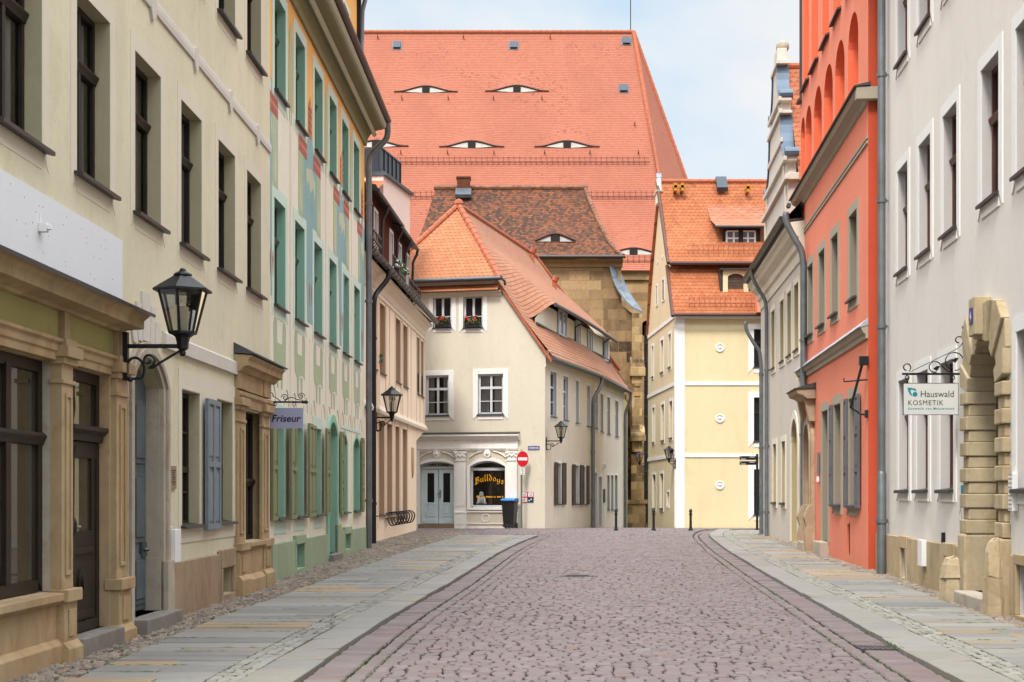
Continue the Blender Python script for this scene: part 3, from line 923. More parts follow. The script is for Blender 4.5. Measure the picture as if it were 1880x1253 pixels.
# iron covers in the road
def cover(name, x, y, r, label, round_=True):
    m = MB(); z = gz(y) + ROAD + 0.004
    if round_:
        m.lathe(x, y, [(r, z - 0.05), (r, z + 0.004), (r * 0.9, z + 0.006), (r * 0.88, z + 0.0), (r * 0.3, z + 0.003)], 24)
        for i in range(5): m.box(x - r * 0.6, x + r * 0.6, y - r * 0.6 + i * r * 0.3 - 0.012, y - r * 0.6 + i * r * 0.3 + 0.012, z, z + 0.009)
    else:
        m.box(x - r, x + r, y - r * 0.8, y + r * 0.8, z - 0.05, z - 0.01)
        for i in range(8):
            xx = x - r + 0.03 + i * (2 * r - 0.06) / 7
            m.box(xx - 0.016, xx + 0.016, y - r * 0.78, y + r * 0.78, z - 0.01, z + 0.012)
        m.box(x - r, x + r, y - r * 0.82, y - r * 0.74, z - 0.01, z + 0.014); m.box(x - r, x + r, y + r * 0.74, y + r * 0.82, z - 0.01, z + 0.014)
    solo(m, name, M['cast'], label, 'manhole cover' if round_ else 'drain grate', smooth=30)
cover('manhole_cover', (1060 - CX) * 25.6 / FPX, 25.6, 0.33, 'round iron manhole cover in the middle of the cobbled road')
cover('drain_grate', (1612 - CX) * 14.2 / FPX, 14.2, 0.2, 'rectangular iron drain grate beside the kerb on the white house side', False)
# ================================================================== cream house (left, near)
F = FA
r = root_for('cream_house', F, 'long pale cream house with golden stone shopfront, arched blue-grey door and dark windows', 'house')
sE = F.s_(495.5)                       # far end
sN = F.s_(-700)                        # near end, out of view
cols = [(None, 76.6), (147, 201.7), (255, 295), (336.5, 370), (407, 431.3), (458.6, 479)]
W1 = []
for (a, b) in cols:
    s1 = F.s_(b); s0 = s1 - 1.02 if a is None else F.s_(a)
    W1.append((s1 - 1.03, s1))
sp = W1[1][1] - W1[0][1]
W1 = [(W1[0][0] - sp * k, W1[0][1] - sp * k) for k in (2, 1)] + W1
holes = []
for (a, b) in W1:
    holes.append((a, b, 4.49, 6.21)); holes.append((a, b, 7.9, 9.6))
sA0, sA1 = F.s_(234), F.s_(293)
archd = (sA0, sA1, gz(16) + 0.13, 2.70, 2.99, 0.26)
tw = [(F.s_(332.5), F.s_(365.5), 1.13, 2.76), (F.s_(397), F.s_(426), 1.13, 2.76)]
sP = lambda px: F.s_(px, 0.05)
sQ = lambda px: F.s_(px, 0.11)
shopw = (sP(-36), sP(102), 0.66, 2.70, None, 0.3)
shopd = (sP(134), sP(202), gz(15) + 0.14, 2.70, None, 0.3)
ndw = (F.s_(451), F.s_(480), 0.83, 2.72, None, 0.24)
vent = (F.s_(404), F.s_(424.5), 0.17, 0.52, None, 0.3)
holes += [archd, tw[0], tw[1], (shopw[0], shopw[1], 0.66, 2.70, None, 0.3), (shopd[0], shopd[1], shopd[2], 2.70, None, 0.3), ndw, vent]
mb = MB(F)
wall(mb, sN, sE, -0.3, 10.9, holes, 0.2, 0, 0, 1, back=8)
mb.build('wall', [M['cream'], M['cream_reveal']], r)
mb = MB(F)                              # roof over the street wall
mb.poly([(sN, 0.5, 10.95), (sE, 0.5, 10.95), (sE, -4, 15), (sN, -4, 15)]); mb.poly([(sN, -8.4, 10.95), (sE, -8.4, 10.95), (sE, -4, 15), (sN, -4, 15)])
mb.poly([(sE, 0.5, 10.95), (sE, -8.4, 10.95), (sE, -4, 15)]); mb.prof([(0, 10.5), (0.3, 10.75), (0.5, 10.93), (0, 10.93)], sN, sE)
mb.build('roof', M['roof_g'], r)
for i, (a, b) in enumerate(W1):
    for zz in ((4.49, 6.21), (7.9, 9.6)):
        if i < 2 and zz[0] < 5: continue
        if zz[0] > 5 and i < 4: continue
        window(F, r, (a, b, zz[0], zz[1]), -0.15, M['darkwood'], M['glass_see'] if i < 5 else M['glass'], 1, (0.66,), (), 0.06, (0.17, 0.004, M['cream_trim']), (M['metal_dark'], 0.09, 0.09, 0.035), heavy=True,
               curtain=(M['curtain'], 0.0 if i in (2, 3) else 0.1, 0.3 if i == 2 else 0.16) if i < 5 else None)
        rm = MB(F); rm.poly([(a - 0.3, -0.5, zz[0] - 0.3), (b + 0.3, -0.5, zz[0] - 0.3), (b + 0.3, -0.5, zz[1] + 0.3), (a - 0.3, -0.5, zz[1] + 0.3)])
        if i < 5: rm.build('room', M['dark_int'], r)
# string course with notches under the upper windows
mb = MB(F)
mb.prof([(0, 6.84), (0.025, 6.84), (0.03, 6.90), (0.024, 6.97), (0.012, 7.0), (0, 7.0)], sN, sE)
for px in (278, 357.5, 421, 471):
    s = F.s_(px); mb.extr([(s - 0.1, 6.83), (s - 0.03, 6.72), (s + 0.1, 6.78), (s + 0.1, 7.02), (s + 0.04, 7.06), (s - 0.06, 7.0)], 0.0, 0.032)
mb.build('string_course', M['lilac_band'], r)
mb = MB(F)
s0, s1 = F.s_(297), F.s_(432)
mb.prof([(0, 3.17), (0.05, 3.17), (0.05, 3.33), (0.02, 3.36), (0, 3.36)], s0, s1)
mb.build('string_course', M['lilac_band'], r)
# tan plinth
mb = MB(F)
for (a, b) in ((F.s_(309.5), F.s_(397.6)), (F.s_(398), vent[0] - 0.1), (vent[1] + 0.1, F.s_(433))):
    mb.box(a, b, 0, 0.035, -0.2, 0.72 if a < F.s_(390) else 0.76)
mb.box(vent[0] - 0.1, vent[1] + 0.1, 0, 0.05, vent[3], 0.77); mb.box(vent[0] - 0.1, vent[1] + 0.1, 0, 0.05, -0.2, vent[2])
mb.box(vent[0] - 0.1, vent[0], 0, 0.05, vent[2], vent[3]); mb.box(vent[1], vent[1] + 0.1, 0, 0.05, vent[2], vent[3])
mb.poly([(vent[0], -0.29, vent[2]), (vent[1], -0.29, vent[2]), (vent[1], -0.29, vent[3]), (vent[0], -0.29, vent[3])])
mb.build('plinth', M['stone_tan'], r, bevel=0.012)
# twin windows with pale surround, and the folded blue-grey shutter between them
mb = MB(F)
a, b = F.s_(327), F.s_(432.5)
for (q0, q1, z0, z1) in ((a, b, 2.77, 3.0), (a, tw[0][0], 0.93, 2.77), (tw[0][1], tw[1][0], 0.93, 2.77), (tw[1][1], b, 0.93, 2.77), (tw[0][0], tw[0][1], 0.93, 1.12), (tw[1][0], tw[1][1], 0.93, 1.12)):
    mb.box(q0, q1, 0, 0.012, z0, z1)
mb.build('window_surround', M['cream_trim'], r)
for h in tw:
    window(F, r, h, -0.13, M['darkwood'], M['glass'], 1, (0.42,), (0.25, 0.7), 0.06, None, (M['metal_dark'], 0.06, 0.08, 0.03))
sa, sb_ = tw[0][1] + 0.1, tw[1][0] - 0.04
mid = (sa + sb_) / 2
shutter(F, r, sa, mid - 0.006, 1.06, 2.72, 0.05, M['bluedoor'], 2)
shutter(F, r, mid + 0.006, sb_, 1.06, 2.72, 0.035, M['bluedoor'], 2)
# arched blue-grey door with stone surround and fan of voussoirs
d = MB(F)
ol = outline(archd, 0.02)
d.extr([(p[0], p[1]) for p in ol], -0.24, -0.15)
for k in range(2):
    q0 = sA0 + 0.08 + k * (sA1 - sA0) / 2; q1 = q0 + (sA1 - sA0) / 2 - 0.16
    for (z0, z1) in ((0.3, 0.85), (0.98, 1.75), (1.85, 2.55)):
        d.box(q0, q1, -0.151, -0.135, z0, z1); d.box(q0 + 0.06, q1 - 0.06, -0.136, -0.12, z0 + 0.06, z1 - 0.06)
d.box((sA0 + sA1) / 2 - 0.05, (sA0 + sA1) / 2 + 0.05, -0.151, -0.11, 0.22, 2.6)
dd = d.build('arched_door', M['bluedoor_dark'], r, bevel=0.006)
k_ = MB(F); k_.box(sA1 - 0.28, sA1 - 0.1, -0.14, -0.115, 0.82, 0.98); k_.lathe(sA1 - 0.19, -0.1, [(0.03, 0.88), (0.045, 0.9), (0.03, 0.92)], 10)
k_.build('door_handle', M['zinc_dark'], dd)
mb = MB(F)
so = outline((sA0 - 0.16, sA1 + 0.26, 0.0, 2.70, 3.16)); si = outline((sA0, sA1, 0.0, 2.70, 2.99))
mb.ring(so, si, 0.0, 0.05)
so2 = outline((sA0 - 0.1, sA1 + 0.19, 0.0, 2.70, 3.1)); si2 = outline((sA0, sA1 + 0.1, 0.0, 2.70, 3.03))
mb.ring(so2, si2, 0.05, 0.08)
mb.box(sA1, sA1 + 0.3, 0.0, 0.10, 0.0, 0.76)
# inner jamb in stone, standing just proud of the plaster reveal
mb.box(sA1 - 0.012, sA1 - 0.001, -0.20, 0.0, 0.2, 2.7); mb.box(sA1 - 0.022, sA1 - 0.013, -0.20, 0.02, 0.2, 0.8)
mb.build('door_surround', M['stone_pale'], r, bevel=0.01)
mb = MB(F)
c = (sA0 + sA1) / 2 + 0.03
for i, (t0, t1, hh) in enumerate(((-0.62, -0.42, 0.28), (-0.40, -0.2, 0.40), (-0.18, 0.16, 0.52), (0.18, 0.38, 0.42), (0.40, 0.60, 0.30))):
    z0 = 3.17 - 0.2 * ((t0 + t1) / 2) ** 2
    mb.extr([(c + t0 * 0.8, z0), (c + t1 * 0.8, z0), (c + t1 * 0.98, z0 + hh), (c + t0 * 0.98, z0 + hh)], 0, 0.022)
mb.build('voussoir_fan', M['lilac_band'], r)
mb = MB(F); mb.box(sA0 - 0.02, F.s_(301), -0.26, 0.22, -0.15, gz(16) + 0.13)
mb.build('door_step', M['zinc_dark'] if False else simple('grey_step_stone', C(132, 124, 116), 0.8, var=0.2, bump=0.3), r, bevel=0.012)
STEP = bpy.data.materials['grey_step_stone']
# stone shopfront
def pilaster(mb, s0, s1, n, zb, zt, zc, ped=True):
    """panelled pilaster on a pedestal, with a capital"""
    mb.box(s0, s1, 0.0, n, zb, zc)
    e = 0.055
    w = (s1 - s0)
    mb.box(s0 + w * 0.25, s0 + w * 0.32, n, n + 0.018, zb + 0.12, zc - 0.28); mb.box(s1 - w * 0.32, s1 - w * 0.25, n, n + 0.018, zb + 0.12, zc - 0.28)
    mb.box(s0 + w * 0.32, s1 - w * 0.32, n, n + 0.018, zc - 0.32, zc - 0.28); mb.box(s0 + w * 0.32, s1 - w * 0.32, n, n + 0.018, zb + 0.12, zb + 0.16)
    mb.box(s0 - 0.02, s1 + 0.02, 0, n + 0.02, zc - 0.2, zc - 0.16)
    mb.box(s0 - 0.03, s1 + 0.03, 0, n + 0.035, zc - 0.03, zc + 0.03)
    mb.box(s0 - e, s1 + e, 0, n + 0.075, zc + 0.03, zt)
    if ped:
        mb.box(s0 - 0.05, s1 + 0.05, 0, n + 0.07, zb - 0.11, zb)
        mb.box(s0 - 0.02, s1 + 0.02, 0, n + 0.03, zb - 0.48, zb - 0.11)
        mb.box(s0 + w * 0.25, s1 - w * 0.25, n + 0.03, n + 0.045, zb - 0.42, zb - 0.18)
        mb.box(s0 - 0.06, s1 + 0.06, 0, n + 0.085, -0.2, zb - 0.52)
        mb.prof([(0, zb - 0.52), (n + 0.085, zb - 0.52), (n + 0.03, zb - 0.46), (0, zb - 0.46)], s0 - 0.05, s1 + 0.05)
P_w = 0.27
pil = [(sQ(-36) - 0.36, sQ(-36)), (sQ(114), sQ(134.5)), (sQ(214.5), sQ(234))]
mb = MB(F)
ZB = 0.68
for (a, b) in pil:
    pilaster(mb, a, b, 0.11, ZB, 2.82, 2.69)
s0, s1 = pil[0][0] - 2.2, pil[-1][1] + 0.02
# reveals of the shop openings in stone
for h, m_ in ((shopw, M['stone_pale']), (shopd, M['stone_gold'])):
    jb = MB(F); jb.box(h[1] - 0.006, h[1] + 0.13, -0.2, 0.05, h[2] if h is shopd else 0.665, h[3]); jb.build('stone_jamb', m_, r, bevel=0.006)
    jb = MB(F); jb.box(h[0] - 0.12, h[0] + 0.006, -0.2, 0.05, h[2], h[3]); jb.build('stone_jamb', m_, r, bevel=0.006)
    mb.box(h[0], h[1], -0.2, 0.0, h[3] - 0.016, h[3] - 0.004)
# architrave and frieze with posts, deep cornice
mb.prof([(0, 2.69), (0.07, 2.69), (0.07, 2.76), (0.09, 2.77), (0.09, 2.83), (0.12, 2.85), (0.12, 2.88), (0.0, 2.89)], s0, s1)
for (a, b) in pil:
    mb.box(a, b, 0, 0.15, 2.82, 2.885)
    mb.box(a + 0.08, b - 0.08, 0, 0.11, 2.89, 3.13)
mb.prof([(0, 3.13), (0.11, 3.13), (0.13, 3.155), (0.22, 3.165), (0.31, 3.17), (0.31, 3.25), (0.34, 3.275), (0.38, 3.31), (0, 3.36)], s0, s1 - 0.12)
mb.box(s0, shopw[1], 0, 0.07, 0.2, 0.56); mb.prof([(0, -0.2), (0.13, -0.2), (0.13, 0.2), (0.08, 0.25), (0, 0.25)], s0, shopw[1])
mb.prof([(-0.2, 0.55), (0.1, 0.55), (0.15, 0.59), (0.15, 0.655), (-0.2, 0.665)], s0, shopw[1] + 0.03)
mb.build('shopfront', M['stone_gold'], r, bevel=0.008)
mb = MB(F)
mb.prof([(0, 3.362), (0.40, 3.315), (0.41, 3.29), (0.42, 3.32), (0.02, 3.42), (0, 3.42)], s0, s1 - 0.09)
mb.build('cornice_flashing', M['zinc_dark'], r)
M['frieze'] = plaster('olive_frieze', C(178, 170, 112), 0.08, 0.1)
for (a, b) in ((pil[0][1] - 0.08, pil[1][0] + 0.08), (pil[1][1] - 0.08, pil[2][0] + 0.08), (s0, pil[0][0] + 0.08)):
    mb = MB(F); mb.box(a, b, 0.004, 0.05, 2.89, 3.13); mb.build('frieze_panel', M['frieze'], r)
window(F, r, (shopw[0] + 0.02, shopw[1] - 0.02, shopw[2] + 0.01, shopw[3] - 0.02), -0.06, M['darkwood'], M['glass_shop'], 1, (0.66,), (), 0.1, name='shop_window', heavy=True)
# dark panelled shop door with glass and a carved transom
d0, d1, dz0, dz1 = shopd[0] + 0.02, shopd[1] - 0.02, shopd[2], shopd[3] - 0.02
mb = MB(F); n = -0.05
zt = 2.06
mb.box(d0, d0 + 0.09, n - 0.05, n, dz0, dz1); mb.box(d1 - 0.09, d1, n - 0.05, n, dz0, dz1); mb.box(d0 + 0.09, d1 - 0.09, n - 0.05, n, dz1 - 0.1, dz1)
mb.prof([(n - 0.05, zt - 0.05), (n + 0.04, zt - 0.04), (n + 0.05, zt + 0.02), (n + 0.10, zt + 0.06), (n + 0.10, zt + 0.1), (n - 0.05, zt + 0.12)], d0 + 0.02, d1 - 0.02)
mb.box(d0 + 0.09, d1 - 0.09, n - 0.05, n - 0.01, dz0, dz0 + 0.95); mb.box(d0 + 0.09, d1 - 0.09, n - 0.05, n - 0.005, zt - 0.2, zt - 0.05)
mb.box(d0 + 0.09, d0 + 0.22, n - 0.05, n - 0.01, dz0 + 0.95, zt - 0.2); mb.box(d1 - 0.22, d1 - 0.09, n - 0.05, n - 0.01, dz0 + 0.95, zt - 0.2)
mb.box(d0 + 0.2, d1 - 0.2, n - 0.012, n + 0.012, dz0 + 0.12, dz0 + 0.2); mb.box(d0 + 0.16, d1 - 0.16, n - 0.012, n + 0.03, dz0, dz0 + 0.1)
mb.box(d0 + 0.2, d1 - 0.2, n - 0.012, n + 0.016, dz0 + 0.74, dz0 + 0.8)
mb.lathe((d0 + d1) / 2, n + 0.0, [(0.001, dz0 + 0.44), (0.03, dz0 + 0.45)], 12)
q = [((d0 + d1) / 2 + 0.11 * math.cos(2 * PI * i / 18), dz0 + 0.47 + 0.13 * math.sin(2 * PI * i / 18)) for i in range(18)]
mb.extr(q, n - 0.012, n + 0.012); mb.extr([((p[0] - (d0 + d1) / 2) * 0.5 + (d0 + d1) / 2, (p[1] - dz0 - 0.47) * 0.5 + dz0 + 0.47) for p in q], n + 0.01, n + 0.035)
mb.tube([((d0 + d1) / 2, n + 0.03, dz0 + 0.1), ((d0 + d1) / 2, n + 0.03, dz0 + 0.11)], 0.01)
mb.lathe(d0 + 0.06, n + 0.06, [(0.035, dz0 + 0.5), (0.02, dz0 + 0.9), (0.05, dz0 + 0.98), (0.05, dz0 + 1.04), (0.025, dz0 + 1.1), (0.03, zt - 0.2), (0.05, zt - 0.1)], 10)
mb.tube(curve3([(d0 + 0.06, n + 0.05, zt + 0.1), (d0 + 0.12, n + 0.05, zt + 0.25), (d0 + 0.07, n + 0.06, zt + 0.4), (d0 + 0.13, n + 0.05, zt + 0.55), (d0 + 0.08, n + 0.05, dz1 - 0.1)]), 0.028)
dd = mb.build('shop_door', M['darkwood'], r, bevel=0.005)
gm = MB(F); gm.poly([(d0 + 0.2, n - 0.03, dz0 + 0.94), (d1 - 0.2, n - 0.03, dz0 + 0.94), (d1 - 0.2, n - 0.03, zt - 0.18), (d0 + 0.2, n - 0.03, zt - 0.18)])
gm.poly([(d0 + 0.08, n - 0.03, zt + 0.1), (d1 - 0.08, n - 0.03, zt + 0.1), (d1 - 0.08, n - 0.03, dz1 - 0.08), (d0 + 0.08, n - 0.03, dz1 - 0.08)])
gm.build('pane', M['glass_shop'], dd)
hm = MB(F); hm.tube([(d0 + 0.16, n, dz0 + 1.0), (d0 + 0.16, n + 0.06, dz0 + 1.0), (d0 + 0.30, n + 0.065, dz0 + 1.0)], 0.012)
hm.build('handle', M['steel'], dd, smooth=40)
mb = MB(F); mb.box(pil[1][1] + 0.03, pil[2][0] - 0.03, -0.28, 0.2, -0.15, shopd[2])
mb.build('door_step', STEP, r, bevel=0.012)
# narrow stone doorcase with its own roof at the far end
mb = MB(F)
pA, pB = (F.s_(437, 0.05), F.s_(450.5, 0.05)), (F.s_(482, 0.05), F.s_(494.5, 0.05))
for (a, b) in (pA, pB):
    pilaster(mb, a, b, 0.05, 0.83, 2.86, 2.72)
e0, e1 = pA[0] - 0.01, sE - 0.01
mb.prof([(0, 2.74), (0.05, 2.74), (0.06, 2.86), (0.09, 2.9), (0.09, 2.95), (0, 2.98)], e0, e1)
mb.box(pA[0], pA[1], 0, 0.08, 2.98, 3.22); mb.box(pB[0], pB[1], 0, 0.08, 2.98, 3.22); mb.box(pA[1], pB[0], 0, 0.06, 2.98, 3.22)
mb.prof([(0, 3.22), (0.09, 3.22), (0.13, 3.28), (0.2, 3.3), (0.2, 3.38), (0.25, 3.44), (0, 3.46)], e0 - 0.03, e1)
mb.box(ndw[1] - 0.016, ndw[1] - 0.003, -0.22, 0.0, 0.83, 2.72)
mb.prof([(-0.2, 0.72), (0.08, 0.72), (0.12, 0.76), (0.12, 0.82), (-0.2, 0.83)], pA[1] - 0.02, pB[0] + 0.02)
mb.box(pA[1] + 0.05, pB[0] - 0.05, 0, 0.06, -0.2, 0.72)
mb.prof([(0, -0.2), (0.12, -0.2), (0.12, 0.28), (0.06, 0.36), (0, 0.36)], pA[1] + 0.09, pB[0] - 0.09)
mb.build('doorcase', M['stone_gold'], r, bevel=0.006)
mb = MB(F); mb.prof([(0, 3.47), (0.27, 3.455), (0.29, 3.47), (0.0, 3.62)], e0 - 0.05, e1 + 0.02)
mb.build('doorcase_roof', M['zinc_dark'], r)
window(F, r, ndw[:4], -0.13, M['darkwood'], M['glass'], 0, (0.45,), (), 0.08, heavy=True)

# things fixed to the cream wall
mb = MB(F); a, b = F.s_(-70), F.s_(219.6)
mb.box(a, b, 0.004, 0.03, 3.50, 4.10)
for _ in range(26):
    x = random.uniform(F.s_(0), F.s_(205)); z = random.choice((3.58, 3.68, 3.78, 3.9, 4.0)) + J(0.03)
    mb.box(x - 0.004, x + 0.004, 0.03, 0.032, z - 0.006, z + 0.006, 1)
solo(mb, 'sign_board', [M['board'], M['greige_dark']], 'blank white sign board with screw holes above the stone shopfront', 'sign board')
mb = MB(F); s = F.s_(66); z = F.z_(66, 418)
mb.box(s - 0.035, s + 0.035, 0.03, 0.1, z - 0.04, z + 0.04); mb.lathe(s, 0.11, [(0.028, z - 0.02), (0.028, z + 0.02)], 10); mb.box(s - 0.006, s + 0.006, 0.03, 0.04, z + 0.04, z + 0.12)
solo(mb, 'wall_spotlight', M['whitesign'], 'tiny grey cable box fixed on the blank white sign board', 'spotlight', bevel=0.004)
mb = MB(F); a, b = F.s_(310), F.s_(321)
z0, z1 = F.z_(315, 898), F.z_(315, 856)
mb.box(a, b, 0.002, 0.02, z0, z1)
for i in range(7):
    w = (0.8, 0.5, 0.45, 0.6, 0.35, 0.7, 0.4)[i]; c = (a + b) / 2; zz = z1 - 0.05 - i * (z1 - z0 - 0.08) / 7
    mb.box(c - (b - a) * w * 0.42, c + (b - a) * w * 0.42, 0.02, 0.022, zz - 0.008, zz + 0.004, 1)
solo(mb, 'plaque', [simple('bronze_plaque', C(150, 128, 108), 0.5, 0.2), M['darkwood']], 'small brown lettered plaque beside the arched blue door', 'plaque')
mb = MB(F); a, b = F.s_(312.5, 0.05), F.s_(323, 0.05)
mb.box(a, b, 0.037, 0.11, F.z_(318, 1031), F.z_(318, 971)); mb.box(a - 0.05, a - 0.004, 0.037, 0.06, F.z_(318, 1030), F.z_(318, 1009), 1)
mb.tube([(a + 0.02, 0.03, F.z_(318, 971)), (a + 0.02, 0.06, F.z_(318, 966))], 0.015)
solo(mb, 'meter_box', [M['whitesign'], M['orange_box']], 'slim white box with an orange block above the tan plinth', 'meter box', bevel=0.006)

# ================================================================== green house
F = FB
r = root_for('green_house', F, 'painted house with mint window reveals, apricot top storey and teal murals', 'house')
s0, s1 = F.s_(496) - 0.02, F.s_(669)
b0, b1 = sE + (F.p - FA.p).dot(F.d) * -1 if False else s0, s1
cl3 = [(505.7, 524), (543, 559.6), (577.5, 592), (605, 617.7), (629, 639.3), (649.7, 659.3)]
cl2 = [(504, 523.6), (541, 558.9), (576, 591.5), (603, 617.6), (628, 640.5), (650, 660.3)]
ht, hm_, hg = [], [], []
for (a, b) in cl3: ht.append((F.s_(b) - 1.02, F.s_(b), 8.09, 9.68))
for (a, b) in cl2: hm_.append((F.s_(b) - 1.04, F.s_(b), 4.59, 6.34))
for (a, b) in ((505, 522.6), (541, 556.5), (576, 589.5)): hg.append((F.s_(a), F.s_(b), 1.1, 2.77))
gd = (F.s_(600), F.s_(615), gz(31) + 0.12, 2.72, 2.98, 0.4)
for (a, b) in ((626.5, 636.5), (644.5, 660)): hg.append((F.s_(b) - 0.95, F.s_(b), 1.1, 2.62, 2.8))
hg[3] = (F.s_(637) - 0.9, F.s_(637), 1.1, 2.62, 2.8); hg[4] = (F.s_(659.5) - 1.05, F.s_(659.5), 1.1, 2.62, 2.8)
cv = [(F.s_(539.5), F.s_(554), gz(27) + 0.05, 0.62, None, 0.25), (F.s_(630), F.s_(640), gz(33) + 0.12, 0.62, None, 0.25)]
mb = MB(F)
wall(mb, s0, s1, -0.2, 10.3, ht + hm_ + hg + [gd] + cv, 0.26, 0, 0, 1, back=9, split=([0.69, 8.15], lambda s, z: 2 if z > 8.15 else (3 if z < 0.69 else 0)))
mb.build('wall', [M['greenwall'], M['mint'], M['orange_r'], M['greenplinth']], r)
mb = MB(F)
for (a, b) in ((s0, cv[0][0] - 0.12), (cv[0][1] + 0.12, gd[0] - 0.05), (gd[1] + 0.02, cv[1][0] - 0.12), (cv[1][1] + 0.12, s1)):
    mb.box(a, b, 0, 0.05, -0.2, 0.70)
for h in cv:
    mb.box(h[0] - 0.12, h[1] + 0.12, 0, 0.07, 0.62, 0.78); mb.box(h[0] - 0.12, h[0], 0, 0.06, -0.1, 0.62); mb.box(h[1], h[1] + 0.12, 0, 0.06, -0.1, 0.62); mb.box(h[0], h[1], 0, 0.06, -0.1, h[2])
    mb.poly([(h[0], -0.24, h[2]), (h[1], -0.24, h[2]), (h[1], -0.24, h[3]), (h[0], -0.24, h[3])])
mb.box(gd[1], gd[1] + 0.55, 0, 0.07, -0.1, 0.86)
mb.build('plinth', M['greenplinth'], r, bevel=0.01)
for h in ht + hm_:
    window(F, r, h, -0.14, M['mint'] if False else simple('dark_green_window_paint', C(66, 84, 62), 0.5) if 'dark_green_window_paint' not in bpy.data.materials else bpy.data.materials['dark_green_window_paint'], M['glass'], 1, (0.66,), (), 0.06, (0.2, 0.006, M['mint_pale']), (M['metal_dark'], 0.05, 0.08, 0.03), heavy=True)
DG = bpy.data.materials['dark_green_window_paint']
for i, h in enumerate(hg):
    window(F, r, h, -0.17, DG, M['glass'], 1, (0.6,), (), 0.06, (0.1, 0.012, M['mint_pale'] if i < 3 else M['mint'], 'nobase') if i > 2 else None, (M['metal_dark'], 0.06, 0.1, 0.03), heavy=True)
for h in hg[:3]:
    mb = MB(F); mb.box(h[0] - 0.14, h[1] + 0.14, 0.0, 0.01, h[3], h[3] + 0.22); mb.build('window_head', M['mint_pale'], r)
    mb = MB(F); mb.box(h[0] - 0.1, h[1] + 0.1, 0.0, 0.01, h[2] - 0.25, h[2] - 0.06); mb.build('window_apron', M['mint_pale'], r)
mb = MB(F); mb.box(hg[3][0] - 0.2, hg[4][1] + 0.2, 0.0, 0.012, 2.93, 3.0); mb.build('window_head', M['mint_pale'], r)
g3 = hg
dW = 0.46
for i, h in enumerate(hg[:3]):
    nxt = h[1] + 0.03
    shutter(F, r, h[0] - 0.03 - dW, h[0] - 0.03, 1.08, 2.8, 0.02, M['shutter'], 2)
    shutter(F, r, nxt, nxt + dW, 1.08, 2.8, 0.075, M['shutter'], 2)
shutter(F, r, hg[3][0] - 0.45, hg[3][0] - 0.04, 1.08, 2.84, 0.03, M['shutter'], 3)
shutter(F, r, hg[4][1] + 0.1, hg[4][1] + 0.5, 1.08, 2.84, 0.03, M['shutter'], 3)
d = MB(F)
d.extr(outline(gd, 0.02), -0.4, -0.34)
d.box(gd[0] + 0.12, gd[1] - 0.12, -0.341, -0.32, 0.5, 1.3); d.box(gd[0] + 0.12, gd[1] - 0.12, -0.341, -0.32, 1.45, 2.4)
dd = d.build('arched_door', DG, r, bevel=0.008)
hmb = MB(F); hmb.ball(gd[0] + 0.14, -0.29, 1.2, 0.035); hmb.build('door_handle', M['steel'], dd)
mb = MB(F)
mb.ring(outline((gd[0] - 0.16, gd[1] + 0.16, 0.2, 2.72, 3.14)), outline((gd[0], gd[1], 0.2, 2.72, 2.98)), 0.0, 0.06)
mb.build('door_surround', M['mint'], r, bevel=0.006)
mb = MB(F); mb.box(gd[0] - 0.1, gd[1] + 0.1, -0.4, 0.16, -0.1, gz(31) + 0.12); mb.build('door_step', STEP, r, bevel=0.01)
# lesenes: thin vertical grooved strips between the windows
for i in range(len(hm_) - 1):
    mb = MB(F); c = (hm_[i][1] + hm_[i + 1][0]) / 2
    if i in (0, 2, 4): mb.box(c - 0.05, c - 0.02, 0, 0.008, 0.72, 8.1); mb.box(c + 0.02, c + 0.05, 0, 0.008, 0.72, 8.1)
    else: mb.box(c - 0.015, c + 0.015, 0, 0.006, 0.72, 4.4)
    mb.build('pilaster_strip', M['greenwall'], r)
# murals, flat on the wall
class Mural:
    """each painted figure becomes its own flat piece of the wall"""
    def __init__(s, nm, mat): s.nm, s.mat = nm, mat
    def draw(s, fn):
        m = MB(F); fn(m); return m.build(s.nm, s.mat, r)
def lozenges(m, lst):
    for (xx, zz) in lst: m.extr([(xx - 0.055, zz), (xx, zz - 0.05), (xx + 0.055, zz), (xx, zz + 0.05)], 0.006, 0.011)
MT, MG, MP, MR, ML = Mural('mural_panel', M['teal']), Mural('mural_strip', M['sage']), Mural('mural_detail', M['sage_pale']), Mural('mural_band', M['brickred']), Mural('mural_lozenges', plaster('pink_mural_paint', C(214, 150, 132), 0.1, 0.1))
ws_ = F.s_(581) - F.s_(556)
panels = [(s0 + 0.02, hm_[0][0] - 0.16, 'L'), (F.s_(556), F.s_(581), 'C'), (F.s_(618), F.s_(635), 'C'), (F.s_(660.5), s1 - 0.02, 'R')]
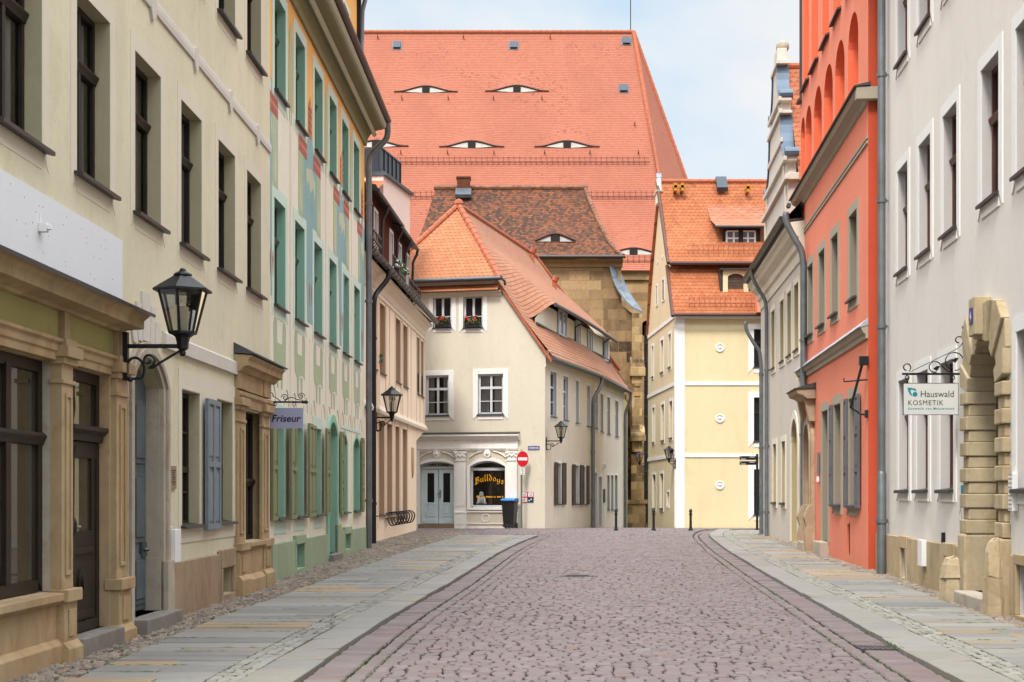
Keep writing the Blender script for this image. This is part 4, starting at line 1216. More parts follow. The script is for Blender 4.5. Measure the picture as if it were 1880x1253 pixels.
for (a, b, ty) in panels:
    c = (a + b) / 2; w = (b - a) / 2; q = 0.62 if ty == 'C' else 1.0
    MT.draw(lambda m: m.extr([(c - w, 6.5), (c - w * q, 6.3), (c - w * q * 0.6, 4.7), (c + w * q * 0.6, 4.7), (c + w * q, 6.3), (c + w, 6.5), (c + w, 7.9), (c + w * 0.45, 8.0), (c + w * 0.3, 8.2), (c - w * 0.3, 8.2), (c - w * 0.45, 8.0), (c - w, 7.9)], 0.002, 0.005))
    MP.draw(lambda m: m.extr([(c - w * 0.62, 7.5), (c - w * 0.5, 7.2), (c - w * 0.2, 7.34), (c, 7.12), (c + w * 0.4, 7.3), (c + w * 0.7, 7.05), (c + w * 0.75, 7.45), (c + w * 0.2, 7.62)], 0.005, 0.008))
    sides = ((-1, c - w), (1, c + w)) if ty == 'C' else (((1, b),) if ty == 'L' else ((-1, a),))
    for (sg, e) in sides:
        wd = 0.5 if ty != 'R' else 0.3
        x0, x1 = (e - wd, e) if sg < 0 else (e, e + wd)
        MG.draw(lambda m: (m.extr([(x0, 6.5), (x1, 6.5), (x1, 7.85), (x0, 7.85)], 0.003, 0.006)))
        def det(m):
            m.extr([((x0 + x1) / 2 + 0.09 * math.cos(2 * PI * i / 14), 6.85 + 0.27 * math.sin(2 * PI * i / 14)) for i in range(14)], 0.006, 0.0075)
            for zz in (6.5, 7.1, 7.4): m.box(x0, x1, 0.006, 0.0075, zz, zz + 0.02)
        MP.draw(det)
        a0, b0 = sorted((e - sg * 0.42, e + sg * 0.48))
        MR.draw(lambda m: m.extr([(a0, 7.66), (b0, 7.66), (b0, 7.96), (a0, 7.96)], 0.006, 0.0085))
        ML.draw(lambda m: lozenges(m, [(a0 + 0.08 + k * 0.125, 7.81) for k in range(7) if a0 + 0.08 + k * 0.125 < b0 - 0.03]))
    if ty != 'L':
        MR.draw(lambda m: [m.extr([(c + qq - 0.045, 8.15 + abs(qq) * 0.5), (c + qq + 0.045, 8.15 + abs(qq) * 0.5), (c + qq + 0.045, 8.85 - abs(qq)), (c + qq, 8.95 - abs(qq)), (c + qq - 0.045, 8.85 - abs(qq))], 0.004, 0.007) for qq in (-0.14, 0.0, 0.14)])
        ML.draw(lambda m: lozenges(m, [(c + qq * 0.14 + 0.0, 8.22 + k * 0.13) for qq in (-1, 0, 1) for k in range(5)]))
    for qq in (-0.1, 0.12):
        MR.draw(lambda m: m.extr([(c + qq - 0.03, 5.2), (c + qq, 5.02), (c + qq + 0.03, 5.2), (c + qq + 0.045, 5.32), (c + qq, 5.45), (c + qq - 0.045, 5.32)], 0.006, 0.01))
for i, h in enumerate(ht):
    if i in (0, 2, 4):
        c = (h[1] + ht[i + 1][0]) / 2
        MG.draw(lambda m: m.extr([(c - 0.2, 8.4), (c - 0.1, 7.9), (c + 0.1, 7.9), (c + 0.2, 8.4), (c + 0.2, 9.3), (c + 0.05, 9.7), (c - 0.12, 9.5)], 0.004, 0.0065))
MF = Mural('mural_figure', M['sage'])
for h in hm_:                                  # the green figures below the middle windows
    c = (h[0] + h[1]) / 2; w = 0.58
    def figure(m):
        m.extr([(c - w, 4.28), (c - w * 0.98, 3.98), (c - w * 0.92, 3.68), (c - w * 0.6, 3.58), (c + w * 0.6, 3.66), (c + w * 0.92, 3.58), (c + w * 0.98, 3.98), (c + w, 4.28), (c + w * 0.86, 4.40), (c + w * 0.5, 4.36), (c + w * 0.42, 4.0), (c - w * 0.42, 4.0), (c - w * 0.5, 4.36), (c - w * 0.86, 4.40)], 0.002, 0.005)
        for qq in (-0.19, 0.19): m.extr([(c + qq - 0.12, 3.6), (c + qq - 0.07, 3.26), (c + qq + 0.05, 3.26), (c + qq + 0.11, 3.6)], 0.002, 0.005)
    MF.draw(figure)
    for qq in (-0.62, 0.62): MP.draw(lambda m: m.tube([(c + qq + 0.22 * math.cos(PI * k / 8), 0.003, 3.0 + 0.28 * math.sin(PI * k / 8)) for k in range(9)], 0.009, 5))
# deep cove cornice, gutter, roof
cove = [(0, 10.02), (0.05, 10.02), (0.06, 10.08)] + [(0.06 + 0.36 * (1 - math.cos(PI / 2 * i / 7)), 10.08 + 0.34 * math.sin(PI / 2 * i / 7)) for i in range(1, 8)] + [(0.45, 10.44), (0, 10.44)]
mb = MB(F); mb.prof(cove, s0, s1 + 0.06); mb.build('cornice', M['olive'], r)
mb = MB(F); mb.prof([(0.30, 10.445), (0.50, 10.445), (0.54, 10.5), (0.54, 10.55), (0, 10.55), (0, 10.445)], s0, s1 + 0.09); mb.prof([(0.2, 10.27), (0.24, 10.24), (0.30, 10.30), (0.26, 10.34)], s0, s1 + 0.065)
mb.build('cornice_moulding', M['olive_pale'], r)
gu = [(0.56 + 0.09 * math.cos(PI + PI * i / 8), 10.66 + 0.09 * math.sin(PI + PI * i / 8)) for i in range(9)]
mb = MB(F); mb.prof(gu + [(0.635, 10.67), (0.485, 10.67)], s0, s1 + 0.12); mb.build('gutter', simple('brown_gutter', C(92, 74, 66), 0.5, 0.3), r)
mb = MB(F)
mb.poly([(s0, 0.55, 10.68), (s1 + 0.1, 0.55, 10.68), (s1 + 0.1, -4.5, 14.8), (s0, -4.5, 14.8)], 0, [(0, 0), (13, 0), (13, 6.5), (0, 6.5)])
mb.poly([(s0, -9.3, 10.68), (s1 + 0.1, -9.3, 10.68), (s1 + 0.1, -4.5, 14.8), (s0, -4.5, 14.8)], 0, [(0, 0), (13, 0), (13, 6.5), (0, 6.5)])
mb.poly([(s1, 0.5, 10.55), (s1, -9, 10.55), (s1, -4.5, 14.7)])
mb.build('roof', M['roof_g'], r)
# apricot dormer on the roof
a, b = F.s_(588, -0.3), F.s_(655, -0.3)
dwh = [(F.s_(611, -0.3), F.s_(617, -0.3) , 11.4, 13.0), (F.s_(630, -0.3), F.s_(640, -0.3), 11.4, 13.0)]
mb = MB(F); wall(mb, a, b, 10.4, 14.2, dwh, 0.18, -0.3, 0, 1, back=4)
dm = mb.build('dormer', [M['orange_r'], M['mint']], r)
for h in dwh:
    fb = MB(F); fb.ring(outline((h[0] - 0.12, h[1] + 0.12, h[2] - 0.12, h[3] + 0.12)), outline(h), -0.3, -0.28); fb.ring(outline(h), outline(h, 0.07), -0.46, -0.42)
    fb.build('dormer_window', M['mint_pale'], dm)
    gb = MB(F); gb.poly([(h[0], -0.45, h[2]), (h[1], -0.45, h[2]), (h[1], -0.45, h[3]), (h[0], -0.45, h[3])]); gb.build('pane', M['glass'], dm)
mb = MB(F); mb.box(b, b + 0.12, -4, -0.2, 10.9, 14.3); mb.prof([(0.0, 14.2), (-4.3, 14.2), (-4.3, 14.35), (0.05, 14.35)], a - 0.2, b + 0.25); mb.build('dormer_cheek', M['darkwood'], dm)
pipe(F, dm, [(b + 0.28, -0.12, 14.2), (b + 0.28, -0.12, 14.0), (b + 0.3, -0.2, 13.7), (b + 0.3, -0.25, 11.3), (b + 0.3, 0.2, 10.8)], 0.06, M['zinc'])
# downpipe at the corner with its swan neck
pp = curve3([(s1 + 0.06, 0.56, 10.62), (s1 + 0.12, 0.56, 10.4), (s1 + 0.16, 0.5, 10.2), (s1 + 0.16, 0.25, 9.95), (s1 + 0.16, 0.1, 9.72), (s1 + 0.16, 0.09, 9.3)], 4) + [(s1 + 0.16, 0.09, 1.0), (s1 + 0.16, 0.09, 0.1)]
pipe(F, r, pp, 0.075, M['zinc'], [(s1 + 0.16, 0.09, z) for z in (1.3, 3.6, 6.2, 8.6)])

# ================================================================== peach house
F = FC
r = root_for('peach_house', F, 'peach house with slim vertical strips, dark gutter and red-brown wooden dormers', 'house')
s0 = F.s_(683) - 3.2; s1 = F.s_(779); s1g = F.s_(765)
up = []
for (a, b) in ((683, 691), (696, 707), (725.5, 735), (739, 747.7), (764.5, 770), (771.8, 777)): up.append((F.s_(a), F.s_(b), 4.9, 6.85))
lo = []
for (a, b) in ((695, 706.2), (710, 720.6), (725.5, 734), (739, 747.7)): lo.append((F.s_(a), F.s_(b), 0.9, 3.55))
lo.insert(0, (lo[0][0] - 1.55, lo[0][0] - 0.45, 0.9, 3.55))
mb = MB(F)
wall(mb, s0, s1, 3.72, 7.7, [(h[0], h[1], h[2], h[3]) for h in up], 0.22, 0, 0, 1, back=8)
wall(mb, s0, s1g, -0.2, 3.72, lo, 0.22, -0.01, 0, 1, back=7.9)
mb.poly([(s1g, 0, 3.72), (s1, 0, 3.72), (s1g, -0.6, 3.2)]); mb.poly([(s1g, -0.01, 3.3), (s1, 0.0, 3.72), (s1g, 0, 3.72)])
mb.poly([(s1g, 0.0, 3.715), (s1, 0.0, 3.715), (s1, -7.9, 3.715), (s1g, -7.9, 3.715)])
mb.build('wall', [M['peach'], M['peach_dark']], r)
for h in up + lo:
    window(F, r, h, -0.18, M['peach_dark'] if False else simple('tan_window_paint', C(168, 140, 112), 0.5) if 'tan_window_paint' not in bpy.data.materials else bpy.data.materials['tan_window_paint'], M['glass'], 1, (0.7,), (), 0.06, None, (M['metal_dark'], 0.03, 0.06, 0.03))
mb = MB(F)
xs_ = sorted([x for h in up for x in (h[0] - 0.07, h[1] + 0.07)])
for x in xs_ + [s1 - 0.06, up[1][1] + 0.9, up[3][1] + 0.95]:
    mb.box(x - 0.03, x + 0.03, 0, 0.03, 3.95, 6.95)
for h in lo[1:]:
    for x in (h[0] - 0.1, h[1] + 0.1): mb.box(x - 0.03, x + 0.03, -0.01, 0.02, 0.55, 3.7)
mb.box(s0, s1, 0, 0.035, 6.95, 7.05)
mb.prof([(0, 3.70), (0.10, 3.72), (0.12, 3.8), (0.06, 3.93), (0, 3.95)], s0, s1 + 0.02)
mb.prof([(0, 7.05), (0.04, 7.1), (0.06, 7.25), (0.16, 7.4), (0.28, 7.45), (0.28, 7.52), (0, 7.55)], s0, s1 + 0.02)
mb.build('facade_strip', M['peach_trim'], r)
for h in up[4:]:
    mb = MB(F)
    for k in range(9): mb.box(h[0] + 0.02 + k * (h[1] - h[0] - 0.05) / 8, h[0] + 0.035 + k * (h[1] - h[0] - 0.05) / 8, -0.03, -0.01, 4.95, 5.62)
    mb.box(h[0], h[1], -0.035, -0.005, 5.6, 5.66); mb.box(h[0], h[1], -0.035, -0.005, 4.95, 5.0)
    mb.build('window_railing', M['black'], r)
gcen = 0.42
gu = [(gcen + 0.1 * math.cos(PI + PI * i / 8), 7.62 + 0.1 * math.sin(PI + PI * i / 8)) for i in range(9)]
mb = MB(F); mb.prof(gu + [(gcen + 0.085, 7.64), (gcen - 0.085, 7.64)], s0, s1 + 0.1)
y = s0 + 0.3
while y < s1: mb.prof([(q[0] * 1.0 + (0.008 if q[0] > gcen else -0.002), q[1] - 0.008) for q in gu], y, y + 0.03); y += 0.62
mb.build('gutter', M['metal_dark'], r)
mb = MB(F)
mb.poly([(s0, 0.45, 7.66), (s1 + 0.1, 0.45, 7.66), (s1 + 0.1, -3.6, 11.3), (s0, -3.6, 11.3)], 0, [(0, 0), (16, 0), (16, 5.4), (0, 5.4)])
mb.poly([(s0, -8.2, 7.66), (s1 + 0.1, -8.2, 7.66), (s1 + 0.1, -3.6, 11.3), (s0, -3.6, 11.3)], 0, [(0, 0), (16, 0), (16, 5.4), (0, 5.4)])
mb.poly([(s1 + 0.05, 0.3, 7.6), (s1 + 0.05, -8, 7.6), (s1 + 0.05, -3.6, 11.2)])
mb.build('roof', M['roof_g'], r)
# four red-brown wooden dormer fronts under dark hoods, boards between them
for k, (pa, pb, zt) in enumerate(((681, 694, 9.75), (699, 722, 9.75), (724, 737, 9.7), (739, 751, 9.7))):
    n = -0.12
    a, b = F.s_(pa, n), F.s_(pb, n)
    mb = MB(F)
    mb.box(a - 0.5, b + 0.15, n - 0.06, n, 7.75, zt)
    x = a - 0.5
    while x < b + 0.1: mb.box(x, x + 0.012, n, n + 0.014, 7.75, zt); x += 0.13
    mb.prof([(n, 7.8), (n - 2.6, 7.8 + 2.3), (n - 2.6, zt), (n, zt)], b + 0.08, b + 0.15)
    dm = mb.build('wooden_dormer', M['brownwood'], r)
    wb = MB(F); wx0, wx1 = b - 0.95, b - 0.15
    wb.box(wx0, wx1, n, n + 0.03, 8.0, 8.08); wb.box(wx0, wx1, n, n + 0.03, zt - 0.4, zt - 0.32); wb.box(wx0, wx0 + 0.08, n, n + 0.03, 8.08, zt - 0.4); wb.box(wx1 - 0.08, wx1, n, n + 0.03, 8.08, zt - 0.4); wb.box((wx0 + wx1) / 2 - 0.03, (wx0 + wx1) / 2 + 0.03, n, n + 0.03, 8.08, zt - 0.4)
    wn = wb.build('dormer_window', M['white'], dm)
    gb = MB(F); gb.poly([(wx0, n + 0.012, 8.02), (wx1, n + 0.012, 8.02), (wx1, n + 0.012, zt - 0.36), (wx0, n + 0.012, zt - 0.36)]); gb.build('pane', M['glass'], dm)
    hb = MB(F)
    hb.prof([(n + 0.22, zt - 0.08), (n + 0.26, zt - 0.03), (n + 0.22, zt + 0.08), (n - 2.8, zt + 0.75), (n - 2.8, zt + 0.6), (n, zt - 0.02)], a - 0.55, b + 0.2)
    hb.tube([(a - 0.55, n + 0.27, zt - 0.07), (b + 0.2, n + 0.27, zt - 0.07)], 0.055, 8)
    hb.tube([(b + 0.12, n + 0.27, zt - 0.1), (b + 0.14, n + 0.24, zt - 0.25), (b + 0.12, n + 0.12, zt - 0.5), (b + 0.08, n + 0.08, 7.85)], 0.045, 8)
    hb.build('dormer_hood', M['metal_dark'], dm)
for (px0, px1, zz) in ((683, 700, 7.98), (722, 742, 7.95), (752, 772, 7.85)):
    mb = MB(F); a, b = F.s_(px0, 0.35), F.s_(px1, 0.35)
    mb.box(a, b, 0.33, 0.36, zz, zz + 0.05); mb.box(a, b, 0.33, 0.36, zz + 0.22, zz + 0.26)
    for k in range(7): x = a + k * (b - a) / 6; mb.tube([(x, 0.345, zz + 0.26), (x, 0.345, zz - 0.05), (x, 0.1, zz - 0.2)], 0.015, 5)
    mb.build('snow_guard', M['metal_dark'], r)
# pale pink stair tower with a screened roof terrace behind the dormers
T_ = Fac((-4.43, 50.66), (0.2, 1), -1); zt = 12.6
mb = MB(T_); mb.box(0, 3.45, -4, 0, 8.0, zt - 0.14)
tw_ = mb.build('stair_tower', M['pink'], r)
mb = MB(T_); mb.prof([(0.12, zt - 0.14), (0.14, zt - 0.06), (0.0, zt + 0.02), (-4, zt + 0.02), (-4, zt - 0.14)], -0.05, 3.55); mb.build('tower_coping', M['zinc_dark'], tw_)
SCR = simple('dark_terrace_screen', C(62, 66, 76, 0.7), 0.4, 0.3)
mb = MB(T_); mb.box(-0.05, 2.55, -0.16, -0.12, zt, zt + 0.82); mb.box(-0.05, -0.01, -3.6, -0.17, zt, zt + 0.82)
for k in range(6): mb.box(-0.06 + k * 0.52, -0.02 + k * 0.52, -0.12, -0.08, zt, zt + 0.88)
mb.box(-0.06, 2.58, -0.17, -0.08, zt + 0.82, zt + 0.87); mb.build('terrace_screen', SCR, tw_)
mb = MB(T_); mb.box(0.3, 0.6, -1.2, -0.9, zt, zt + 1.05); mb.build('vent_cowl', M['white'], tw_)
mb = MB(T_); mb.poly([(-1.3, 0.1, zt - 0.95), (-0.07, 0.1, zt - 0.35), (-0.07, -3.5, zt - 0.1), (-1.3, -3.5, zt - 0.7)], 0, [(0, 0), (0, 1.4), (3.6, 1.4), (3.6, 0)]); mb.build('tower_roof', M['roof_g'], tw_)
# black downpipe at the near corner
sx = F.s_(686, 0.1)
pp = curve3([(sx + 0.5, 0.42, 7.6), (sx + 0.45, 0.42, 7.3), (sx + 0.25, 0.2, 6.95), (sx, 0.12, 6.7), (sx, 0.1, 6.3)], 4) + [(sx, 0.1, 0.1)]
pipe(F, r, pp, 0.07, M['black'], [(sx, 0.1, z) for z in (1.2, 3.4, 5.6)])
# wall relief
mb = MB(F); c = F.s_(757); zc = F.z_(757, 850)
for q in (-0.2, 0.0, 0.2):
    mb.tube([(c + q, 0.0, zc + 0.5), (c + q * 0.9, 0.02, zc), (c + q * 0.4, 0.02, zc - 0.35), (c, 0.0, zc - 0.5)], 0.03, 5)
mb.build('wall_relief', M['peach_dark'], r)
M['lens'] = simple('dull_white_boards', C(214, 210, 202, 0.7), 0.8)
M['rim'] = simple('dark_tile_rim', C(92, 58, 48, 0.6), 0.85)
# ================================================================== ivory corner house with the tattoo shop
PC = (1.2, 53.5)
e1 = Vector((-0.968, 0.25)).normalized()
F = Fac(PC, e1, 1)                                    # front: s runs left from the corner
G1 = Fac(PC, (2.17, 8.0), -1)                         # street side, near stretch
G2 = Fac((3.37, 61.5), (2.06, 10.0), -1)              # street side, far stretch
r = root_for('corner_house', F, 'ivory corner house with tattoo shop, hipped tile roof and long dormer', 'house')
ZE, ZF, ZR, SR = 6.72, 9.36, 12.65, 4.04
zB = -0.6
def fh(pa, pb, pyt, pyb, G=None):
    G = G or F
    a, b = G.s_(pa), G.s_(pb)
    if a > b: a, b = b, a
    return (a, b, G.z_((pa + pb) / 2, pyb), G.z_((pa + pb) / 2, pyt))
fw_up = [fh(795, 829, 544, 602), fh(850.5, 886.5, 543.5, 602)]
fw_mid = [fh(782, 824, 689.5, 763), fh(877.5, 924, 687, 761)]
fdoor = fh(771, 834, 854, 965) + (F.z_(802, 847.5), 0.3)
fwin = fh(863, 928, 857, 932) + (F.z_(895, 846.5), 0.22)
mb = MB(F)
wall(mb, 0, 8.08, zB, ZE, [h for h in fw_mid] + [fdoor, fwin], 0.14, 0, 0, 0)
# gable part above the side eaves
x0, x1 = 1.8, 6.28
wall(mb, x0, x1, ZE, ZF, [(h[0], h[1], h[2], h[3]) for h in fw_up], 0.14, 0, 0, 0)
mb.poly([(0, 0, ZE), (x0, 0, ZE), (x0, 0, ZF)]); mb.poly([(8.08, 0, ZE), (x1, 0, ZE), (x1, 0, ZF)])
mb.poly([(8.08, 0, zB), (8.08, -18.4, zB), (8.08, -18.4, ZE), (8.08, 0, ZE)])
mb.poly([(8.08, -18.4, zB), (0.41, -18.4, zB), (0.41, -18.4, ZE), (8.08, -18.4, ZE)])
mb.build('front_wall', M['dfront'], r)
for h in fw_up:
    w = window(F, r, h, -0.1, M['palewood'], M['glass'], 1, (), (0.36,), 0.075, (0.17, 0.02, M['white']), (M['zinc_dark'], 0.02, 0.06, 0.03))
for i, h in enumerate(fw_mid):
    w = window(F, r, h, -0.1, M['palewood'], M['glass_see'], 1, (0.66,), (0.33,), 0.075, (0.19, 0.025, M['white']), (M['zinc_dark'], 0.03, 0.07, 0.05),
               curtain=(M['curtain'], 0.0, 0.4 if i else 0.3) if i == 1 or True else None)
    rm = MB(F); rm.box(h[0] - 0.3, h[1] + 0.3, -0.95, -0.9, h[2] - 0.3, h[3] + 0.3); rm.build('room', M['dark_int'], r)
# side wall in two stretches
sw1, sw2 = [], []
for (pa, pb, yt, yb) in ((1010, 1021.5, 683.5, 765.5), (1034, 1043, 692, 772), (1056.4, 1062.6, 700, 777), (1077, 1083.5, 709, 783)): sw1.append(fh(pa, pb, yt, yb, G1))
for (pa, pb, yt, yb) in ((1092, 1097.5, 718, 787), (1102, 1107.3, 724, 793), (1114.5, 1120, 730, 797), (1129.3, 1135, 737, 802)): sw2.append(fh(pa, pb, yt, yb, G2))
gw1 = [fh(1023, 1029.6, 851, 926, G1), fh(1055, 1062.6, 855, 926, G1), fh(1070, 1074.8, 858, 926, G1)]
gw2 = [fh(1114.5, 1119, 873, 936, G2), fh(1121.6, 1126, 873, 936, G2), fh(1128.7, 1133.5, 873, 936, G2)]
gd1 = fh(1091.5, 1095.5, 872, 967, G2) + (G2.z_(1093, 867), 0.2)
gd2 = fh(1099, 1104.5, 876, 966, G2)
L1 = Vector((2.17, 8.0)).length; L2 = Vector((2.06, 10.0)).length
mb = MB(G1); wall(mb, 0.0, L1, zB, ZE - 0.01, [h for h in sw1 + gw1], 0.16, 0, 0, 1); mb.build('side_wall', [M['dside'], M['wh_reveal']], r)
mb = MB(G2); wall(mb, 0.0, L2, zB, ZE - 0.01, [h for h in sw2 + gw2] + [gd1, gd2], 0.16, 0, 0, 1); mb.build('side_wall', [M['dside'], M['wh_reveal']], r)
for (G, hs) in ((G1, sw1), (G2, sw2)):
    for h in hs: window(G, r, h, -0.1, M['palewood'], M['glass'], 0, (0.66,), (0.33,), 0.06, (0.12, 0.012, M['white']), (M['metal_dark'], 0.04, 0.06, 0.03))
for (G, hs) in ((G1, gw1), (G2, gw2)):
    for h in hs: window(G, r, h, -0.12, M['palewood'], M['glass'], 0, (0.6,), (), 0.06, (0.1, 0.012, M['white']), (M['metal_dark'], 0.03, 0.06, 0.03))
SB = simple('dark_brown_shutter', C(84, 66, 56, 0.85), 0.65, var=0.2)
shw = 0.42
shutter(G1, r, gw1[0][0] - 0.12 - shw, gw1[0][0] - 0.12, gw1[0][2] - 0.03, gw1[0][3] + 0.03, 0.03, SB)
shutter(G1, r, gw1[0][1] + 0.08, gw1[0][1] + 0.08 + shw * 1.4, gw1[0][2] - 0.03, gw1[0][3] + 0.03, 0.03, SB)
shutter(G1, r, gw1[1][0] - 0.12 - shw, gw1[1][0] - 0.12, gw1[1][2] - 0.03, gw1[1][3] + 0.03, 0.03, SB)
shutter(G1, r, gw1[1][1] + 0.06, gw1[2][0] - 0.08, gw1[1][2] - 0.03, gw1[1][3] + 0.03, 0.04, SB)
shutter(G1, r, gw1[2][1] + 0.08, gw1[2][1] + 0.08 + shw, gw1[1][2] - 0.03, gw1[1][3] + 0.03, 0.03, SB)
for (nm, h) in (('side_door', gd1), ('side_door', gd2)):
    d = MB(G2); d.extr(outline(h), -0.2, -0.14); d.box(h[0] + 0.2, h[1] - 0.2, -0.14, -0.12, h[2] + 1.1, h[3] - 0.2); d.build(nm, M['palewood'], r)
    d = MB(G2); wd = 0.14; hh = h[:5] if len(h) > 5 else h
    d.ring(outline((h[0] - wd, h[1] + wd, h[2], h[3] + (0 if len(h) > 4 else wd)) + ((h[4] + wd,) if len(h) > 4 else ())), outline(h[:5] if len(h) > 4 else h), 0, 0.02); d.build('door_surround', M['white'], r)
mb = MB(G2); c = (gd2[0] + gd2[1]) / 2; mb.box(gd2[1] + 0.5, gd2[1] + 0.8, 0, 0.06, gd2[2] + 1.0, gd2[2] + 1.6); mb.build('letter_box', M['metal_dark'], r)
mb = MB(G2); c = gd2[1] + 0.5; zz = gd2[3] + 0.35; mb.prof([(0, zz + 0.25), (0.14, zz + 0.2), (0.04, zz), (0, zz)], c - 0.15, c + 0.15); mb.build('door_lamp', M['whitesign'], r)
# eaves moulding along the street side
for (G, L) in ((G1, L1), (G2, L2)):
    mb = MB(G); mb.prof([(0, ZE - 0.62), (0.03, ZE - 0.6), (0.04, ZE - 0.5), (0.02, ZE - 0.48), (0.03, ZE - 0.2), (0.12, ZE - 0.14), (0.2, ZE - 0.04), (0.2, ZE - 0.012), (0, ZE - 0.012)], 0.0, L); mb.build('eaves_moulding', M['dside'], r)
# ---- roof. u across the front from the corner, v backwards
TU = [(-0.32, ZE - 0.42), (0.9, 8.04), (1.8, ZF), (3.1, 11.27), (SR, ZR)]
V1, VR = 18.5, 15.3
def bulge(v): return (-0.1 * math.sin(min(1, v / 8.3) * PI / 2) if v < 8.3 else -0.1 + 0.51 * ((v - 8.3) / 10.2) ** 1.3)
def vs_(s): return -0.12 if s <= 1.8 else -0.12 + (2.57 + 0.12) * (s - 1.8) / (SR - 1.8)
def ve_(s): return V1 if s < 0.3 else V1 - (V1 - VR) * (s - 0.3) / (SR - 0.3)
mb = MB(F)
def grid(mb, rows, mi=0):
    """rows: list of lists of ((s,n,z),(u,v))"""
    ids = [[mb.P(*p[0]) for p in row] for row in rows]
    for j in range(len(rows) - 1):
        for i in range(len(rows[j]) - 1):
            mb.face([ids[j][i], ids[j][i + 1], ids[j + 1][i + 1], ids[j + 1][i]], mi, [rows[j][i][1], rows[j][i + 1][1], rows[j + 1][i + 1][1], rows[j + 1][i][1]])
NV = 44
rows = []
for k in range(8):                                    # below the dormer
    t = k / 7.0; s = -0.32 + (0.98 + 0.32) * t
    z = ZE - 0.3 + (8.16 - ZE + 0.3) * t + 0.08 * (1 - t) ** 2
    row = []
    for i in range(NV + 1):
        v = vs_(s) + (ve_(s) - vs_(s)) * i / NV
        row.append(((s + bulge(v) * (1 - t * 0.5), -v, z), (v, t * 1.95)))
    rows.append(row)
grid(mb, rows)
def ss(a, b, x):
    x = max(0, min(1, (x - a) / (b - a))); return x * x * (3 - 2 * x)
rows = []
n_up = 16
for k in range(n_up + 1):                              # the sheet that sweeps up over the dormer
    t = k / n_up
    if t < 0.7:
        q = t / 0.7
        s_st, z_st = 0.88 + (3.1 - 0.88) * q, 8.02 + (11.27 - 8.02) * q
        s_d, z_d = 0.45 + (3.1 - 0.45) * q, 8.86 + (11.27 - 8.86) * q
    else:
        q = (t - 0.7) / 0.3
        s_st = s_d = 3.1 + (SR - 3.1) * q; z_st = z_d = 11.27 + (ZR - 11.27) * q
    va, vb = vs_(s_st), ve_(s_st) - 0.2
    row = []
    for i in range(NV + 1):
        w = i / NV
        v = va + (vb - va) * w ** 1.5
        b = ss(1.0, 3.7, v)
        row.append(((s_st + (s_d - s_st) * b + bulge(v) * (1 - t) * 0.6, -v, z_st + (z_d - z_st) * b + 0.02), (v, 1.85 + t * 5.6)))
    rows.append(row)
grid(mb, rows)
mb.build('street_roof', M['roof_dside'], r, smooth=50, recalc=False)
mb = MB(F)                                             # front half hip and its flared lower edge
def hipq(s0, s1, z0, z1, n0, n1, k=6):
    rows = []
    for i in range(k + 1):
        t = i / k
        a, b = s0 + (SR - s0) * t, s1 + (SR - s1) * t
        rows.append([((a + (b - a) * j / 6, n0 + (n1 - n0) * t, z0 + (z1 - z0) * t), (a + (b - a) * j / 6, t * 4.4)) for j in range(7)])
    return rows
grid(mb, hipq(1.62, 6.45, ZF - 0.02, ZR, 0.38, -2.57, 10))
mb.build('front_roof', M['roof_d'], r, recalc=False)
mb = MB(F)
mb.poly([(8.4, 0.1, ZE - 0.3), (SR, -2.57, ZR), (SR, -VR, ZR), (8.4, -V1, ZE - 0.3)]); mb.poly([(8.4, -V1, ZE - 0.3), (SR, -VR, ZR), (0.0, -V1, ZE - 0.3)])
mb.poly([(8.4, 0.1, ZE - 0.3), (6.28, 0.12, ZF), (SR, -2.57, ZR)])
mb.build('rear_roof', M['roof_dside'], r)
mb = MB(F)
mb.tube([(1.55, 0.42, ZF - 0.02), (6.5, 0.42, ZF - 0.02)], 0.08, 10); mb.tube([(1.55, 0.42, ZF - 0.02), (1.45, 0.3, ZF - 0.1), (1.5, 0.0, ZF - 0.2)], 0.05, 8)
mb.build('gutter', M['zinc_dark'], r, smooth=40)
for (G, L) in ((G1, L1), (G2, L2)):
    m2 = MB(G); m2.tube([(-0.1 if G is G1 else 0.02, 0.34, ZE - 0.33), (L, 0.36, ZE - 0.33)], 0.085, 10); m2.build('gutter', M['zinc_dark'], r, smooth=40)
mb = MB(F)                                             # strip of tiles and moulding under the front gutter
rows = [[((1.7 + 4.7 * j / 8, 0.36 - 0.33 * t, ZF - 0.42 + 0.26 * t), (1.7 + 4.7 * j / 8, t * 0.42)) for j in range(9)] for t in (0, 0.5, 1)]
grid(mb, rows)
mb.build('pent_tiles', M['roof_d'], r)
mb = MB(F); mb.prof([(0, ZF - 0.62), (0.05, ZF - 0.6), (0.08, ZF - 0.5), (0.16, ZF - 0.46), (0.16, ZF - 0.42), (0, ZF - 0.4)], 1.62, 6.45); mb.build('eaves_moulding', M['dfront'], r)
def ridge_line(mb, a, b, rad, step=0.34, sag=0.0):
    A, B = Vector(a), Vector(b); L = (B - A).length; k = max(2, int(L / step))
    for i in range(k):
        p, q = A.lerp(B, i / k), A.lerp(B, (i + 1.12) / k)
        mb.tube([tuple(p), tuple(q)], [rad, rad * 0.86], 8)
mb = MB(F)
ridge_line(mb, (1.62, 0.34, ZF), (SR, -2.57, ZR + 0.04), 0.12)
ridge_line(mb, (6.45, 0.34, ZF), (SR, -2.57, ZR + 0.04), 0.12)
ridge_line(mb, (SR, -2.57, ZR + 0.03), (SR, -VR, ZR + 0.03), 0.12)
ridge_line(mb, (SR, -VR, ZR + 0.03), (0.6, -V1 + 0.2, 7.5), 0.1)
mb.ball(SR, -2.57, ZR + 0.08, 0.2, 8)
mb.build('ridge_tiles', M['clay'], r, smooth=40)
mb = MB(F)                                             # verge board up the gable edge
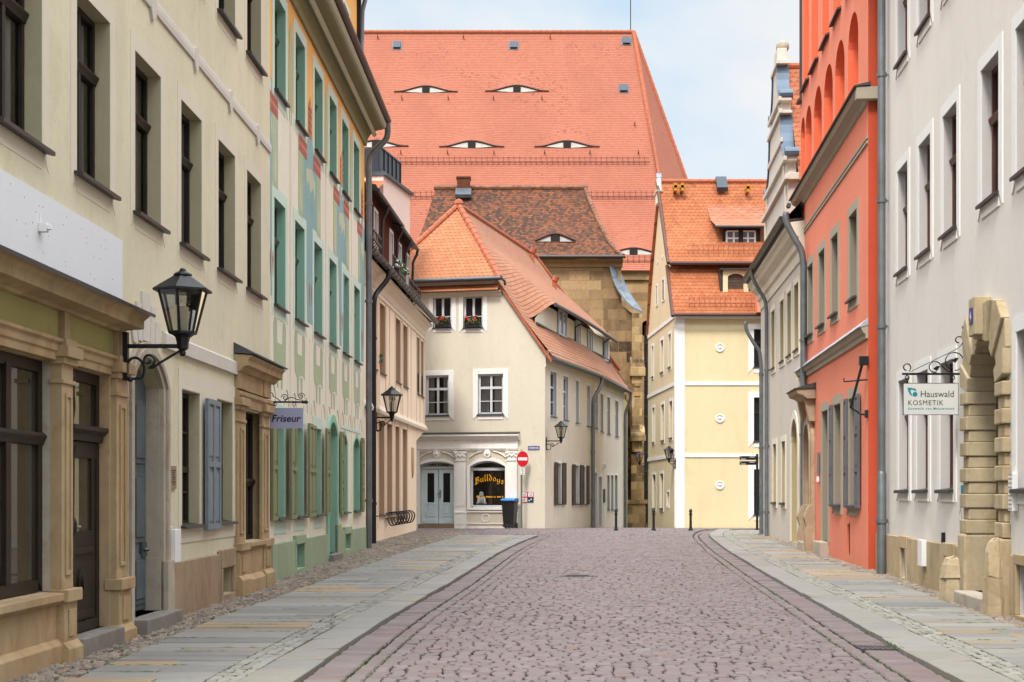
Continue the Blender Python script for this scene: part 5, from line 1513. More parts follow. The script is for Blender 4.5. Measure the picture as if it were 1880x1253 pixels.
for (a, b) in (((-0.3, ZE - 0.38), (1.75, ZF - 0.1)),):
    mb.extr([(a[0], a[1]), (b[0], b[1]), (b[0] + 0.02, b[1] - 0.1), (a[0] + 0.04, a[1] - 0.1)], 0.0, 0.14)
mb.build('verge_tiles', M['clay'], r)
# long dormer front
mb = MB(F)
SD = 0.72
dw = []
pts = []
for i in range(24):
    v = 1.5 + (17.6 - 1.5) * i / 23
    b = ss(1.0, 3.7, v)
    s = SD + bulge(17.6) * 0.6 * v / 17.6
    pts.append((s, -v, 7.45, 8.0 + 0.80 * b))
for i in range(23):
    a, b = pts[i], pts[i + 1]
    mb.poly([(a[0], a[1], a[2]), (b[0], b[1], b[2]), (b[0], b[1], b[3]), (a[0], a[1], a[3])])
mb.poly([(pts[-1][0], pts[-1][1], 7.4), (3.0, pts[-1][1], 7.4), (3.0, pts[-1][1], 11.0), (pts[-1][0], pts[-1][1], 8.8)])
dm = mb.build('long_dormer', M['dfront'], r)
_q0, _q1 = F.W(SD, 0, 0), F.W(SD + bulge(17.6) * 0.6, -17.6, 0)
GD = Fac(_q0.xy, (_q1 - _q0).xy, -1)
for (pa, pb, yt, yb) in ((1023, 1038, 572, 619), (1055, 1063.5, 590, 637), (1077.5, 1086, 606, 650), (1107, 1114, 625, 664)):
    h = fh(pa, pb, yt, yb, GD)
    m2 = MB(GD); m2.ring(outline(h), outline(h, 0.07), 0.03, 0.09); m2.box(h[0] + 0.07, h[1] - 0.07, 0.03, 0.09, h[2], h[2] + 0.07); c = (h[0] + h[1]) / 2; m2.box(c - 0.04, c + 0.04, 0.03, 0.1, h[2] + 0.07, h[3] - 0.07)
    wn = m2.build('dormer_window', M['palewood'], dm)
    m2 = MB(GD); m2.poly([(h[0] + 0.04, 0.05, h[2] + 0.04), (h[1] - 0.04, 0.05, h[2] + 0.04), (h[1] - 0.04, 0.05, h[3] - 0.04), (h[0] + 0.04, 0.05, h[3] - 0.04)]); m2.build('pane', glass_mat('pale_pane', (0.16, 0.18, 0.2, 1), 0, 0.08) if 'pale_pane' not in bpy.data.materials else bpy.data.materials['pale_pane'], wn)
    m2 = MB(GD); m2.box(h[0] - 0.03, h[1] + 0.03, 0.03, 0.16, h[2] - 0.06, h[2] - 0.01); m2.build('sill', M['metal_dark'], wn)
mb = MB(F); mb.tube([(0.40 + bulge(v) * 0.6, -v, 8.80) for v in (3.3, 5, 7, 9, 11, 13, 15, 17.6)], 0.075, 8)
mb.tube([(SD - 0.05 + bulge(17.6) * 0.6 * v / 17.6, -v, 7.88 + 0.02 * math.sin(v)) for v in (1.6, 3.3, 5, 7, 9, 11, 13, 15, 17.6)], 0.05, 6)
for px in (1090.5 - 36.5, 1106):
    v = -((GD.W(GD.s_(px), 0, 0) - Vector((F.p.x, F.p.y, 0))).dot(Vector((F.o.x, F.o.y, 0))))
    s = SD + bulge(17.6) * 0.6 * v / 17.6
    mb.tube([(0.42 + bulge(v) * 0.6, -v, 8.74), (s - 0.07, -v, 8.55), (s - 0.07, -v, 7.95)], 0.045, 7)
mb.build('dormer_gutter', M['zinc_dark'], dm, smooth=40)
for (px, py, mt) in ((986, 494, 0), (1021, 535, 1)):
    mb = MB(F)
    s, z = (3.7, 12.15) if mt == 0 else (2.6, 10.8)
    v = 13.2 if mt == 0 else 13.0
    mb.tube([(s, -v, z - 0.1), (s, -v, z + 0.35)], 0.1, 8); mb.tube([(s, -v, z + 0.35), (s - 0.1, -v, z + 0.55)], 0.15, 8)
    mb.build('vent_pipe', M['clay'], r)
# street-side downpipes
sx = G1.s_(1089, 0.1)
pp = curve3([(sx + 0.5, 0.36, ZE - 0.36), (sx + 0.48, 0.36, ZE - 0.6), (sx + 0.25, 0.25, ZE - 0.95), (sx + 0.02, 0.12, ZE - 1.3), (sx, 0.1, ZE - 1.7)], 4) + [(sx, 0.1, -0.2)]
pipe(G1, r, pp, 0.075, M['zinc'], [(sx, 0.1, z) for z in (1.2, 3.2)])
sx = L2 - 0.15
pp = curve3([(sx, 0.36, ZE - 0.36), (sx, 0.36, ZE - 0.6), (sx, 0.25, ZE - 0.95), (sx, 0.12, ZE - 1.3), (sx, 0.1, ZE - 1.7)], 4) + [(sx, 0.1, -0.4)]
pipe(G2, r, pp, 0.075, M['zinc'])
# ---- shopfront
mb = MB(F)
pl = [F.s_(767), F.s_(837), F.s_(856), F.s_(931.5), F.s_(950)]
sL, sR_ = F.s_(752), F.s_(951)
zc = F.z_(890, 796)
zent = F.z_(890, 826)
mb.prof([(0, zc - 0.25), (0.08, zc - 0.25), (0.12, zc - 0.15), (0.28, zc - 0.1), (0.28, zc - 0.03), (0, zc)], sR_ - 0.06, sL)
mb.prof([(0, zent), (0.07, zent), (0.09, zent + 0.06), (0.07, zent + 0.07), (0.05, zc - 0.25), (0, zc - 0.25)], sR_, sL)
zcap0, zcap1 = F.z_(890, 845), F.z_(890, 829)
zp = F.z_(890, 940)
for (a, b) in ((pl[2], pl[1]), (pl[4], pl[3])):
    mb.box(a, b, 0, 0.1, zp, zcap0); mb.box(a - 0.03, b + 0.03, 0, 0.13, zcap0 - 0.03, zcap0); mb.box(a - 0.04, b + 0.04, 0, 0.14, zcap1 - 0.06, zcap1)
    mb.box(a + 0.02, b - 0.02, 0, 0.11, zcap0, zcap1 - 0.06)
    for q in range(5):
        x = a + (b - a) * (q + 0.5) / 5; mb.ball(x, 0.12, (zcap0 + zcap1) / 2 - 0.02 + 0.05 * (q % 2), 0.05, 6)
    mb.tube([(a + 0.03, 0.12, zcap1 - 0.1), (a - 0.0, 0.14, zcap1 - 0.05)], 0.04, 6); mb.tube([(b - 0.03, 0.12, zcap1 - 0.1), (b, 0.14, zcap1 - 0.05)], 0.04, 6)
    mb.box(a + 0.06, b - 0.06, 0.1, 0.115, zp + 0.2, zcap0 - 0.15)
    mb.box(a - 0.04, b + 0.04, 0, 0.16, zp - 0.06, zp); mb.box(a - 0.02, b + 0.02, 0, 0.14, -0.2, zp - 0.06); mb.box(a + 0.06, b - 0.06, 0.14, 0.155, gz(54) + 0.15, zp - 0.12)
# flat field with arched heads round door and window
for h in (fdoor, fwin):
    hh = h[:5]
    mb.ring(outline((h[0] - 0.1, h[1] + 0.1, h[2], h[3], h[4] + 0.12)), outline(hh), 0, 0.06)
    c = (h[0] + h[1]) / 2; zt = h[4] + 0.13
    mb.lathe(c, 0.0, [(0.001, zt), (0.001, zt + 0.001)], 4)
    mb.extr([(c + 0.13 * math.cos(2 * PI * i / 16), zt + 0.14 + 0.15 * math.sin(2 * PI * i / 16)) for i in range(16)], 0, 0.09); mb.ball(c, 0.09, zt + 0.14, 0.07, 8)
    for sg in (-1, 1):
        mb.tube([(c + sg * (0.2 + 0.1 * k), 0.03, zt + 0.22 - 0.02 * k * k * 0.35 - 0.01 * k) for k in range(6)], 0.025, 5)
    mb.box(h[0] - 0.12, h[1] + 0.12, 0, 0.03, zent - 0.06, zent)
hb = fwin
mb.box(hb[0] - 0.1, hb[1] + 0.1, 0, 0.07, hb[2] - 0.09, hb[2] - 0.003)
za, zb_ = F.z_(890, 961), F.z_(890, 941)
mb.box(hb[0] - 0.12, hb[1] + 0.12, 0, 0.05, zb_, zb_ + 0.05); mb.box(hb[0] - 0.12, hb[1] + 0.12, 0, 0.05, za - 0.03, za); mb.box(hb[0] - 0.12, hb[1] + 0.12, 0, 0.08, -0.2, za - 0.12)
c = F.s_(892); zz = (za + zb_) / 2
o16 = [(c + 0.15 * math.cos(2 * PI * i / 20), zz + 0.15 * math.sin(2 * PI * i / 20)) for i in range(21)]; i16 = [(c + 0.125 * math.cos(2 * PI * i / 20), zz + 0.125 * math.sin(2 * PI * i / 20)) for i in range(21)]
mb.ring(o16, i16, 0, 0.03)
mb.box(fdoor[1] + 0.02, sL, 0, 0.08, -0.2, zent)
mb.build('shopfront', M['whitestone'], r, bevel=0.006)
mb = MB(F); mb.prof([(0, zc + 0.002), (0.3, zc - 0.028), (0.3, zc - 0.008), (0, zc + 0.05)], sR_ - 0.08, sL); mb.build('cornice_flashing', M['metal_dark'], r)
# pale blue double door with fanlight
h = fdoor; c = (h[0] + h[1]) / 2
zfl = F.z_(802, 861)
for (a, b, sg) in ((h[0] + 0.06, c - 0.012, 1), (c + 0.012, h[1] - 0.06, -1)):
    mb = MB(F); n = -0.2
    zb0 = h[2] + 0.06; zt0 = zfl - 0.02
    ga, gb = zb0 + (zt0 - zb0) * 0.39, zb0 + (zt0 - zb0) * 0.93
    i0, i1 = a + 0.16, b - 0.16
    mb.box(a, i0, n - 0.05, n, zb0, zt0); mb.box(i1, b, n - 0.05, n, zb0, zt0); mb.box(i0, i1, n - 0.05, n, gb, zt0); mb.box(i0, i1, n - 0.05, n, zb0, ga)
    mb.box(i0 - 0.03, i1 + 0.03, n, n + 0.02, zb0 + 0.28, zb0 + 0.28 + 0.03); mb.box(i0 - 0.03, i1 + 0.03, n, n + 0.02, zb0 + 0.74, zb0 + 0.77); mb.box(i0 - 0.03, i0, n, n + 0.02, zb0 + 0.31, zb0 + 0.74); mb.box(i1, i1 + 0.03, n, n + 0.02, zb0 + 0.31, zb0 + 0.74)
    mb.box(i0 + 0.06, i1 - 0.06, n, n + 0.012, zb0 + 0.37, zb0 + 0.68); mb.box(a, b, n, n + 0.02, zb0, zb0 + 0.14)
    dd = mb.build('shop_door_leaf', M['tattoodoor'], r, bevel=0.005)
    m2 = MB(F); m2.poly([(i0, n - 0.03, ga), (i1, n - 0.03, ga), (i1, n - 0.03, gb), (i0, n - 0.03, gb)]); m2.build('pane', M['glass'], dd)
    if sg == 1:
        m2 = MB(F); xx = b - 0.05; m2.box(xx - 0.03, xx + 0.03, n, n + 0.015, zb0 + 0.95, zb0 + 1.25); m2.tube([(xx, n, zb0 + 1.12), (xx, n + 0.05, zb0 + 1.12), (xx + 0.12, n + 0.05, zb0 + 1.12)], 0.014); m2.build('handle', M['steel'], dd)
mb = MB(F); mb.ring(outline(h[:5]), outline(h[:5], 0.06), -0.26, -0.2); mb.box(h[0] + 0.06, h[1] - 0.06, -0.26, -0.17, zfl, zfl + 0.08)
fr = mb.build('door_frame', M['tattoodoor'], r)
mb = MB(F); mb.poly([(p[0], -0.23, p[1]) for p in [(h[0] + 0.05, zfl + 0.05)] + arch_pts(h[0] + 0.05, h[1] - 0.05, h[3], h[4] - 0.05) + [(h[1] - 0.05, zfl + 0.05)]]); mb.build('fanlight', simple('dusky_fanlight', C(168, 164, 156, 0.86), 0.3, var=0.3), fr)
mb = MB(F); put_text(mb, 'TATTOO', h[1] - 0.22, zfl + 0.11, -0.222, size=0.2, width=(h[1] - h[0]) - 0.5, flip=-1, bold=0.01); mb.build('lettering', M['ink'], fr)
mb = MB(F); mb.box(h[0] - 0.04, h[1] + 0.04, -0.3, 0.12, -0.2, h[2] + 0.05); mb.build('door_step', simple('brown_step_stone', C(140, 118, 92), 0.8, var=0.2), r)
# shop window with gold lettering
h = fwin
zt = F.z_(895, 861.5)
mb = MB(F); n = -0.16
mb.ring(outline(h[:5]), outline(h[:5], 0.06), n - 0.05, n); mb.box(h[0] + 0.06, h[1] - 0.06, n - 0.05, n, h[2], h[2] + 0.08); mb.box(h[0] + 0.06, h[1] - 0.06, n - 0.05, n + 0.02, zt - 0.05, zt + 0.05)
sw = mb.build('shop_window', M['palewood'], r)
mb = MB(F); mb.poly([(p[0], n - 0.03, p[1]) for p in outline(h[:5], 0.04)]); mb.build('pane', M['glass_see'], sw)
# room behind
mb = MB(F); a, b = h[0] - 0.05, h[1] + 0.05
mb.poly([(a, -1.3, h[2] - 0.1), (b, -1.3, h[2] - 0.1), (b, -1.3, h[4] + 0.1), (a, -1.3, h[4] + 0.1)])
for x in (a, b): mb.poly([(x, -0.24, h[2] - 0.1), (x, -1.3, h[2] - 0.1), (x, -1.3, h[4] + 0.1), (x, -0.24, h[4] + 0.1)])
mb.poly([(a, -0.24, h[2] + 0.02), (b, -0.24, h[2] + 0.02), (b, -1.3, h[2] + 0.02), (a, -1.3, h[2] + 0.02)]); mb.poly([(a, -0.24, h[4] + 0.08), (b, -0.24, h[4] + 0.08), (b, -1.3, h[4] + 0.08), (a, -1.3, h[4] + 0.08)])
mb.box(h[0] + 0.3, h[0] + 0.42, -1.1, -1.0, h[2], h[4]); mb.box(c - 1.9, c - 1.75, -0.9, -0.8, h[2], h[3])
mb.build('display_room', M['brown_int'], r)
LET = {'B': (0.8, [[(0.02, .88), (.16, 1), (.2, .9), (.2, .05)], [(.2, .98), (.5, 1), (.64, .82), (.55, .62), (.2, .53)], [(.5, .58), (.72, .38), (.66, .1), (.4, 0), (.02, .06)], [(.36, .9), (.36, .1)]]),
       'u': (0.6, [[(.05, .55), (.13, .6), (.13, .1), (.28, 0), (.46, .14)], [(.38, .6), (.46, .55), (.46, .06), (.56, 0)]]),
       'l': (0.3, [[(.03, .95), (.13, 1), (.13, .08), (.25, 0)]]),
       'd': (0.56, [[(.05, .98), (.45, .5), (.45, .12), (.28, 0), (.1, .12), (.1, .45), (.28, .58), (.42, .5)]]),
       'o': (0.56, [[(.28, .6), (.1, .45), (.1, .12), (.28, 0), (.45, .12), (.45, .45), (.28, .6)]]),
       'g': (0.58, [[(.28, .6), (.1, .45), (.1, .14), (.28, .03), (.45, .14), (.45, .55), (.56, .6)], [(.45, .3), (.47, -.12), (.28, -.28), (.06, -.18)]]),
       's': (0.5, [[(.45, .5), (.28, .6), (.1, .45), (.42, .2), (.28, 0), (.06, .1)]])}
def nib(mb, word, a, z, n, size, flip, fn, mi=0, ang=0.7, wid=0.13):
    x = 0.0
    wx, wz = math.cos(ang) * wid / 2, math.sin(ang) * wid / 2
    for ch in word:
        adv, strokes = LET[ch]
        for st in strokes:
            for (p, q) in zip(st, st[1:]):
                quad = [(p[0] - wx, p[1] - wz), (p[0] + wx, p[1] + wz), (q[0] + wx, q[1] + wz), (q[0] - wx, q[1] - wz)]
                pts = []
                for (u, v) in quad:
                    X, Z = fn((x + u) * size, v * size)
                    pts.append((a + flip * X, n + random.uniform(0, 0.0008), z + Z))
                mb.poly(pts, mi)
        x += adv + 0.07
    return x * size
tot = sum(LET[ch][0] + 0.07 for ch in 'Bulldogs')
wd = (F.s_(869) - F.s_(923.5)); size = wd / tot
arc = lambda X, Z: (X, Z - 0.16 * ((X / wd - 0.5) * 2) ** 2)
mb = MB(F); nib(mb, 'Bulldogs', F.s_(869), F.z_(895, 883), n - 0.02, size, -1, arc, 0, 0.7, 0.12)
x = F.s_(872); zz = F.z_(895, 914)
while x > F.s_(921):
    w = random.uniform(0.02, 0.05)
    mb.box(x - w, x, n - 0.022, n - 0.018, zz, zz + random.choice((0.05, 0.06, 0.085))); x -= w + random.choice((0.015, 0.02, 0.06))
mb.build('lettering', M['gold'], sw)

# ================================================================== old stone building with mossy roof
F = Fac((-6.5, 76.0), (1, 0), -1)
r = root_for('stone_sacristy', F, 'old stone building with dark mossy tile roof behind the ivory corner house', 'building')
sx = lambda px: F.s_(px)
ez = F.z_(1000, 474)
rz = EYE + (HY - 346) * 79.4 / FPX
xL, xR = sx(752), sx(1143)
rL = (800 - CX) * 79.4 / FPX + 6.5; rR = (1074 - CX) * 79.4 / FPX + 6.5
mb = MB(F)
wall(mb, sx(770), sx(1141), -1.5, ez + 0.1, [], 0.3, 0, 0, 0, back=9)
mb.build('wall', M['ashlar'], r)
def flare(t): return 0.35 * (1 - t) ** 3
mb = MB(F); rows = []
EB = (sx(1020), 0.26)                                  # eyebrow opening
K, NX = 26, 80
for t in sorted([k / K for k in range(K + 1)] + [EB[1], EB[1] + 0.001]):
    a = xL + (rL - xL) * (t ** 0.85); b = xR + (rR - xR) * (t ** 0.72)
    n = 0.5 - 3.9 * t; z = ez + (rz - ez) * (t ** 1.12)
    row = []
    for i in range(NX + 1):
        s = a + (b - a) * i / NX
        u = (s - EB[0]) / 1.3
        lift = 0.38 * math.cos(max(-1, min(1, u)) * PI / 2) ** 2 * (1 if t > EB[1] + 0.0005 else 0) * (1 - ss(EB[1], EB[1] + 0.28, t)) if abs(u) < 1 else 0
        row.append(((s, n, z + lift + 0.03 * math.sin(s * 1.7) * math.sin(t * 3)), (s, t * 5.9)))
    rows.append(row)
grid(mb, rows)
rows = []                                              # right hip, going back
for k in range(9):
    t = k / 8
    b = xR + (rR - xR) * (t ** 0.72); n = 0.5 - 3.9 * t; z = ez + (rz - ez) * (t ** 1.12)
    rows.append([((b + 0.02 * j, n + (-9.0 - n) * j / 4 * (1 - 0.35 * t), z), (j * 2.2, t * 5.5)) for j in range(5)])
grid(mb, rows)
rows = []
for k in range(9):
    t = k / 8
    a = xL + (rL - xL) * (t ** 0.85); n = 0.5 - 3.9 * t; z = ez + (rz - ez) * (t ** 1.12)
    rows.append([((a - 0.02 * j, n + (-9.0 - n) * j / 4 * (1 - 0.35 * t), z), (j * 2.2, t * 5.5)) for j in range(5)])
grid(mb, rows)
mb.poly([(rL, -3.4, rz), (rR, -3.4, rz), (xR, -9, ez), (xL, -9, ez)])
mb.build('roof', M['roof_old'], r, recalc=False)
t = EB[1]; n0 = 0.5 - 3.9 * t; z0 = ez + (rz - ez) * (t ** 1.12)
mb = MB(F)
top = []; bot = []
for i in range(21):
    u = -0.8 + 1.6 * i / 20; l = 0.38 * math.cos(u * PI / 2) ** 2
    top.append((EB[0] + u * 1.3, n0 + 0.03, z0 + l - 0.06)); bot.append((EB[0] + u * 1.3, n0 + 0.03, z0 - 0.06))
for i in range(20): mb.poly([bot[i], bot[i + 1], top[i + 1], top[i]])
eb = mb.build('eyebrow_dormer', M['lens'], r)
mb = MB(F); mb.tube([(p[0], p[1] + 0.04, p[2] + 0.06) for p in top], 0.05, 5); mb.tube([(p[0], p[1] + 0.03, p[2] - 0.0) for p in bot], 0.035, 5); mb.build('eyebrow_rim', M['rim'], eb)
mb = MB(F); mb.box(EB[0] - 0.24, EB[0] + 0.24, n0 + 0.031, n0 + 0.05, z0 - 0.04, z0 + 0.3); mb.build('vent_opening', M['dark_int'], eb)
mb = MB(F); ridge_line(mb, (rL - 0.1, -3.4, rz + 0.03), (rR + 0.1, -3.4, rz + 0.03), 0.14, 0.4)
pr = None
for k in range(13):
    t = k / 12; p = (xR + (rR - xR) * (t ** 0.72), 0.5 - 3.9 * t, ez + (rz - ez) * (t ** 1.12) + 0.04)
    if pr: ridge_line(mb, pr, p, 0.12, 0.36)
    pr = p
mb.build('ridge_tiles', M['roof_old'] if False else simple('dark_ridge_tiles', C(132, 92, 70), 0.9, var=0.5, scale=3), r, smooth=40)
cs = (851 - CX) * 79 / FPX + 6.5
mb = MB(F); mb.box(cs - 0.35, cs + 0.35, -3.6, -2.9, rz - 1.0, rz + 0.45); mb.box(cs - 0.39, cs + 0.39, -3.64, -2.86, rz + 0.45, rz + 0.53)
ch = mb.build('chimney', M['brick_ch'], r)
mb = MB(F); mb.prof([(-2.6, rz - 0.68), (-2.88, rz - 0.62), (-2.88, rz - 0.1), (-2.55, rz - 0.5)], cs - 0.42, cs + 0.42); mb.build('chimney_flashing', M['zinc_dark'], ch)
mb = MB(F); mb.tube([(xL, 0.58, ez - 0.02), (xR + 0.1, 0.58, ez - 0.02)], 0.09, 8); mb.build('gutter', M['metal_dark'], r, smooth=40)
mb = MB(F); mb.prof([(0, ez - 0.5), (0.1, ez - 0.48), (0.1, ez - 0.3), (0.3, ez - 0.2), (0.45, ez - 0.1), (0, ez - 0.08)], sx(768), sx(1143)); mb.build('cornice', M['ashlar'], r)
# right wall face and the stepped buttress with its lead cap
b0, b1 = sx(1140), F.s_(1180, 0.2)
mb = MB(F)
zt_, zl = F.z_(1130, 490), F.z_(1178, 572)
prof = [(b0 - 0.9, -1.5), (b1 - 0.12, -1.5), (b1 - 0.12, F.z_(1178, 708)), (b1 - 0.2, F.z_(1178, 690)), (b1 - 0.2, zl - 0.2), (F.s_(1160), zl - 0.1), (F.s_(1140), F.z_(1140, 560)), (F.s_(1122), zt_ - 0.1), (b0 - 0.9, zt_ - 0.1)]
mb.extr(prof, -2.5, 0.06)
bt = mb.build('buttress', M['ashlar_dark'], r)
mb = MB(F)
pj, pk = F.s_(1160, 0.3), b1
mb.box(pj, pk - 0.05, 0.06, 0.45, F.z_(1170, 830, 0.3), zl - 0.15); mb.box(pj - 0.05, pk + 0.03, 0.06, 0.55, -1.5, F.z_(1170, 835, 0.3))
mb.box(pj - 0.1, pk + 0.1, 0.06, 0.62, F.z_(1170, 691, 0.3), F.z_(1170, 676, 0.3)); mb.prof([(0.06, F.z_(1170, 676, 0.3)), (0.62, F.z_(1170, 676, 0.3)), (0.4, F.z_(1170, 664, 0.3)), (0.06, F.z_(1170, 655, 0.3))], pj - 0.08, pk + 0.06)
mb.box(pj - 0.1, pk + 0.12, 0.06, 0.68, F.z_(1170, 810, 0.3), F.z_(1170, 800, 0.3)); mb.prof([(0.06, F.z_(1170, 800, 0.3)), (0.68, F.z_(1170, 800, 0.3)), (0.45, F.z_(1170, 789, 0.3)), (0.06, F.z_(1170, 780, 0.3))], pj - 0.08, pk + 0.08)
mb.box(b0 - 0.6, pk + 0.2, 0.0, 0.75, F.z_(1170, 925, 0.3), F.z_(1170, 918, 0.3)); mb.box(b0 - 0.6, pk + 0.1, 0.0, 0.68, -1.5, F.z_(1170, 925, 0.3))
for py in (700, 718): mb.box(pj + 0.1, pk - 0.15, 0.45, 0.5, F.z_(1170, py + 10, 0.3), F.z_(1170, py, 0.3))
mb.build('buttress_pier', sandstone('pier_ashlar', C(200, 170, 122), C(70, 58, 44), 0.85, (0.6, 0.42), bump=0.8), bt)
mb = MB(F)
A = [(1119, 490), (1124, 512), (1133, 532), (1146, 550), (1160, 564), (1178, 573)]
B = [(1137, 486), (1143, 503), (1151, 523), (1161, 542), (1171, 556), (1181, 570)]
for i in range(5):
    q = [F.sz(*A[i], 0.2) , F.sz(*A[i + 1], 0.2), F.sz(*B[i + 1], 0.2), F.sz(*B[i], 0.2)]
    mb.poly([(q[0][0], 0.45, q[0][1]), (q[1][0], 0.5, q[1][1]), (q[2][0], -0.35, q[2][1] + 0.05), (q[3][0], -0.35, q[3][1] + 0.05)])
    mb.poly([(q[0][0], 0.45, q[0][1]), (q[1][0], 0.5, q[1][1]), (q[1][0], 0.5, q[1][1] - 0.1), (q[0][0], 0.45, q[0][1] - 0.1)])
mb.build('lead_cap', M['lead'], bt)
# ochre yard wall joining the corner house and the buttress
Gy = Fac((5.43, 71.5), (0.55, 4.4), -1)
mb = MB(Gy); mb.box(0.05, 4.4, -0.5, 0.0, -1.2, 6.2); mb.prof([(0.04, 6.2), (-0.54, 6.2), (-0.25, 6.5)], 0.03, 4.42)
o = solo(mb, 'yard_wall', M['ochre'], 'narrow ochre wall between the ivory corner house and the dark buttress', 'wall')
o.rotation_euler = (0, 0, 0)

# ================================================================== church
F = Fac((-19.0, 88.0), (1, 0), -1)
r = root_for('church', F, 'huge hall church with steep red tile roof and eyebrow dormers rising behind the houses', 'church')
EZ, RZ, YR = 14.8, 32.2, 10.0
X0 = 19.0
sA = 8.1 + X0; sCo = 9.76 + X0; sCb, nCb = 13.68 + X0, -7.0
s_l = -4.0
ebs = []
def plane_pt(px, py):
    k = (HY - py) / FPX                                  # (z-EYE)/Y on the roof plane z = EZ + 1.74 (Y-88)
    Y = (EZ - EYE - 1.74 * 88) / (k - 1.74)
    return ((px - CX) * Y / FPX + X0, (Y - 88) / YR)
for (px, py) in ((782, 168), (949, 167), (690, 268), (866, 269), (1041, 269), (1163, 466), (606, 168), (520, 268)):
    s, t = plane_pt(px, py); ebs.append((s, t))
mb = MB(F); rows = []
tv = sorted(set([i / 60 for i in range(61)] + [e[1] + d for e in ebs for d in (0.0, 0.002)]))
NX = 190
for t in tv:
    b = sCo + (sA - sCo) * t
    row = []
    for i in range(NX + 1):
        s = s_l + (b - s_l) * i / NX
        n = -YR * t; z = EZ + (RZ - EZ) * t - 0.0
        lift = 0
        for (es, et) in ebs:
            u = (s - es) / 1.9
            if abs(u) < 1 and t > et + 0.001: lift = max(lift, 0.36 * math.cos(u * PI / 2) ** 2 * (1 - (t - et) / 0.1) ** 1.5 if t < et + 0.1 else 0)
        fl = 0.25 * (1 - min(1, t / 0.1)) ** 2
        row.append(((s, n + fl, z + lift), (s, t * 20.0)))
    rows.append(row)
grid(mb, rows)
# apse faces
def tri(a, b, c, w):
    rows = []
    for k in range(13):
        t = k / 12
        p, q = Vector(a).lerp(Vector(c), t), Vector(b).lerp(Vector(c), t)
        rows.append([(tuple(p.lerp(q, j / 4)), (w * (0.5 + (j / 4 - 0.5) * (1 - t)), t * 20)) for j in range(5)])
    grid(mb, rows)
apex = (sA, -YR, RZ)
tri((sCo, 0.0, EZ), (sCb, nCb, EZ), apex, 8)
tri((sCb, nCb, EZ), (sCb, -13.0, EZ), apex, 6)
mb.poly([(s_l, -YR, RZ), (sA, -YR, RZ), (sCb, -13.0, EZ), (sCo, -20, EZ), (s_l, -20, EZ)])
mb.poly([(s_l, 0, EZ), (s_l, -20, EZ), (s_l, -YR, RZ)])
mb.build('roof', M['roof_church'], r, recalc=False)
for (es, et) in ebs:
    mb = MB(F); n0 = -YR * et; z0 = EZ + (RZ - EZ) * et
    for i in range(20):
        u0, u1 = -0.85 + 1.7 * i / 20, -0.85 + 1.7 * (i + 1) / 20
        l0, l1 = [0.36 * math.cos(u * PI / 2) ** 2 for u in (u0, u1)]
        mb.poly([(es + u0 * 1.9, n0 + 0.08, z0 - 0.05 - 0.08 * math.cos(u0 * PI / 2) ** 2), (es + u1 * 1.9, n0 + 0.08, z0 - 0.05 - 0.08 * math.cos(u1 * PI / 2) ** 2), (es + u1 * 1.9, n0 + 0.03, z0 + l1 - 0.07), (es + u0 * 1.9, n0 + 0.03, z0 + l0 - 0.07)])
    eb = mb.build('eyebrow_dormer', M['lens'], r)
    mb = MB(F)
    mb.tube([(es + u * 1.9 / 12, n0 + 0.05, z0 + 0.36 * math.cos(min(1, abs(u / 12)) * PI / 2) ** 2 - 0.03) for u in range(-13, 14)], 0.055, 5)
    mb.tube([(es + u * 1.6 / 6, n0 + 0.05, z0 - 0.06 - 0.07 * math.cos(u / 6 * PI / 2) ** 2) for u in range(-6, 7)], 0.04, 5)
    mb.build('eyebrow_rim', M['rim'], eb)
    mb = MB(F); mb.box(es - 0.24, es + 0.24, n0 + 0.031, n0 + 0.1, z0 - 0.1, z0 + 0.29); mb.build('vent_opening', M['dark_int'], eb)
for (px, py) in ((729, 84), (943, 84), (1150, 76), (1145, 163)):
    s, t = plane_pt(px, py); n0 = -YR * t; z0 = EZ + (RZ - EZ) * t
    mb = MB(F)
    P = lambda a, d, o: (s + a, n0 - d * 0.498 + o * 0.867, z0 + d * 0.867 + o * 0.498)
    for (a0, a1, d0, d1, o_) in ((-0.24, 0.24, -0.28, 0.28, 0.14),):
        q = [P(a0, d0, o_), P(a1, d0, o_), P(a1, d1, o_), P(a0, d1, o_)]; q0 = [P(a0, d0, 0), P(a1, d0, 0), P(a1, d1, 0), P(a0, d1, 0)]
        mb.poly(q)
        for i in range(4): mb.poly([q0[i], q0[(i + 1) % 4], q[(i + 1) % 4], q[i]])
    hh = mb.build('roof_hatch', M['hatch'], r)
    mb = MB(F); q = [P(-0.34, -0.4, 0.02), P(0.34, -0.4, 0.02), P(0.34, 0.34, 0.02), P(-0.34, 0.34, 0.02)]; mb.poly(q); mb.build('hatch_flashing', M['zinc_dark'], hh)
def snow(mb, t, a, b, n_off=0.12, dz=0.35):
    n0 = -YR * t + n_off; z0 = EZ + (RZ - EZ) * t
    for q in (0.05, 0.3): mb.tube([(a, n0 + 0.05, z0 + q), (b, n0 + 0.05, z0 + q)], 0.025, 4)
    x = a
    while x < b: mb.box(x, x + 0.04, n0, n0 + 0.06, z0 - 0.05, z0 + 0.38); x += 0.34
for (py, px1) in ((300, 1192), (363, 1206), (482, 1225)):
    s, t = plane_pt(px1, py)
    mb = MB(F); snow(mb, t, s_l, s); mb.build('snow_guard', simple('rusty_snow_guard', C(140, 74, 58), 0.7) if 'rusty_snow_guard' not in bpy.data.materials else bpy.data.materials['rusty_snow_guard'], r)
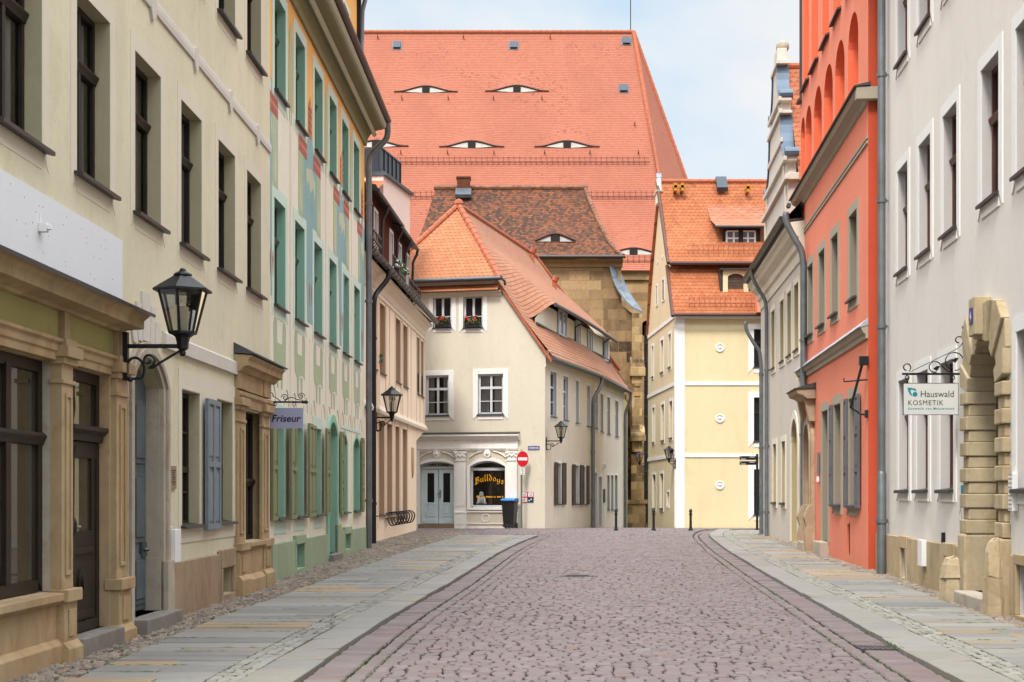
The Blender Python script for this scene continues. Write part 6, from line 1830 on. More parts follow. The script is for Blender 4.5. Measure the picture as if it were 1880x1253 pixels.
for (py, xs_l) in ((70, (694, 851, 1010)), (182, (738, 823, 906, 995)), (282, (736, 822, 907, 1000, 1083, 1172)), (230, (1165,))):
    for px in xs_l:
        s, t = plane_pt(px, py); n0 = -YR * t; z0 = EZ + (RZ - EZ) * t
        mb = MB(F); mb.tube([(s, n0, z0), (s, n0 + 0.25, z0 + 0.04), (s, n0 + 0.25, z0 + 0.16)], 0.04, 5)
        mb.build('ladder_hook', bpy.data.materials['rusty_snow_guard'], r)
mb = MB(F)
ridge_line(mb, (s_l, -YR, RZ + 0.02), (sA, -YR, RZ + 0.02), 0.16, 0.45)
ridge_line(mb, apex, (sCo, 0, EZ), 0.17, 0.42); ridge_line(mb, apex, (sCb, nCb, EZ), 0.17, 0.42)
mb.build('ridge_tiles', M['clay'], r, smooth=40)
mb = MB(F); s = sA - 0.2; mb.tube([(s, -YR, RZ), (s, -YR, RZ + 4)], 0.035, 6); mb.tube([(s + 0.3, -YR + 0.4, RZ - 0.5), (sCo - 0.2, 0.1, EZ + 0.2)], 0.02, 4); mb.build('lightning_rod', M['metal_dark'], r)
mb = MB(F)
wl = F.s_(1182.5)
gw_ = (F.s_(1182.5), F.s_(1200), -0.5, F.z_(1190, 618), F.z_(1190, 588), 0.5)
wall(mb, s_l, sCo, -2, EZ + 0.1, [gw_], 0.5, 0, 0, 0)
mb.poly([(sCo, 0, -2), (sCb, nCb, -2), (sCb, nCb, EZ), (sCo, 0, EZ)]); mb.poly([(sCb, nCb, -2), (sCb, -13, -2), (sCb, -13, EZ), (sCb, nCb, EZ)]); mb.poly([(s_l, 0, -2), (s_l, -20, -2), (s_l, -20, EZ), (s_l, 0, EZ)]); mb.poly([(s_l, -20, -2), (sCb, -20, -2), (sCb, -20, EZ), (s_l, -20, EZ)])
mb.prof([(0, EZ - 0.6), (0.15, EZ - 0.55), (0.2, EZ - 0.2), (0.4, EZ - 0.05), (0, EZ)], s_l, sCo)
mb.build('wall', M['ashlar'], r)
mb = MB(F); mb.poly([(p[0], -0.42, p[1]) for p in outline(gw_[:5])])
w_ = mb.build('gothic_window', M['leadglass'], r)
mb = MB(F); z = -0.5
while z < gw_[3]: mb.box(gw_[0], gw_[1], -0.41, -0.38, z, z + 0.05); z += 1.1
mb.box((gw_[0] + gw_[1]) / 2 - 0.05, (gw_[0] + gw_[1]) / 2 + 0.05, -0.41, -0.36, -0.5, gw_[4]); mb.build('tracery_bar', M['zinc_dark'], w_)

# ================================================================== pale yellow house
PY = (6.33, 57.0)
F = Fac(PY, (1, 0), -1); G = Fac(PY, (-0.33, 7.8), 1)
r = root_for('yellow_house', F, 'pale yellow gabled house with white bands, round medallions and bright red mansard roof', 'house')
W_ = 8.0; LG = 7.81
ze = F.z_(1300, 578); zbk, ybk = 10.6, 1.2; zrd, yrd = 14.4, 3.9
hs = [fh(1384, 1398, 604.6, 674.5), fh(1384, 1398, 730, 811), fh(1384, 1398, 862, 945.6)]
hs = [(h[0], h[0] + 0.95, h[2], h[3]) for h in hs] + [(h[0] + 2.6, h[0] + 3.55, h[2], h[3]) for h in hs]
mb = MB(F); wall(mb, 0, W_, -0.6, ze, hs, 0.16, 0, 0, 0); mb.poly([(W_, 0, -0.6), (W_, -7.8, -0.6), (W_, -7.8, ze), (W_, 0, ze)]); mb.poly([(0, -7.8, -0.6), (W_, -7.8, -0.6), (W_, -7.8, ze), (0, -7.8, ze)])
mb.build('front_wall', M['yellow'], r)
gs = []
for (pa, pb, yt, yb) in ((1197, 1200, 636, 692), (1213, 1218, 625, 684), (1227.5, 1232, 614, 674.5), (1198, 1202, 749, 812), (1214, 1219.5, 743, 809), (1229, 1234.6, 737, 804), (1198, 1204, 872, 934), (1212, 1218, 870, 934), (1224.5, 1229, 904, 929), (1205, 1208, 523, 563), (1216, 1220.3, 512, 554), (1207, 1208.5, 480, 484), (1215.5, 1217, 470, 475)):
    gs.append(fh(pa, pb, yt, yb, G))
gs = [(h[0], h[1], h[2], h[3]) for h in gs]
mb = MB(G); wall(mb, 0, LG, -0.6, ze, gs[:9], 0.16, 0, 0, 0)
zz = [(0, ze), (ybk, zbk), (yrd, zrd), (LG - ybk, zbk), (LG, ze)]
# gable: cut in bands so the small openings are real
b0, b1 = gs[10][0] - 0.3, gs[9][1] + 0.3
mb.poly([(p[0], 0, p[1]) for p in zz])
mb.build('gable_wall', M['yellowside'], r)
for h in gs[:8]:
    window(G, r, h, -0.1, M['darkwood'], M['glass'], 0, (0.6,), (), 0.06, (0.12, 0.015, M['white']), (M['metal_dark'], 0.03, 0.06, 0.03))
window(G, r, gs[8], -0.1, M['darkwood'], M['glass'], 0, (), (), 0.05, (0.1, 0.015, M['white']))
for h in gs[9:]:
    m2 = MB(G); m2.ring(outline(h), outline(h, 0.05), 0.003, 0.03); m2.box(h[0], h[1], 0.003, 0.03, h[2], h[2] + 0.05); w_ = m2.build('gable_window', M['white'], r)
    m2 = MB(G); m2.poly([(h[0] + 0.03, 0.01, h[2] + 0.03), (h[1] - 0.03, 0.01, h[2] + 0.03), (h[1] - 0.03, 0.01, h[3] - 0.03), (h[0] + 0.03, 0.01, h[3] - 0.03)]); m2.build('pane', M['glass'], w_)
for h in hs:
    window(F, r, h, -0.1, M['darkwood'], M['glass'], 1, (0.66,), (), 0.06, (0.22, 0.02, M['white']), (M['metal_dark'], 0.03, 0.06, 0.03))
zb1, zb2 = F.z_(1300, 704.5), F.z_(1300, 836.5)
mb = MB(F)
mb.box(0.004, 0.36, 0.0, 0.03, -0.4, ze - 0.14)
for z in (zb1, zb2): mb.box(0.37, W_, 0, 0.035, z - 0.07, z + 0.07)
mb.prof([(0, ze - 0.16), (0.06, ze - 0.14), (0.1, ze - 0.02), (0.22, ze), (0, ze + 0.02)], 0, W_)
mb.build('white_band', M['white'], r)
mb = MB(G)
mb.box(0.0, 0.1, 0.0, 0.03, -0.4, ze - 0.16)
for z in (zb1, zb2, ze - 0.05): mb.box(0.11, LG, 0, 0.035, z - 0.07, z + 0.07)
mb.build('white_band', M['white'], r)
for py in (638.6, 768.4, 891):
    c, z = F.sz(1321.5, py)
    mb = MB(F)
    o1 = [(c + 0.17 * math.cos(2 * PI * i / 20), z + 0.17 * math.sin(2 * PI * i / 20)) for i in range(21)]; i1 = [(c + 0.125 * math.cos(2 * PI * i / 20), z + 0.125 * math.sin(2 * PI * i / 20)) for i in range(21)]
    mb.ring(o1, i1, 0, 0.04); mb.extr(i1[:-1], 0, 0.012); mb.ball(c, 0.02, z, 0.05, 8); mb.box(c - 0.1, c + 0.1, 0.012, 0.03, z - 0.015, z + 0.015); mb.box(c - 0.015, c + 0.015, 0.012, 0.032, z - 0.1, z + 0.1)
    mb.build('medallion', M['white'], r)
mb = MB(F)
def slope(mb, pts, s0, s1, v0=0.0, kx=10, mi=0):
    rows = []; v = v0
    for i, p in enumerate(pts):
        if i: v += math.hypot(p[0] - pts[i - 1][0], p[1] - pts[i - 1][1])
        rows.append([((s0(i) + (s1 - s0(i)) * j / kx, p[0], p[1]), (s0(i) + (s1 - s0(i)) * j / kx, v)) for j in range(kx + 1)])
    grid(mb, rows, mi)
lx = lambda i: -0.12
slope(mb, [(0.32, ze - 0.02), (0.1, ze + 0.35), (-0.5, ze + 1.2), (-ybk + 0.08, zbk - 0.12)], lx, W_ + 0.1)
low = mb.build('lower_roof', simple('x', (1, 1, 1, 1)) if False else M['roof_y'], r, recalc=False)
mb = MB(F)
def gx(n): return -0.1 + n * 0.0423
rows = []
up = [(-ybk + 0.42, zbk - 0.02), (-ybk + 0.2, zbk + 0.2), (-ybk - 0.1, zbk + 0.62), (-2.5, 12.45), (-yrd, zrd)]
v = 0
for i, p in enumerate(up):
    if i: v += math.hypot(p[0] - up[i - 1][0], p[1] - up[i - 1][1])
    rows.append([((gx(p[0]) + (W_ + 0.2) * j / 12, p[0], p[1]), (j * 8.2 / 12, v)) for j in range(13)])
grid(mb, rows)
mb.poly([(gx(-yrd), -yrd, zrd), (W_, -yrd, zrd), (W_, -LG + ybk, zbk), (gx(-LG), -LG + ybk, zbk)]); mb.poly([(gx(-LG), -LG + ybk, zbk), (W_, -LG + ybk, zbk), (W_, -LG, ze), (gx(-LG), -LG, ze)])
mb.build('upper_roof', M['roof_y'], r, recalc=False)
mb = MB(F)                                            # dark verge and gutters
for (a, b) in (((0.36, ze - 0.1), (-ybk + 0.05, zbk - 0.1)), ((-ybk + 0.42, zbk - 0.05), (-ybk + 0.05, zbk + 0.3)), ((-ybk + 0.05, zbk + 0.3), (-yrd, zrd - 0.02))):
    P1 = [(gx(a[0]) - 0.05, a[0], a[1]), (gx(b[0]) - 0.05, b[0], b[1])]
    mb.tube(P1, 0.075, 6)
mb.tube([(gx(0) - 0.05, -ybk + 0.5, zbk - 0.06), (W_, -ybk + 0.5, zbk - 0.06)], 0.085, 8); mb.tube([(-0.1, 0.42, ze - 0.05), (W_, 0.42, ze - 0.05)], 0.07, 8)
mb.build('gutter', simple('brown_roof_edge', C(92, 58, 46), 0.6), r, smooth=40)
mb = MB(F); ridge_line(mb, (gx(-yrd), -yrd, zrd + 0.02), (W_, -yrd, zrd + 0.02), 0.11, 0.4); mb.build('ridge_tiles', M['clay'], r, smooth=40)
# stone kneeler with pinnacle on the gable top
mb = MB(F); xg = gx(-yrd) + 0.02
mb.box(xg - 0.12, xg + 0.1, -yrd - 0.3, -yrd + 0.3, zrd - 0.95, zrd - 0.5); mb.prof([(-yrd - 0.4, zrd - 0.5), (-yrd + 0.4, zrd - 0.5), (-yrd + 0.44, zrd - 0.42), (-yrd - 0.44, zrd - 0.42)], xg - 0.17, xg + 0.13)
mb.prof([(-yrd - 0.28, zrd - 0.42), (-yrd + 0.28, zrd - 0.42), (-yrd + 0.12, zrd + 0.15), (-yrd - 0.12, zrd + 0.15)], xg - 0.1, xg + 0.08)
pn = mb.build('gable_pinnacle', M['greytrim'], r, bevel=0.02)
mb = MB(F); mb.prof([(-yrd - 0.14, zrd + 0.15), (-yrd + 0.14, zrd + 0.15), (-yrd, zrd + 0.36)], xg - 0.11, xg + 0.1); mb.build('pinnacle_cap', M['lead'], pn)
# upper shed dormer
def rp(px, py):                                       # point on the upper slope
    a = (2.7 / 3.8)                                   # run per rise
    k = (HY - py) / FPX
    Y = 57
    for _ in range(40):
        z = EYE + k * Y; Y = 57 + ybk + (z - zbk) * a * 1.0
    return ((px - CX) * Y / FPX - PY[0], -(Y - 57), EYE + k * Y)
a0 = rp(1327, 455); a1 = rp(1397, 455); t0 = rp(1312, 377)
nD = a0[1] + 0.1
zt = EYE + (HY - 417) * (57 - nD) / FPX; zb = EYE + (HY - 456) * (57 - nD) / FPX
xa, xb = (1327 - CX) * (57 - nD) / FPX - PY[0], (1396 - CX) * (57 - nD) / FPX - PY[0]
mb = MB(F)
mb.box(xa, xb, nD - 1.6, nD, zb, zt)
dm = mb.build('shed_dormer', M['darkwood'], r)
mb = MB(F); rows = []
for i, (n, z) in enumerate(((nD + 0.35, zt - 0.02), (nD - 0.8, zt + 0.42), (t0[1], t0[2]))):
    rows.append([((xa - 0.3 - 0.08 * i + (xb - xa + 0.75) * j / 6, n, z), ((xb - xa) * j / 6, i * 1.3)) for j in range(7)])
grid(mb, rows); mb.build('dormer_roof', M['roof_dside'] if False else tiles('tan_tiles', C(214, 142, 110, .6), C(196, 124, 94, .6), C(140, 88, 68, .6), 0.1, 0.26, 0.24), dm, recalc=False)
w0, w1 = (1334 - CX) * (57 - nD) / FPX - PY[0], (1386 - CX) * (57 - nD) / FPX - PY[0]; wz0, wz1 = EYE + (HY - 451) * (57 - nD) / FPX, EYE + (HY - 425) * (57 - nD) / FPX
mb = MB(F)
for i in range(5): x = w0 + (w1 - w0) * i / 4; mb.box(x - 0.035, x + 0.035, nD, nD + 0.03, wz0, wz1)
for z in (wz0, (wz0 + wz1) / 2, wz1): mb.box(w0, w1, nD, nD + 0.025, z - 0.03, z + 0.03)
c = (w0 + w1) / 2; mb.box(c - 0.09, c + 0.09, nD, nD + 0.04, wz0 - 0.05, wz1 + 0.05, 1)
wn = mb.build('dormer_window', [M['white'], M['darkwood']], dm)
mb = MB(F); mb.poly([(w0, nD + 0.012, wz0), (w1, nD + 0.012, wz0), (w1, nD + 0.012, wz1), (w0, nD + 0.012, wz1)]); mb.build('pane', glass_mat('mid_pane', (0.1, 0.11, 0.12, 1)), wn)
mb = MB(F); mb.tube([(xa - 0.35, nD + 0.38, zt - 0.06), (xb + 0.5, nD + 0.38, zt - 0.06)], 0.06, 8); mb.tube([(xb + 0.3, nD + 0.38, zt - 0.1), (xb + 0.3, nD + 0.1, zt - 0.4), (xb + 0.3, nD + 0.1, zb)], 0.04, 6); mb.build('dormer_gutter', M['metal_dark'], dm, smooth=40)
# lower dormer with arched shutter
Yd = 57.35; nd = -0.3
q = lambda px, py: ((px - CX) * Yd / FPX - PY[0], EYE + (HY - py) * Yd / FPX)
x0, zb = q(1327, 548); x1, zt = q(1374, 497)
hw = (q(1336, 543)[0], q(1365, 543)[0], q(1336, 543)[1], q(1336, 508)[1], q(1336, 503)[1])
mb = MB(F); wall(mb, x0, x1, zb, zt, [hw], 0.15, nd, 0, 0); mb.poly([(x0, nd, zb), (x0, nd - 1.5, zb), (x0, nd - 1.5, zt), (x0, nd, zt)]); mb.poly([(x1, nd, zb), (x1, nd - 1.5, zb), (x1, nd - 1.5, zt), (x1, nd, zt)])
dm = mb.build('arched_dormer', M['yellow'], r)
mb = MB(F); mb.prof([(nd + 0.15, zt), (nd + 0.15, zt + 0.06), (nd - 1.6, zt + 0.2), (nd - 1.6, zt)], x0 - 0.12, x1 + 0.12); mb.box(x0 - 0.12, x0 - 0.003, nd - 1.0, nd - 0.02, zb - 0.1, zt); mb.box(x1 + 0.003, x1 + 0.12, nd - 1.0, nd - 0.02, zb - 0.1, zt); mb.box(x0 - 0.1, x1 + 0.1, nd, nd + 0.12, zb - 0.08, zb); mb.build('dormer_flashing', M['metal_dark'], dm)
mb = MB(F); mb.extr(outline(hw, 0.01), nd - 0.14, nd - 0.1)
for i in range(1, 6): mb.box(hw[0] + 0.04, hw[1] - 0.04, nd - 0.1, nd - 0.085, hw[2] + i * 0.13, hw[2] + i * 0.13 + 0.03)
mb.box((hw[0] + hw[1]) / 2 - 0.03, (hw[0] + hw[1]) / 2 + 0.03, nd - 0.1, nd - 0.08, hw[2], hw[3]); mb.build('dormer_shutter', M['brownwood'] if False else SB, dm)
for (py, k) in ((565, 0), (470, 1)):
    mb = MB(F)
    n0, z0 = (0.12, ze + 0.38) if k == 0 else (-ybk + 0.1, zbk + 0.45)
    a, b = (0.5, W_ - 0.3) if k == 0 else (0.6, W_ - 0.2)
    for qz in (0.02, 0.24): mb.tube([(a, n0 + 0.12, z0 + qz), (b, n0 + 0.12, z0 + qz)], 0.011, 4)
    x = a
    while x < b: mb.box(x, x + 0.016, n0 + 0.1, n0 + 0.12, z0 - 0.1, z0 + 0.26); x += 0.2
    mb.build('snow_guard', bpy.data.materials['rusty_snow_guard'], r)
for (px, py) in ((1238, 354), (1250.5, 354), (1370, 356), (1408, 356)):
    p = rp(px, py); mb = MB(F); mb.box(p[0] - 0.06, p[0] + 0.06, p[1], p[1] + 0.5, p[2] - 0.02, p[2] + 0.3); mb.box(p[0] - 0.12, p[0] + 0.12, p[1] + 0.3, p[1] + 0.5, p[2] + 0.1, p[2] + 0.2); mb.build('roof_step', M['yellowstone'], r)
p = rp(1324, 346); mb = MB(F); mb.prof([(p[1] + 0.35, p[2] - 0.2), (p[1] + 0.45, p[2] - 0.05), (p[1] - 0.05, p[2] + 0.5), (p[1] - 0.2, p[2] + 0.4)], p[0] - 0.22, p[0] + 0.22); mb.build('skylight', M['hatch'], r)
# red fire wall between the roofs on the right
mb = MB(F)
xw = (1388 - CX) * 56.5 / FPX - PY[0]
zq = lambda py: EYE + (HY - py) * 56.5 / FPX
mb.extr([(xw, zq(575)), (xw, zq(520)), (xw + 0.15, zq(470)), (xw + 0.35, zq(452)), (xw + 1.2, zq(452)), (xw + 1.2, zq(575))], 0.3, 0.8)
mb.build('fire_wall', M['coral'], r)
M['scroll'] = simple('blue_grey_scroll_sheet', C(112, 130, 148, 0.6), 0.5, 0.4, 0.15, 2)
# ================================================================== grey house with the scrolled gable
F = FH
r = root_for('grey_house', F, 'warm grey house with arched doorway, heavy cornice and a scrolled white gable', 'house')
s0, s1 = F.s_(1474), F.s_(1397)
ZE_ = 8.3
def rh(pa, pb, z0, z1, *rest):
    a, b = F.s_(pa), F.s_(pb)
    return (min(a, b), max(a, b), z0, z1) + rest
ffl = [rh(1417, 1421.5, 5.2, 6.9), rh(1433, 1438.5, 5.2, 6.9), rh(1446, 1451.5, 5.2, 6.9), rh(1459, 1465, 5.2, 6.9)]
ffl = [(h[1] - 0.95, h[1], h[2], h[3]) for h in ffl]
gfl = [rh(1420, 1424.6, 1.25, 2.95), rh(1435.7, 1440.8, 1.25, 2.95)]
gfl = [(h[1] - 0.9, h[1], h[2], h[3]) for h in gfl]
ga = F.s_(1453.5); gdr = (ga - 1.35, ga, gz(38) + 0.05, 2.85, 3.45, 0.45)
mb = MB(F); wall(mb, s0 - 0.3, s1, -0.3, ZE_, ffl + gfl + [gdr], 0.22, 0, 0, 1, back=8)
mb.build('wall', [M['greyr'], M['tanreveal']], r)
for h in ffl: window(F, r, h, -0.16, M['white'], M['glass'], 1, (0.66,), (), 0.06, (0.16, 0.025, M['greytrim']), (M['metal_dark'], 0.04, 0.07, 0.03))
for h in gfl: window(F, r, h, -0.16, M['white'], M['glass'], 1, (0.66,), (), 0.06, (0.16, 0.025, M['greytrim']), (M['metal_dark'], 0.04, 0.09, 0.06))
d = MB(F); d.extr(outline(gdr, 0.01), -0.44, -0.4)
for k in range(9): d.box(gdr[0] + 0.05 + k * 0.14, gdr[0] + 0.06 + k * 0.14, -0.4, -0.385, gdr[2] + 0.05, 2.8)
d.build('arched_door', simple('grey_green_door', C(118, 116, 98), 0.6), r)
mb = MB(F); mb.ring(outline((gdr[0] - 0.2, gdr[1] + 0.2, gdr[2], 2.85, 3.66)), outline(gdr[:5]), 0, 0.03); mb.build('door_surround', M['greytrim'], r)
mb = MB(F)
mb.prof([(0, 7.35), (0.04, 7.35), (0.05, 7.62), (0.12, 7.66), (0.14, 7.85), (0.30, 7.95), (0.36, 8.08), (0.42, 8.1), (0.42, 8.2), (0, 8.25)], s0 - 0.3, s1 + 0.02)
mb.build('cornice', M['greytrim'], r)
gu = [(0.52 + 0.1 * math.cos(PI + PI * i / 8), 8.34 + 0.1 * math.sin(PI + PI * i / 8)) for i in range(9)]
mb = MB(F); mb.prof(gu + [(0.6, 8.36), (0.44, 8.36)], s0 - 0.3, s1 + 0.1); mb.prof([(0.0, 8.25), (0.46, 8.22), (0.46, 8.28), (0, 8.32)], s0 - 0.3, s1 + 0.06)
mb.build('gutter', M['metal_dark'], r)
# gable: plane set just behind the facade line; profile mirrored about its centre
gc = F.s_(1424, 0.0); Tn = 0.28
hb = F.s_(1446.5) ; half = gc - hb
prof = [(1.0, 8.2), (1.0, 9.95), (1.06, 9.97), (1.06, 10.15), (0.86, 10.17), (0.86, 10.55), (0.92, 10.57), (0.92, 10.68)]
def vol(x0, z0, x1, z1, k=8):
    return [(x1 + (x0 - x1) * (1 - math.sin(PI / 2 * i / k)) ** 1.0, z0 + (z1 - z0) * (1 - math.cos(PI / 2 * i / k))) for i in range(k + 1)]
v1 = vol(0.90, 10.7, 0.5, 12.1)
mid = [(0.5, 12.12), (0.56, 12.14), (0.56, 12.22), (0.44, 12.24), (0.44, 12.52), (0.5, 12.54), (0.5, 12.62)]
v2 = vol(0.46, 12.64, 0.2, 13.75)
top = [(0.2, 13.77), (0.26, 13.79), (0.26, 13.9), (0.13, 13.92), (0.13, 14.35)]
pr = prof + v1 + mid + v2 + top
pts = [(gc - half * p[0], p[1]) for p in pr] + [(gc + half * p[0], p[1]) for p in pr[::-1]]
mb = MB(F); mb.extr(pts, -Tn, 0.0)
# pilaster mouldings standing out from the gable face
for (x, z0, z1, w) in ((0.88, 8.3, 9.9, 0.05), (0.74, 10.2, 10.6, 0.04), (0.36, 12.25, 12.5, 0.04)):
    for sg in (-1, 1): mb.box(gc + sg * half * x - 0.14, gc + sg * half * x + 0.14, 0, w, z0, z1)
for (z, w, x) in ((9.97, 0.1, 1.06), (10.57, 0.09, 0.93), (12.14, 0.08, 0.56), (12.54, 0.08, 0.5), (13.79, 0.06, 0.26), (11.3, 0.06, 0.6)):
    mb.box(gc - half * x - 0.03, gc + half * x + 0.03, 0, w, z, z + 0.13)
gb = mb.build('gable', M['greyr'], r, bevel=0.01)
mb = MB(F); mb.ball(gc, -0.2, 14.5, 0.2, 10); mb.ball(gc + 0.5, -0.15, 14.45, 0.0001, 6); mb.build('gable_finial', M['stone_pale'], gb, smooth=40)
for v in (v1, v2):
    for sg in (-1, 1):
        mb = MB(F)
        pp_ = [(gc + sg * half * p[0], p[1]) for p in v]
        off = [(p[0] + sg * 0.035, p[1] + 0.02) for p in pp_]
        for i in range(len(pp_) - 1):
            a, b, c_, d_ = off[i], off[i + 1], pp_[i + 1], pp_[i]
            mb.poly([(a[0], 0.05, a[1]), (b[0], 0.05, b[1]), (b[0], -Tn - 0.03, b[1]), (a[0], -Tn - 0.03, a[1])])
            mb.poly([(a[0], 0.05, a[1]), (b[0], 0.05, b[1]), (c_[0], 0.05, c_[1]), (d_[0], 0.05, d_[1])]); mb.poly([(a[0], -Tn - 0.03, a[1]), (b[0], -Tn - 0.03, b[1]), (c_[0], -Tn - 0.03, c_[1]), (d_[0], -Tn - 0.03, d_[1])])
        x, z = off[0]; mb.tube([(x + sg * 0.02, 0.06, z + 0.08), (x + sg * 0.02, -Tn - 0.04, z + 0.08)], 0.13, 10)
        mb.build('scroll_sheet', M['scroll'], gb, smooth=30)
# roof running back from the gable, and the main roof
mb = MB(F)
rows = []
for i, t in enumerate((0, 0.25, 0.5, 0.75, 1.0)):
    x = gc - (half * 1.25) * (1 - t); z = 9.0 + (13.9 - 9.0) * t
    rows.append([((x, -Tn - 0.02 - 5.0 * j / 6, z), (j * 5.0 / 6, t * 5.6)) for j in range(7)])
grid(mb, rows)
rows = []
for i, t in enumerate((0, 0.5, 1.0)):
    x = gc + (half * 1.25) * (1 - t); z = 9.0 + (13.9 - 9.0) * t
    rows.append([((x, -Tn - 0.02 - 5.0 * j / 6, z), (j * 5.0 / 6, t * 5.6)) for j in range(7)])
grid(mb, rows)
rows = [[((s0 - 0.3 + (s1 - s0 + 0.4) * j / 8, 0.42 - 4.4 * t, 8.36 + 4.6 * t), (j * 1.4, t * 6.3)) for j in range(9)] for t in (0, 0.5, 1)]
grid(mb, rows)
mb.poly([(s0 - 0.3, -8.3, 8.3), (s1 + 0.1, -8.3, 8.3), (s1 + 0.1, -4, 12.95), (s0 - 0.3, -4, 12.95)])
mb.poly([(s1 + 0.06, 0.4, 8.3), (s1 + 0.06, -8.3, 8.3), (s1 + 0.06, -4, 12.95)])
mb.build('roof', M['roof_g'], r, recalc=False)
mb = MB(F); ridge_line(mb, (gc, -Tn, 13.93), (gc, -5.4, 13.93), 0.11, 0.4); mb.build('ridge_tiles', M['clay'], r, smooth=40)
# zinc pipes with swan necks
def swan(F, par, s, n0, z0, zb, k=1.0, rad=0.058, mat='zinc', dirn=0.0):
    pp = curve3([(s, n0, z0), (s, n0 + 0.02, z0 - 0.1), (s + dirn * 0.5, n0 * 0.95, z0 - 0.3 * k), (s + dirn * 0.8, n0 * 0.6, z0 - 0.65 * k), (s + dirn, 0.14, z0 - 0.95 * k), (s + dirn, 0.09, z0 - 1.35 * k)], 5) + [(s + dirn, 0.09, zb)]
    return pipe(F, par, pp, rad, M[mat], [(s + dirn, 0.09, z) for z in (0.9, 2.9, 5.2)])
swan(F, r, F.s_(1405, 0.1) - 0.3, 0.52, 8.3, 0.2)
swan(F, r, F.s_(1399, 0.1) + 0.4, 0.55, 6.9, 0.2)
swan(F, r, F.s_(1474.5, 0.1), 0.5, 8.35, 0.1, rad=0.08)

# ================================================================== orange house
F = FI
r = root_for('orange_house', F, 'coral red house with blind arched niches in its gable and grey-brown window frames', 'house')
s0, s1 = F.s_(1594), F.s_(1469.5)
ff = []
for (a, b) in ((1483.5, 1493.5), (1504, 1516), (1527, 1541), (1560, 1574.5)):
    x0, x1 = sorted((F.s_(a), F.s_(b))); ff.append((x1 - 0.98, x1, 5.3, 6.98))
gf = []
for (a, b) in ((1532, 1548.6), (1559.5, 1577.7)):
    x0, x1 = sorted((F.s_(a), F.s_(b))); gf.append((x1 - 0.98, x1, 1.28, 3.38))
x0, x1 = sorted((F.s_(1510), F.s_(1523))); nd_ = (x1 - 0.95, x1, gz(30) + 0.3, 3.35, None, 0.4)
x0, x1 = sorted((F.s_(1484), F.s_(1498))); sd = (x1 - 1.05, x1, gz(33) + 0.2, 2.75, 3.15, 0.45)
slit = tuple(sorted((F.s_(1556), F.s_(1560)))); slit = (slit[0], slit[1] + 0.02, 0.35, 0.9, None, 0.3)
zc = 8.67
ar = []
for (a, b, ty) in ((1463.5, 1475, 0), (1478.5, 1490, 0), (1494, 1508.7, 0), (1512.7, 1528.8, 0), (1533, 1550.6, 0), (1557, 1575.7, 0)):
    x0, x1 = sorted((F.s_(a), F.s_(b))); ar.append((x0, x1))
ar = [(min(x, s1 - 0.9), min(y, s1 - 0.12)) for (x, y) in ar]
zA0, zA1, zAa = 8.95, 10.35, 10.88
zT = 11.35
mb = MB(F)
nich1 = [(a, b, zA0, zA1, zAa, 0.26) for (a, b) in ar]
wall(mb, s0, s1, -0.3, zT, ff + gf + [nd_, sd, slit] + nich1, 0.25, 0, 0, 1)
for h in nich1: mb.poly([(p[0], -0.255, p[1]) for p in outline(h[:5])])
# upper tier, drawn in at both ends
t0, t1 = F.s_(1572), s1 - 0.35
t2 = []
for (a, b) in ((1475, 1485), (1490, 1502), (1510, 1522), (1530, 1543.5), (1553, 1566)):
    x0, x1 = sorted((F.s_(a), F.s_(b))); t2.append((x0, x1))
n2 = [(a, b, zT + 0.22, 14.1, 14.6, 0.26) for (a, b) in t2]
wall(mb, t0, t1, zT, 15.6, n2, 0.26, 0, 0, 1)
for h in n2: mb.poly([(p[0], -0.255, p[1]) for p in outline(h[:5])])
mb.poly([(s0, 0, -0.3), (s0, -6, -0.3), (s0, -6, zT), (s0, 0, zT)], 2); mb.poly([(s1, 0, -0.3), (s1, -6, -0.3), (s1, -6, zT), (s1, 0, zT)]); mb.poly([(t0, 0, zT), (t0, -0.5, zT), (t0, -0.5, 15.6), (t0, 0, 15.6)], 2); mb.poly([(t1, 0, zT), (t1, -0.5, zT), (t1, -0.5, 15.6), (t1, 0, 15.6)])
mb.poly([(s0, -6, -0.3), (s1, -6, -0.3), (s1, -6, zT), (s0, -6, zT)]); mb.poly([(t0, -0.5, zT), (t1, -0.5, zT), (t1, -0.5, 15.6), (t0, -0.5, 15.6)])
mb.poly([(s0, 0, zT), (s1, 0, zT), (s1, -6, zT), (s0, -6, zT)]); mb.poly([(t0, 0, 15.6), (t1, 0, 15.6), (t1, -0.5, 15.6), (t0, -0.5, 15.6)])
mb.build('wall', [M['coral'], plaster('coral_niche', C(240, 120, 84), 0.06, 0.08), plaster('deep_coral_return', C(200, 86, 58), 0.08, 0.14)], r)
mb = MB(F); mb.poly([(s0, -0.5, zT), (s1, -0.5, zT), (s1 - 2, -0.8, 15.5), (s0 + 2, -0.8, 15.5)], 0, [(0, 0), (10, 0), (8, 5), (2, 5)]); mb.poly([(s1 + 0.02, -0.5, 8.9), (s1 + 0.02, -6, 8.9), (s1 + 0.02, -6, zT), (s1 + 0.02, -0.5, zT)])
mb.poly([(s0, -6, zT), (s1, -6, zT), (s1 - 2, -0.8, 15.5), (s0 + 2, -0.8, 15.5)]); mb.build('roof', M['roof_g'], r)
M['slate'] = simple('dark_slate_coping', C(74, 70, 70, 0.85), 0.55, 0.2)
mb = MB(F)
edges = [s0 - 0.05] + [x for h in t2[::-1] for x in (h[0] - 0.06, h[1] + 0.06)] + [s1]
for (a, b) in t2:
    m2 = MB(F); m2.prof([(-0.24, zT + 0.27), (0.09, zT + 0.16), (0.09, zT + 0.12), (-0.24, zT + 0.2)], a - 0.08, b + 0.08); m2.build('niche_sill', M['slate'], r)
